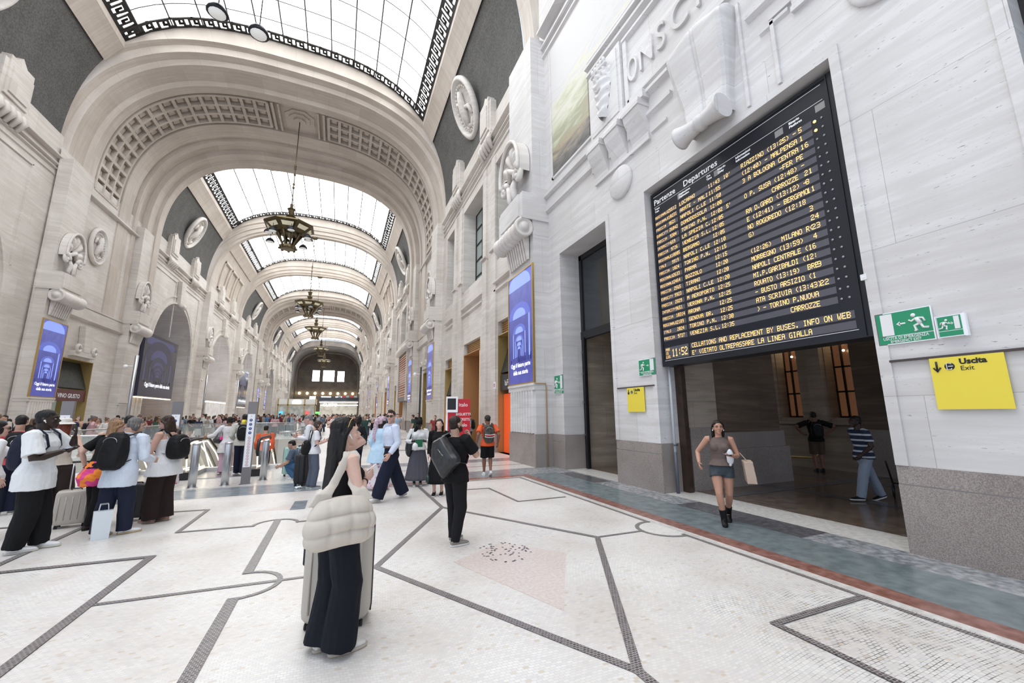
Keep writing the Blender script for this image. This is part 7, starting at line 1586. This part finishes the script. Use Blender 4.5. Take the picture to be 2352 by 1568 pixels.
# ---------------------------------------------------------------- H, I: people in the dim passage
H_ = Fig(12.7, 7.60, radians(-42), 1.70, 'person standing with hands on hips and a black backpack, dark in the passage', 'm', vox=.010, skin_=S_BROWN, arms=(((.12, .04, -.30), (1, -.3, 0), (-.8, .3, -.5), (-1, 0, 0), .4), ((.12, .04, -.30), (1, -.3, 0), (-.8, .3, -.5), (-1, 0, 0), .4)))
H_.hair('short', (.012,.01,.01)); H_.top('tee', BLK, sleeve=.8); H_.legs('shorts', (.10,.075,.055), w=(.066, .06, .05, .05), end=.47); H_.shoes(BLK, BLK); backpack(H_, 'black backpack worn by the person standing in the passage', group=None)
I_ = Fig(9.5, 4.85, radians(60), 1.62, 'person in navy and white striped t-shirt pushing a hand cart in the passage', 'm', vox=.009, skin_=(.045,.026,.02), lean=radians(5), legs=((.05, -.28, .02, 0, .3), (.05, .22, 0, 0)), arms=(((.05, -.06, -.48), (.2, -1, 0), None, None, .6), ((.05, .16, -.44), (.2, -1, 0), None, None, .6)))
STR = bpy.data.materials.new('striped_cotton'); nt, b = nodes(STR); tc = N(nt, 'TexCoord'); sp_ = N(nt, 'SeparateXYZ'); nt.links.new(tc.outputs['Object'], sp_.inputs[0]); mm_ = N(nt, 'Math', operation='MULTIPLY'); mm_.inputs[1].default_value = 9.5; nt.links.new(sp_.outputs['Z'], mm_.inputs[0]); m2_ = N(nt, 'Math', operation='FRACT'); nt.links.new(mm_.outputs[0], m2_.inputs[0]); rr_ = N(nt, 'ValToRGB'); rr_.color_ramp.interpolation = 'CONSTANT'; el = rr_.color_ramp.elements; el[0].color = (.015,.025,.06,1); el[1].position = .68; el[1].color = (.55,.58,.65,1); nt.links.new(m2_.outputs[0], rr_.inputs[0]); nt.links.new(rr_.outputs[0], b.inputs['Base Color']); b.inputs['Roughness'].default_value = .85
I_.hair('short', (.008,.008,.008)); I_.top('tee', NAVY, hem=-.04, sleeve=.75, mat_=STR); I_.legs('jeans', (.30,.36,.46), w=(.064, .055, .048, .045), wr=.008); I_.shoes(BLK, WHT)
r = empty('hand_cart', (10.15, 4.4, 0), 'black wire hand cart beside the person in the striped t-shirt', 'cart', rz=radians(20)); m = MB(); m.tube([(-.35, 0, .75), (.25, 0, .28), (.5, 0, .25)], .015, 6); m.tube([(-.35, .35, .75), (.25, .35, .28), (.5, .35, .25)], .015, 6); m.tube([(.25, 0, .28), (.25, .35, .28)], .015, 6); m.build('frame', [BLACK], r)
for y in (0, .35): m = MB(); m.tube([(.2+.13*cos(a*pi/8), y, .145+.13*sin(a*pi/8)) for a in range(17)], .015, 6, cap=False); m.tube([(.07, y, .145), (.33, y, .145)], .006, 4); m.tube([(.2, y, .02), (.2, y, .27)], .006, 4); m.build('wheel', [BLACK], r)
r = empty('backpack', (7.62, 8.95, 1.2), 'black backpack edge poking past the frame in the narrow opening', 'backpack'); 
bpy.data.objects.remove(r)
Q_ = Fig(7.75, 8.72, radians(30), 1.7, 'person with a dark backpack half hidden inside the tall narrow opening', 'm', vox=.012, skin_=S_OLIVE); Q_.hair('short'); Q_.top('tee', (.03,.03,.035)); Q_.legs('trousers', BLK); Q_.shoes(BLK); backpack(Q_, 'dark backpack of the person hidden in the tall narrow opening')
# ---------------------------------------------------------------- the queue at the left
J_ = Fig(-3.62, 7.56, radians(-78), 1.80, 'person at far left in white short-sleeved shirt and black trousers, hand at mouth', 'm', vox=.008, skin_=S_DARK, build=1.1, twist=radians(-12), legs=((.05, -.05, 0, radians(12)), (.05, .12, 0, radians(-10))),
    arms=(((-.12, .26, -.20), (.55, -.2, -1), (-.9, .5, .15), (0, 0, 1), .5), ((-.05, .24, -.03), (.7, .1, -1), (-.2, .2, 1), (-.4, -1, .2), .7)), head=(radians(10), radians(2), 0))
J_.face(brow=(.006,.005,.005), lip=(.10,.04,.035)); J_.hair('short', (.008,.007,.007), noise_=.006); J_.top('shirt', (.74,.76,.77), hem=-.10, infl=.028, sleeve=.85, slw=1.5, wr=.008, flare=.005); J_.collar((.74,.76,.77)); J_.legs('trousers', BLK, w=(.070, .066, .058, .054), wr=.010); J_.shoes(WHT, (.6,.58,.52))
J_.phone(0, 'phone held flat in the hand of the person at the far left', .09); backpack(J_, 'navy backpack of the person at the far left, its strap over the white shirt', col=NAVY, w=.13)
r = J_.item('earbud', 'white wireless earbud in the ear of the person at the far left', 'earbud'); m = MB(); m.ball(J_.hp(.086, 0, .42), .012, 8); m.build('earpiece', [WHITE], r, normals=False); m = MB(); m.tube([J_.hp(.088, .003, .41), J_.hp(.088, .014, .30)], .005, 6); m.build('stem', [WHITE], r, normals=False)
K_ = Fig(-4.22, 9.37, radians(8), 1.66, 'person seen from behind in white bucket hat, red hair and dark brown trousers', 'f', vox=.009, skin_=S_PALE, side=radians(-3), legs=((.075, .03, 0, 0), (.075, -.06, 0, 0)), arms=(((.06, .12, -.30), (.6, -.6, -1), None, None, .5), ((.16, .10, -.34), (.6, -.6, -1), None, None, .5)))
K_.hair('long', (.16,.035,.018), length=.24); K_.top('tank', (.50,.44,.38), hem=.02, infl=.010, sleeve=0, zt=.24); K_.straps((.5,.44,.38)); K_.legs('trousers', (.036,.024,.022), w=(.070, .066, .068, .07), top=.08, wr=.008); K_.shoes(BLK, BLK)
m = MB(); loft(m, [(K_.hp(0, -.01, .66), K_.hX*.145, K_.hF*.16), (K_.hp(0, -.01, .70), K_.hX*.14, K_.hF*.155), (K_.hp(0, -.01, .80), K_.hX*.095, K_.hF*.112), (K_.hp(0, -.01, 1.0), K_.hX*.088, K_.hF*.10), (K_.hp(0, -.01, 1.10), K_.hX*.075, K_.hF*.085), (K_.hp(0, -.01, 1.13), K_.hX*.04, K_.hF*.04)], 24); link('bucket_hat', remesh(m, .009, 2, 'hat', .004, 20, 1), [fab((.68,.64,.60))], K_.root)
r = K_.item('shoulder_bag', 'grey slouchy shoulder bag under the arm of the person with the bucket hat', 'bag'); m = MB(); m.ball(K_.P+Vector((-.18, -.10, .20)), (.16, .08, .085), 14, rings=10); link('pouch', remesh(m, .010, 2, 'pouch', .012, 14, 1), [fab((.07,.065,.08), .5)], r); m = MB(); m.tube([K_.P+Vector((-.30, -.1, .25)), K_.sh[1]+Vector((.02, -.06, .03)), K_.sh[1]+Vector((.04, .0, .06)), K_.sh[1]+Vector((.04, .06, 0)), K_.P+Vector((-.08, -.1, .27))], .014, 6); m.build('handle', [fab((.06,.05,.05), .5)], r, normals=False)
L_ = Fig(-3.42, 8.62, radians(-35), 1.66, 'blond person in black t-shirt, pink and orange cloth tied at the waist', 'f', vox=.009, skin_=S_PALE, lean=radians(9), side=radians(4), legs=((.05, -.06, 0, 0), (.06, .10, 0, 0)), arms=(((.06, .22, -.36), (.3, -1, 0), None, None, .5), ((.16, -.06, -.47), (.4, -1, 0), (0, .1, -1), None, .9)), head=(radians(-10), radians(-18), 0))
L_.face(lip=None); L_.hair('long', (.26,.15,.075), length=.26, noise_=.005); L_.top('tee', BLK, hem=.02, infl=.018, sleeve=.75, slw=1.4); L_.legs('trousers', BLK, w=(.058, .046, .038, .036)); L_.shoes((.03,.02,.02), BLK, 'sandal')
PNK = bpy.data.materials.new('pink_orange_print'); nt, b = nodes(PNK); tc = N(nt, 'TexCoord'); nz = N(nt, 'TexNoise', Scale=7.0, Detail=1.0); nt.links.new(tc.outputs['Object'], nz.inputs['Vector']); rr_ = N(nt, 'ValToRGB'); rr_.color_ramp.interpolation = 'CONSTANT'; el = rr_.color_ramp.elements; el[0].color = (.72,.06,.26,1); el[1].position = .52; el[1].color = (.85,.24,.03,1); nt.links.new(nz.outputs['Fac'], rr_.inputs[0]); nt.links.new(rr_.outputs[0], b.inputs['Base Color']); b.inputs['Roughness'].default_value = .85
m = MB(); H = L_.H; loft(m, [(L_.P+L_.T*.08*H, L_.X0*.15, L_.F0*.125), (L_.P+L_.T*.0*H, L_.X0*.19, L_.F0*.16), (L_.P+L_.T*-.07*H+Vector((.0, -.04, 0)), L_.X0*.19, L_.F0*.16), (L_.P+L_.T*-.14*H+Vector((.03, -.07, 0)), L_.X0*.13, L_.F0*.10)], 20); link('waist_cloth', remesh(m, .010, 2, 'cloth', .014, 11, 1), [PNK], L_.root)
suitcase('suitcase', 'silver beige cabin suitcase with extended handle, left of the person with the pink waist cloth', (-3.74, 8.90, 0), radians(12), .42, .27, .55, CASEB, handle=.42, ribs=5)
M_ = Fig(-2.90, 7.98, radians(-22), 1.70, 'person with grey hair in light blue shirt and navy trousers carrying a big black backpack', 'm', vox=.008, skin_=S_OLIVE, build=1.05, lean=radians(7), legs=((.05, .10, 0, radians(-40)), (.075, -.10, 0, radians(-10))), arms=(((.02, .22, -.32), (.5, -.8, -1), (-.2, 1, 0), None, .5), ((.02, .22, -.32), (.5, -.8, -1), (-.2, 1, 0), None, .5)), head=(radians(-18), radians(-14), 0))
M_.hair('mid', (.15,.14,.135), noise_=.006); M_.face(brow=(.1,.1,.1), lip=None); M_.top('shirt', (.60,.66,.76), hem=-.12, infl=.024, sleeve=1.85, wr=.010, flare=.01); M_.collar((.60,.66,.76)); M_.legs('trousers', (.014,.018,.038), w=(.070, .060, .052, .050), wr=.010); M_.shoes(WHT, (.55,.42,.26)); backpack(M_, 'big black backpack on the person with grey hair', w=.165, h=.265, d=.11)
r = empty('shopping_bag', (-2.97, 7.84, 0), 'white paper shopping bag standing at the feet of the person with grey hair', 'bag', rz=radians(25)); m = MB(); m.prism([(-.09, -.045, .001), (.09, -.045, .001), (.10, -.05, .38), (-.10, -.05, .38)], (0, .10, 0)); m.build('bag', [mat('paper_white', (.70,.76,.80), .5)], r); m = MB()
for y in (-.04, .04): m.tube([(-.05, y, .38), (-.04, y, .47), (.04, y, .47), (.05, y, .38)], .004, 5)
m.build('handle', [WHITE], r)
N_ = Fig(-2.60, 8.70, radians(62), 1.72, 'person in white sleeveless top and dark brown wide trousers, looking at a phone', 'f', vox=.008, skin_=(.60,.36,.28), build=1.15, legs=((.05, -.04, 0, 0), (.05, .04, 0, 0)), arms=(((.0, .25, -.22), (.5, -.8, -1), (-.2, 1, .3), (-.6, 0, .6), .6), ((.0, .27, -.22), (.5, -.8, -1), (-.2, 1, .3), (-.6, 0, .6), .6)), head=(radians(4), radians(-20), 0))
N_.face(lip=None); N_.hair('long', (.035,.018,.012), length=.22); N_.top('tank', (.74,.75,.76), hem=-.10, infl=.022, sleeve=0, flare=.05, zt=.26, wr=.008); N_.straps((.74,.75,.76), .018); N_.legs('trousers', (.024,.014,.013), w=(.072, .068, .068, .07), wr=.007); N_.shoes((.45,.25,.2), (.4,.3,.25), 'sandal'); N_.phone(1, 'phone in the hands of the person in the white sleeveless top', .09); backpack(N_, 'small round black backpack on the person in the white sleeveless top', w=.155, h=.20, d=.12)
O_ = Fig(-2.72, 9.35, radians(120), 1.55, 'person in pale baseball cap between the grey-haired and the long-haired person', 'f', vox=.011, skin_=S_PALE, head=(0, radians(-15), 0)); O_.hair('mid', (.05,.03,.02)); O_.face(lip=None, eyes=False); O_.top('tee', (.50,.50,.50), hem=-.05, infl=.025, sleeve=.8); O_.skirt((.45,.42,.5), hem=.5, w=.12, mat_=FLOR); O_.shoes((.3,.2,.2))
m = MB(); O_.cap_hair(m, 0, 1.06, False); loft(m, [(O_.hp(0, .11, .80), O_.hX*.065, O_.hF*.06), (O_.hp(0, .11, .82), O_.hX*.065, O_.hF*.06)], 14); link('cap', remesh(m, .008, 1, 'cap'), [fab((.55,.48,.43))], O_.root)
suitcase('suitcase', 'black cabin suitcase with silver pull rods beside the person in dark brown trousers', (-3.0, 8.98, 0), radians(-8), .38, .24, .58, mat('case_black', (.02,.02,.022), .45), handle=.40, ribs=4)
# half-hidden people behind the queue: x, y, heading, H, sex, skin, hair style/colour, top, bottom, label
def extra(x, y, rz, H, sex, sk, hs, hc, tk, tc_, bk, bc, label, lean=0, arms=None, head=(0, 0, 0), bag=None, hlen=.2, shades=False, legs=None, shoe=(.2,.2,.2)):
    f = Fig(x, y, radians(rz), H, label, sex, vox=.013, skin_=sk, lean=lean, arms=arms, head=head, legs=legs); f.hair(hs, hc, length=hlen)
    f.top(tk if tk != 'tank' else 'tank', tc_, hem=-.03, infl=.018, sleeve={'tee': .7, 'tank': 0, 'shirt': 1.9}.get(tk, .7), zt=.30 if tk != 'tank' else .25)
    if bk == 'skirt': f.skirt(bc, hem=.25, w=.15)
    else: f.legs('trousers' if bk != 'shorts' else 'shorts', bc, w=(.064, .054, .046, .046), end=1 if bk != 'shorts' else .45)
    f.shoes(shoe)
    if shades: f.face(lip=None, shades=True)
    if bag: backpack(f, bag, w=.14)
    return f
BH = (.012,.009,.008)
PH = (((.0, .25, -.22), (.5, -.8, -1), (-.2, 1, .3), (-.6, 0, .6), .6), ((.0, .25, -.24), (.5, -.8, -1), (-.2, 1, .3), (-.6, 0, .6), .6))
extra(-4.42, 8.20, -40, 1.66, 'f', S_PALE, 'mid', (.02,.015,.012), 'tee', WHT, 'trousers', BLK, 'person with sunglasses in a white top cut by the left edge behind the nearest man', shades=True)
extra(-5.3, 10.4, 20, 1.74, 'm', S_OLIVE, 'short', BH, 'tee', (.55,.09,.10), 'trousers', NAVY, "person with black hair and coral red top behind the far-left man's raised hand", bag='black backpack over the coral red top')
extra(-4.75, 10.2, 150, 1.62, 'f', S_PALE, 'mid', (.05,.03,.02), 'tank', (.6,.6,.62), 'trousers', (.15,.17,.2), 'person with glasses in a pale top facing the viewer, left of the bucket hat')
extra(-3.95, 10.35, 30, 1.68, 'f', S_PALE, 'loose', (.22,.14,.09), 'tank', (.6,.35,.3), 'trousers', (.10,.11,.13), 'person with wind-blown light brown hair right of the bucket hat', hlen=.25)
extra(-6.3, 10.9, 60, 1.75, 'm', S_OLIVE, 'short', (.03,.02,.02), 'tee', (.04,.03,.035), 'trousers', NAVY, 'person with dark hair at the extreme left edge near the maroon notice board')
extra(-4.35, 12.0, -10, 1.72, 'f', S_OLIVE, 'mid', BH, 'tee', (.3,.3,.34), 'trousers', BLK, 'person with dark bushy hair half hidden above the bucket hat')
# people on the escalator
R1 = Fig(-2.98, 14.75, radians(12), 1.66, 'person in long white blouse and pale pink trousers stepping onto the escalator', 'f', vox=.010, skin_=S_BROWN, legs=((.04, .05, 0, 0), (.05, -.08, 0, 0)), arms=(None, ((.36, .18, -.28), (.3, -.5, -1), None, None, .5))); R1.hair('mid', BH, noise_=.012); R1.top('blouse', (.72,.70,.72), hem=-.16, infl=.03, sleeve=1.85, flare=.03, wr=.01); R1.legs('trousers', (.60,.40,.50), w=(.062, .055, .056, .06)); R1.shoes((.5,.3,.35))
r = R1.item('handbag', 'black and pink handbag on the person in the white blouse at the escalator', 'bag'); m = MB(); m.ball(R1.P+Vector((-.24, -.05, .10)), (.13, .07, .10), 10); m.build('pouch', [LEA], r, normals=False); m = MB(); m.ball(R1.P+Vector((-.17, -.12, .16)), (.04, .02, .06), 8); m.build('pink_patch', [mat('hot_pink', (.8,.05,.28), .5)], r, normals=False); m = MB(); m.tube([R1.P+Vector((-.3, -.05, .18)), R1.sh[1]+Vector((.02, -.02, .05)), R1.P+Vector((-.15, -.05, .2))], .008, 5); m.build('handle', [LEA], r, normals=False)
R2 = Fig(-2.52, 14.30, radians(5), 1.74, 'person in a cream hoodie and black trousers stepping onto the escalator', 'm', vox=.010, skin_=S_OLIVE, legs=((.05, -.10, 0, 0), (.05, .10, 0, 0)), arms=(None, ((.04, .18, -.40), (.3, -1, 0), None, None, .5))); R2.hair('short', BH); R2.top('hoodie', (.58,.56,.50), hem=-.05, infl=.03, sleeve=1.9, wr=.010); R2.legs('trousers', NAVY, w=(.066, .055, .05, .05)); R2.shoes((.55,.55,.57), WHT); backpack(R2, 'black backpack with orange side on the person in the cream hoodie', w=.15)
extra(-2.2, 16.1, 0, 1.66, 'm', S_OLIVE, 'short', BH, 'shirt', (.66,.12,.05), 'trousers', NAVY, 'person in an orange jacket just ahead on the escalator').root.location.z = -.3
# group right of the glass corner
S_ = Fig(-.92, 12.78, radians(75), 1.66, 'person crouching in grey-blue top and jeans with white trainers beside the glass', 'm', vox=.010, skin_=S_OLIVE, drop=.56, lean=radians(28), pel=(0, -.12), legs=((.08, .14, 0, 0), (.08, .02, 0, 0)), arms=(((.0, .34, -.22), (.5, -.5, -1), None, None, .5), ((.0, .34, -.22), (.5, -.5, -1), None, None, .5)), head=(0, radians(-20), 0)); S_.hair('short', BH); S_.top('tee', (.10,.13,.18), hem=-.02, infl=.02, sleeve=.8); S_.legs('jeans', (.06,.14,.26), w=(.066, .052, .045, .042)); S_.shoes(WHT, WHT)
T_ = extra(-.62, 11.75, 82, 1.72, 'm', (.60,.36,.30), 'short', (.20,.19,.185), 'shirt', (.74,.74,.77), 'trousers', (.05,.05,.06), 'person with short grey hair in a white shirt looking down at a phone', arms=PH, head=(0, radians(-25), 0)); T_.phone(1, 'phone in the hand of the person with short grey hair', .09)
U_ = extra(-.48, 11.0, -75, 1.58, 'f', S_PALE, 'mid', (.06,.04,.028), 'tee', (.74,.74,.77), 'trousers', (.10,.12,.16), 'person with short brown hair in a white t-shirt and grey jeans seen from the side', head=(0, radians(-20), 0), arms=PH, legs=((.05, .02, 0, 0), (.05, -.03, 0, 0)))
backpack(U_, 'black leather bag slung behind the person with short brown hair', w=.14, h=.17, d=.09, drop=.10)
suitcase('suitcase', 'tall black suitcase between the crouching person and the person in the white t-shirt', (-.72, 11.55, 0), radians(70), .40, .26, .74, mat('case_black_tall', (.015,.015,.017), .5), ribs=4, handle=.2)
suitcase('suitcase', 'mint green suitcase behind the person looking at a phone by the glass', (-1.12, 13.45, 0), radians(10), .45, .28, .78, mat('case_mint', (.38,.62,.56), .45), ribs=6)
r = empty('crumpled_tissue', (-.74, 11.05, 0), 'crumpled white tissue lying on the blue-grey floor band', 'tissue'); m = MB(); m.ball((0, 0, .03), (.08, .05, .03), 10); link('tissue', remesh(m, .006, 0, 't', .02, 30, 1), [WHITE], r)
# right-hand group by the shops and the black-clad woman behind the bearded man
Y_ = extra(2.05, 8.9, 160, 1.60, 'f', S_PALE, 'long', BH, 'shirt', BLK, 'skirt', BLK, 'person dressed all in black half hidden behind the bearded man', shoe=BLK)
r = Y_.item('handbag', 'dark green handbag hanging low beside the bearded man', 'bag'); m = MB(); m.ball(Vector((.20, .05, .34)), (.06, .12, .10), 10); m.build('pouch', [mat('bag_dark_green', (.015,.035,.035), .4)], r, normals=False); m = MB(); m.tube([(.20, -.04, .4), (.20, 0, .62), (.20, .12, .4)], .008, 5); m.build('handle', [LEA], r, normals=False)
extra(1.42, 24.3, 170, 1.66, 'm', S_OLIVE, 'short', (.05,.035,.025), 'tee', (.03,.065,.055), 'trousers', (.05,.09,.15), 'person in dark green t-shirt and jeans with one arm raised, in the aisle', arms=(((.06, .05, -.48), (.2, -1, 0), None, None, .5), ((.12, .20, .12), (1, .3, -1), None, None, .5)))
extra(4.98, 22.7, 160, 1.62, 'm', S_OLIVE, 'short', BH, 'tee', (.25,.05,.045), 'trousers', (.04,.07,.11), 'person in dark red t-shirt standing near the second pier', arms=PH)
extra(5.35, 21.0, 100, 1.68, 'f', S_OLIVE, 'long', (.03,.02,.015), 'shirt', BLK, 'trousers', BLK, 'person in black with long dark hair by the copper-lined doorway')
extra(6.0, 19.5, 60, 1.70, 'm', S_OLIVE, 'short', BH, 'tee', (.35,.37,.4), 'trousers', (.05,.06,.09), 'person with black hair looking down, left of the ticket machine', bag='grey backpack of the person left of the ticket machine', head=(0, radians(-20), 0))
extra(5.9, 22.4, 100, 1.74, 'm', S_PALE, 'short', (.25,.23,.22), 'shirt', (.45,.5,.6), 'trousers', (.05,.06,.09), 'person with grey hair in a blue shirt near the ticket machine')
extra(4.3, 17.8+7, 60, 1.7, 'm', S_OLIVE, 'short', (.04,.03,.02), 'tee', (.03,.06,.05), 'trousers', BLK, 'person in a green t-shirt leaning sideways in the aisle', lean=radians(20))
extra(5.35, 30.0, 140, 1.76, 'm', S_OLIVE, 'short', BH, 'shirt', BLK, 'trousers', BLK, 'person in black standing by the second blue poster pier')
extra(.55, 12.4, 130, 1.66, 'f', S_DARK, 'mid', BH, 'shirt', (.02,.02,.022), 'trousers', NAVY, 'person in dark clothes facing the one in the floral headscarf')
# ---------------------------------------------------------------- the crowd: a few figures copied with their own colours
PROTO = []
def proto(sex, H, hs, tk, bk, arms=None, bagg=False, hlen=.2, legs=None):
    f = Fig(0, 0, 0, H, None, sex, vox=.022, arms=arms, legs=legs); f.hair(hs, (.02,.015,.012), length=hlen, noise_=.003)
    f.top(tk, WHT, hem=-.03, infl=.02, sleeve={'tee': .7, 'tank': 0, 'shirt': 1.9}[tk], zt=.30 if tk != 'tank' else .26, vox=.018)
    if bk == 'skirt': f.skirt(BLK, hem=.3, w=.14)
    else: f.legs(bk, BLK, w=(.064, .054, .046, .046), end=1 if bk != 'shorts' else .45, vox=.018)
    bm = bmesh.new(); ms = []
    for i, o in enumerate((f.bodyo, f.hairo, f.topo)+tuple(c for c in f.root.children if c not in (f.bodyo, f.hairo, f.topo))):
        me = o.data; me.polygons.foreach_set('material_index', [min(i, 3)]*len(me.polygons)); bm.from_mesh(me); ms.append(o)
    if bagg:
        m = MB(); loft(m, [(f.P+f.T*z*H-f.F*.20, f.X*.13*q, f.F*.08*q) for z, q in ((.02, .7), (.06, 1), (.24, 1), (.29, .7))], 12, 3); me = m.mesh(); me.polygons.foreach_set('material_index', [3]*len(me.polygons)); bm.from_mesh(me)
    out = bpy.data.meshes.new('crowd_person'); bm.to_mesh(out); bm.free(); out.polygons.foreach_set('use_smooth', [True]*len(out.polygons))
    for o in ms: bpy.data.objects.remove(o)
    bpy.data.objects.remove(f.root)
    for i in range(4): out.materials.append(None)
    PROTO.append((out, H))
proto('m', 1.74, 'short', 'tee', 'trousers'); proto('f', 1.64, 'long', 'tank', 'trousers', PH, hlen=.3); proto('m', 1.76, 'short', 'shirt', 'trousers', PH, True); proto('f', 1.62, 'mid', 'tee', 'skirt', hlen=.2)
proto('m', 1.70, 'short', 'tee', 'shorts', (((.06, .15, -.42), (.2, -1, 0), None, None, .5), ((.10, .22, .10), (1, .3, -1), None, None, .5)), True); proto('f', 1.66, 'bun', 'shirt', 'trousers', (((.12, .02, -.3), (1, -.3, 0), None, None, .5), None), legs=((.05, .12, 0, 0), (.05, -.12, 0, 0)))
TOPS = [('white', (.70,.70,.70)), ('white', (.74,.72,.70)), ('white', (.66,.68,.70)), ('black', (.012,.012,.014)), ('black', (.02,.02,.022)), ('navy', (.02,.03,.07)), ('grey', (.20,.20,.21)), ('beige', (.50,.42,.34)), ('blue', (.10,.22,.42)), ('green', (.05,.12,.08)), ('red', (.32,.05,.05)), ('pink', (.55,.34,.36)), ('pale blue', (.36,.44,.54)), ('maroon', (.14,.03,.04)), ('black', (.015,.014,.014)), ('white', (.72,.71,.69)), ('cream', (.58,.52,.45))]
BOTS = [(.012,.012,.014), (.03,.05,.10), (.10,.13,.18), (.30,.26,.22), (.02,.02,.03), (.45,.45,.46)]
HAIRS = [(.012,.009,.008), (.03,.018,.012), (.07,.04,.025), (.20,.13,.08), (.15,.145,.14), (.02,.012,.01)]
SKS = [S_PALE, (.60,.37,.29), S_TAN, S_BROWN, S_OLIVE, S_DARK]
rnd = random.Random(11)
spots = []
def far_enough(x, y, d): return all((x-a)**2+(y-b)**2 > d*d for a, b in spots)
def scatter(n, x0, x1, y0, y1, d, zone):
    k = 0; t = 0
    while k < n and t < n*60:
        t += 1; x, y = rnd.uniform(x0, x1), rnd.uniform(y0, y1)
        if PIT[0]-.7 < x < PIT[1]+.5 and 12.2 < y < PIT[3]+.7: continue
        if not far_enough(x, y, d): continue
        if zone == 'aisle' and abs(x-4.9) < 1.2 and y < 20: continue
        spots.append((x, y)); k += 1
        me, H = rnd.choice(PROTO); o = bpy.data.objects.new('person', me); COL.objects.link(o); o.location = (x, y, 0); o.rotation_euler = (0, 0, rnd.choice([0, 0, 1.6, -1.6, 3.1])+rnd.uniform(-.6, .6)); s_ = rnd.uniform(.94, 1.05); o.scale = (s_, s_, s_)
        tn, tcol = rnd.choice(TOPS); bt = rnd.choice(BOTS)
        for i, mt in enumerate((skin(rnd.choice(SKS)), hairm(rnd.choice(HAIRS)), fab(tcol), fab(bt))): o.material_slots[i].link = 'OBJECT'; o.material_slots[i].material = mt
        zt = {'well': 'beyond the far glass of the escalator well', 'left': 'between the escalator well and the left wall', 'aisle': 'in the aisle right of the well', 'far': 'in the far crowd before the kiosk', 'deep': 'at the far end of the hall', 'behind': 'behind the queue at the left'}[zone]
        tag(o, 'person in a %s top standing %s' % (tn, zt), 'person', 'people in %s tops %s' % (tn, zt))
scatter(7, -9.5, -6.2, 11.5, 14.5, .75, 'behind')
scatter(35, -14.2, -9.9, 15, 33, .7, 'left')
scatter(112, -13.8, -1.2, 34, 48, .62, 'well')
scatter(42, -.6, 5.2, 26, 58, .85, 'aisle')
scatter(36, -13.5, 5.5, 50, 80, 1.1, 'far')
scatter(18, -13.0, 5.5, 82, 112, 1.4, 'deep')
bpy.data.scenes.remove(WORK)
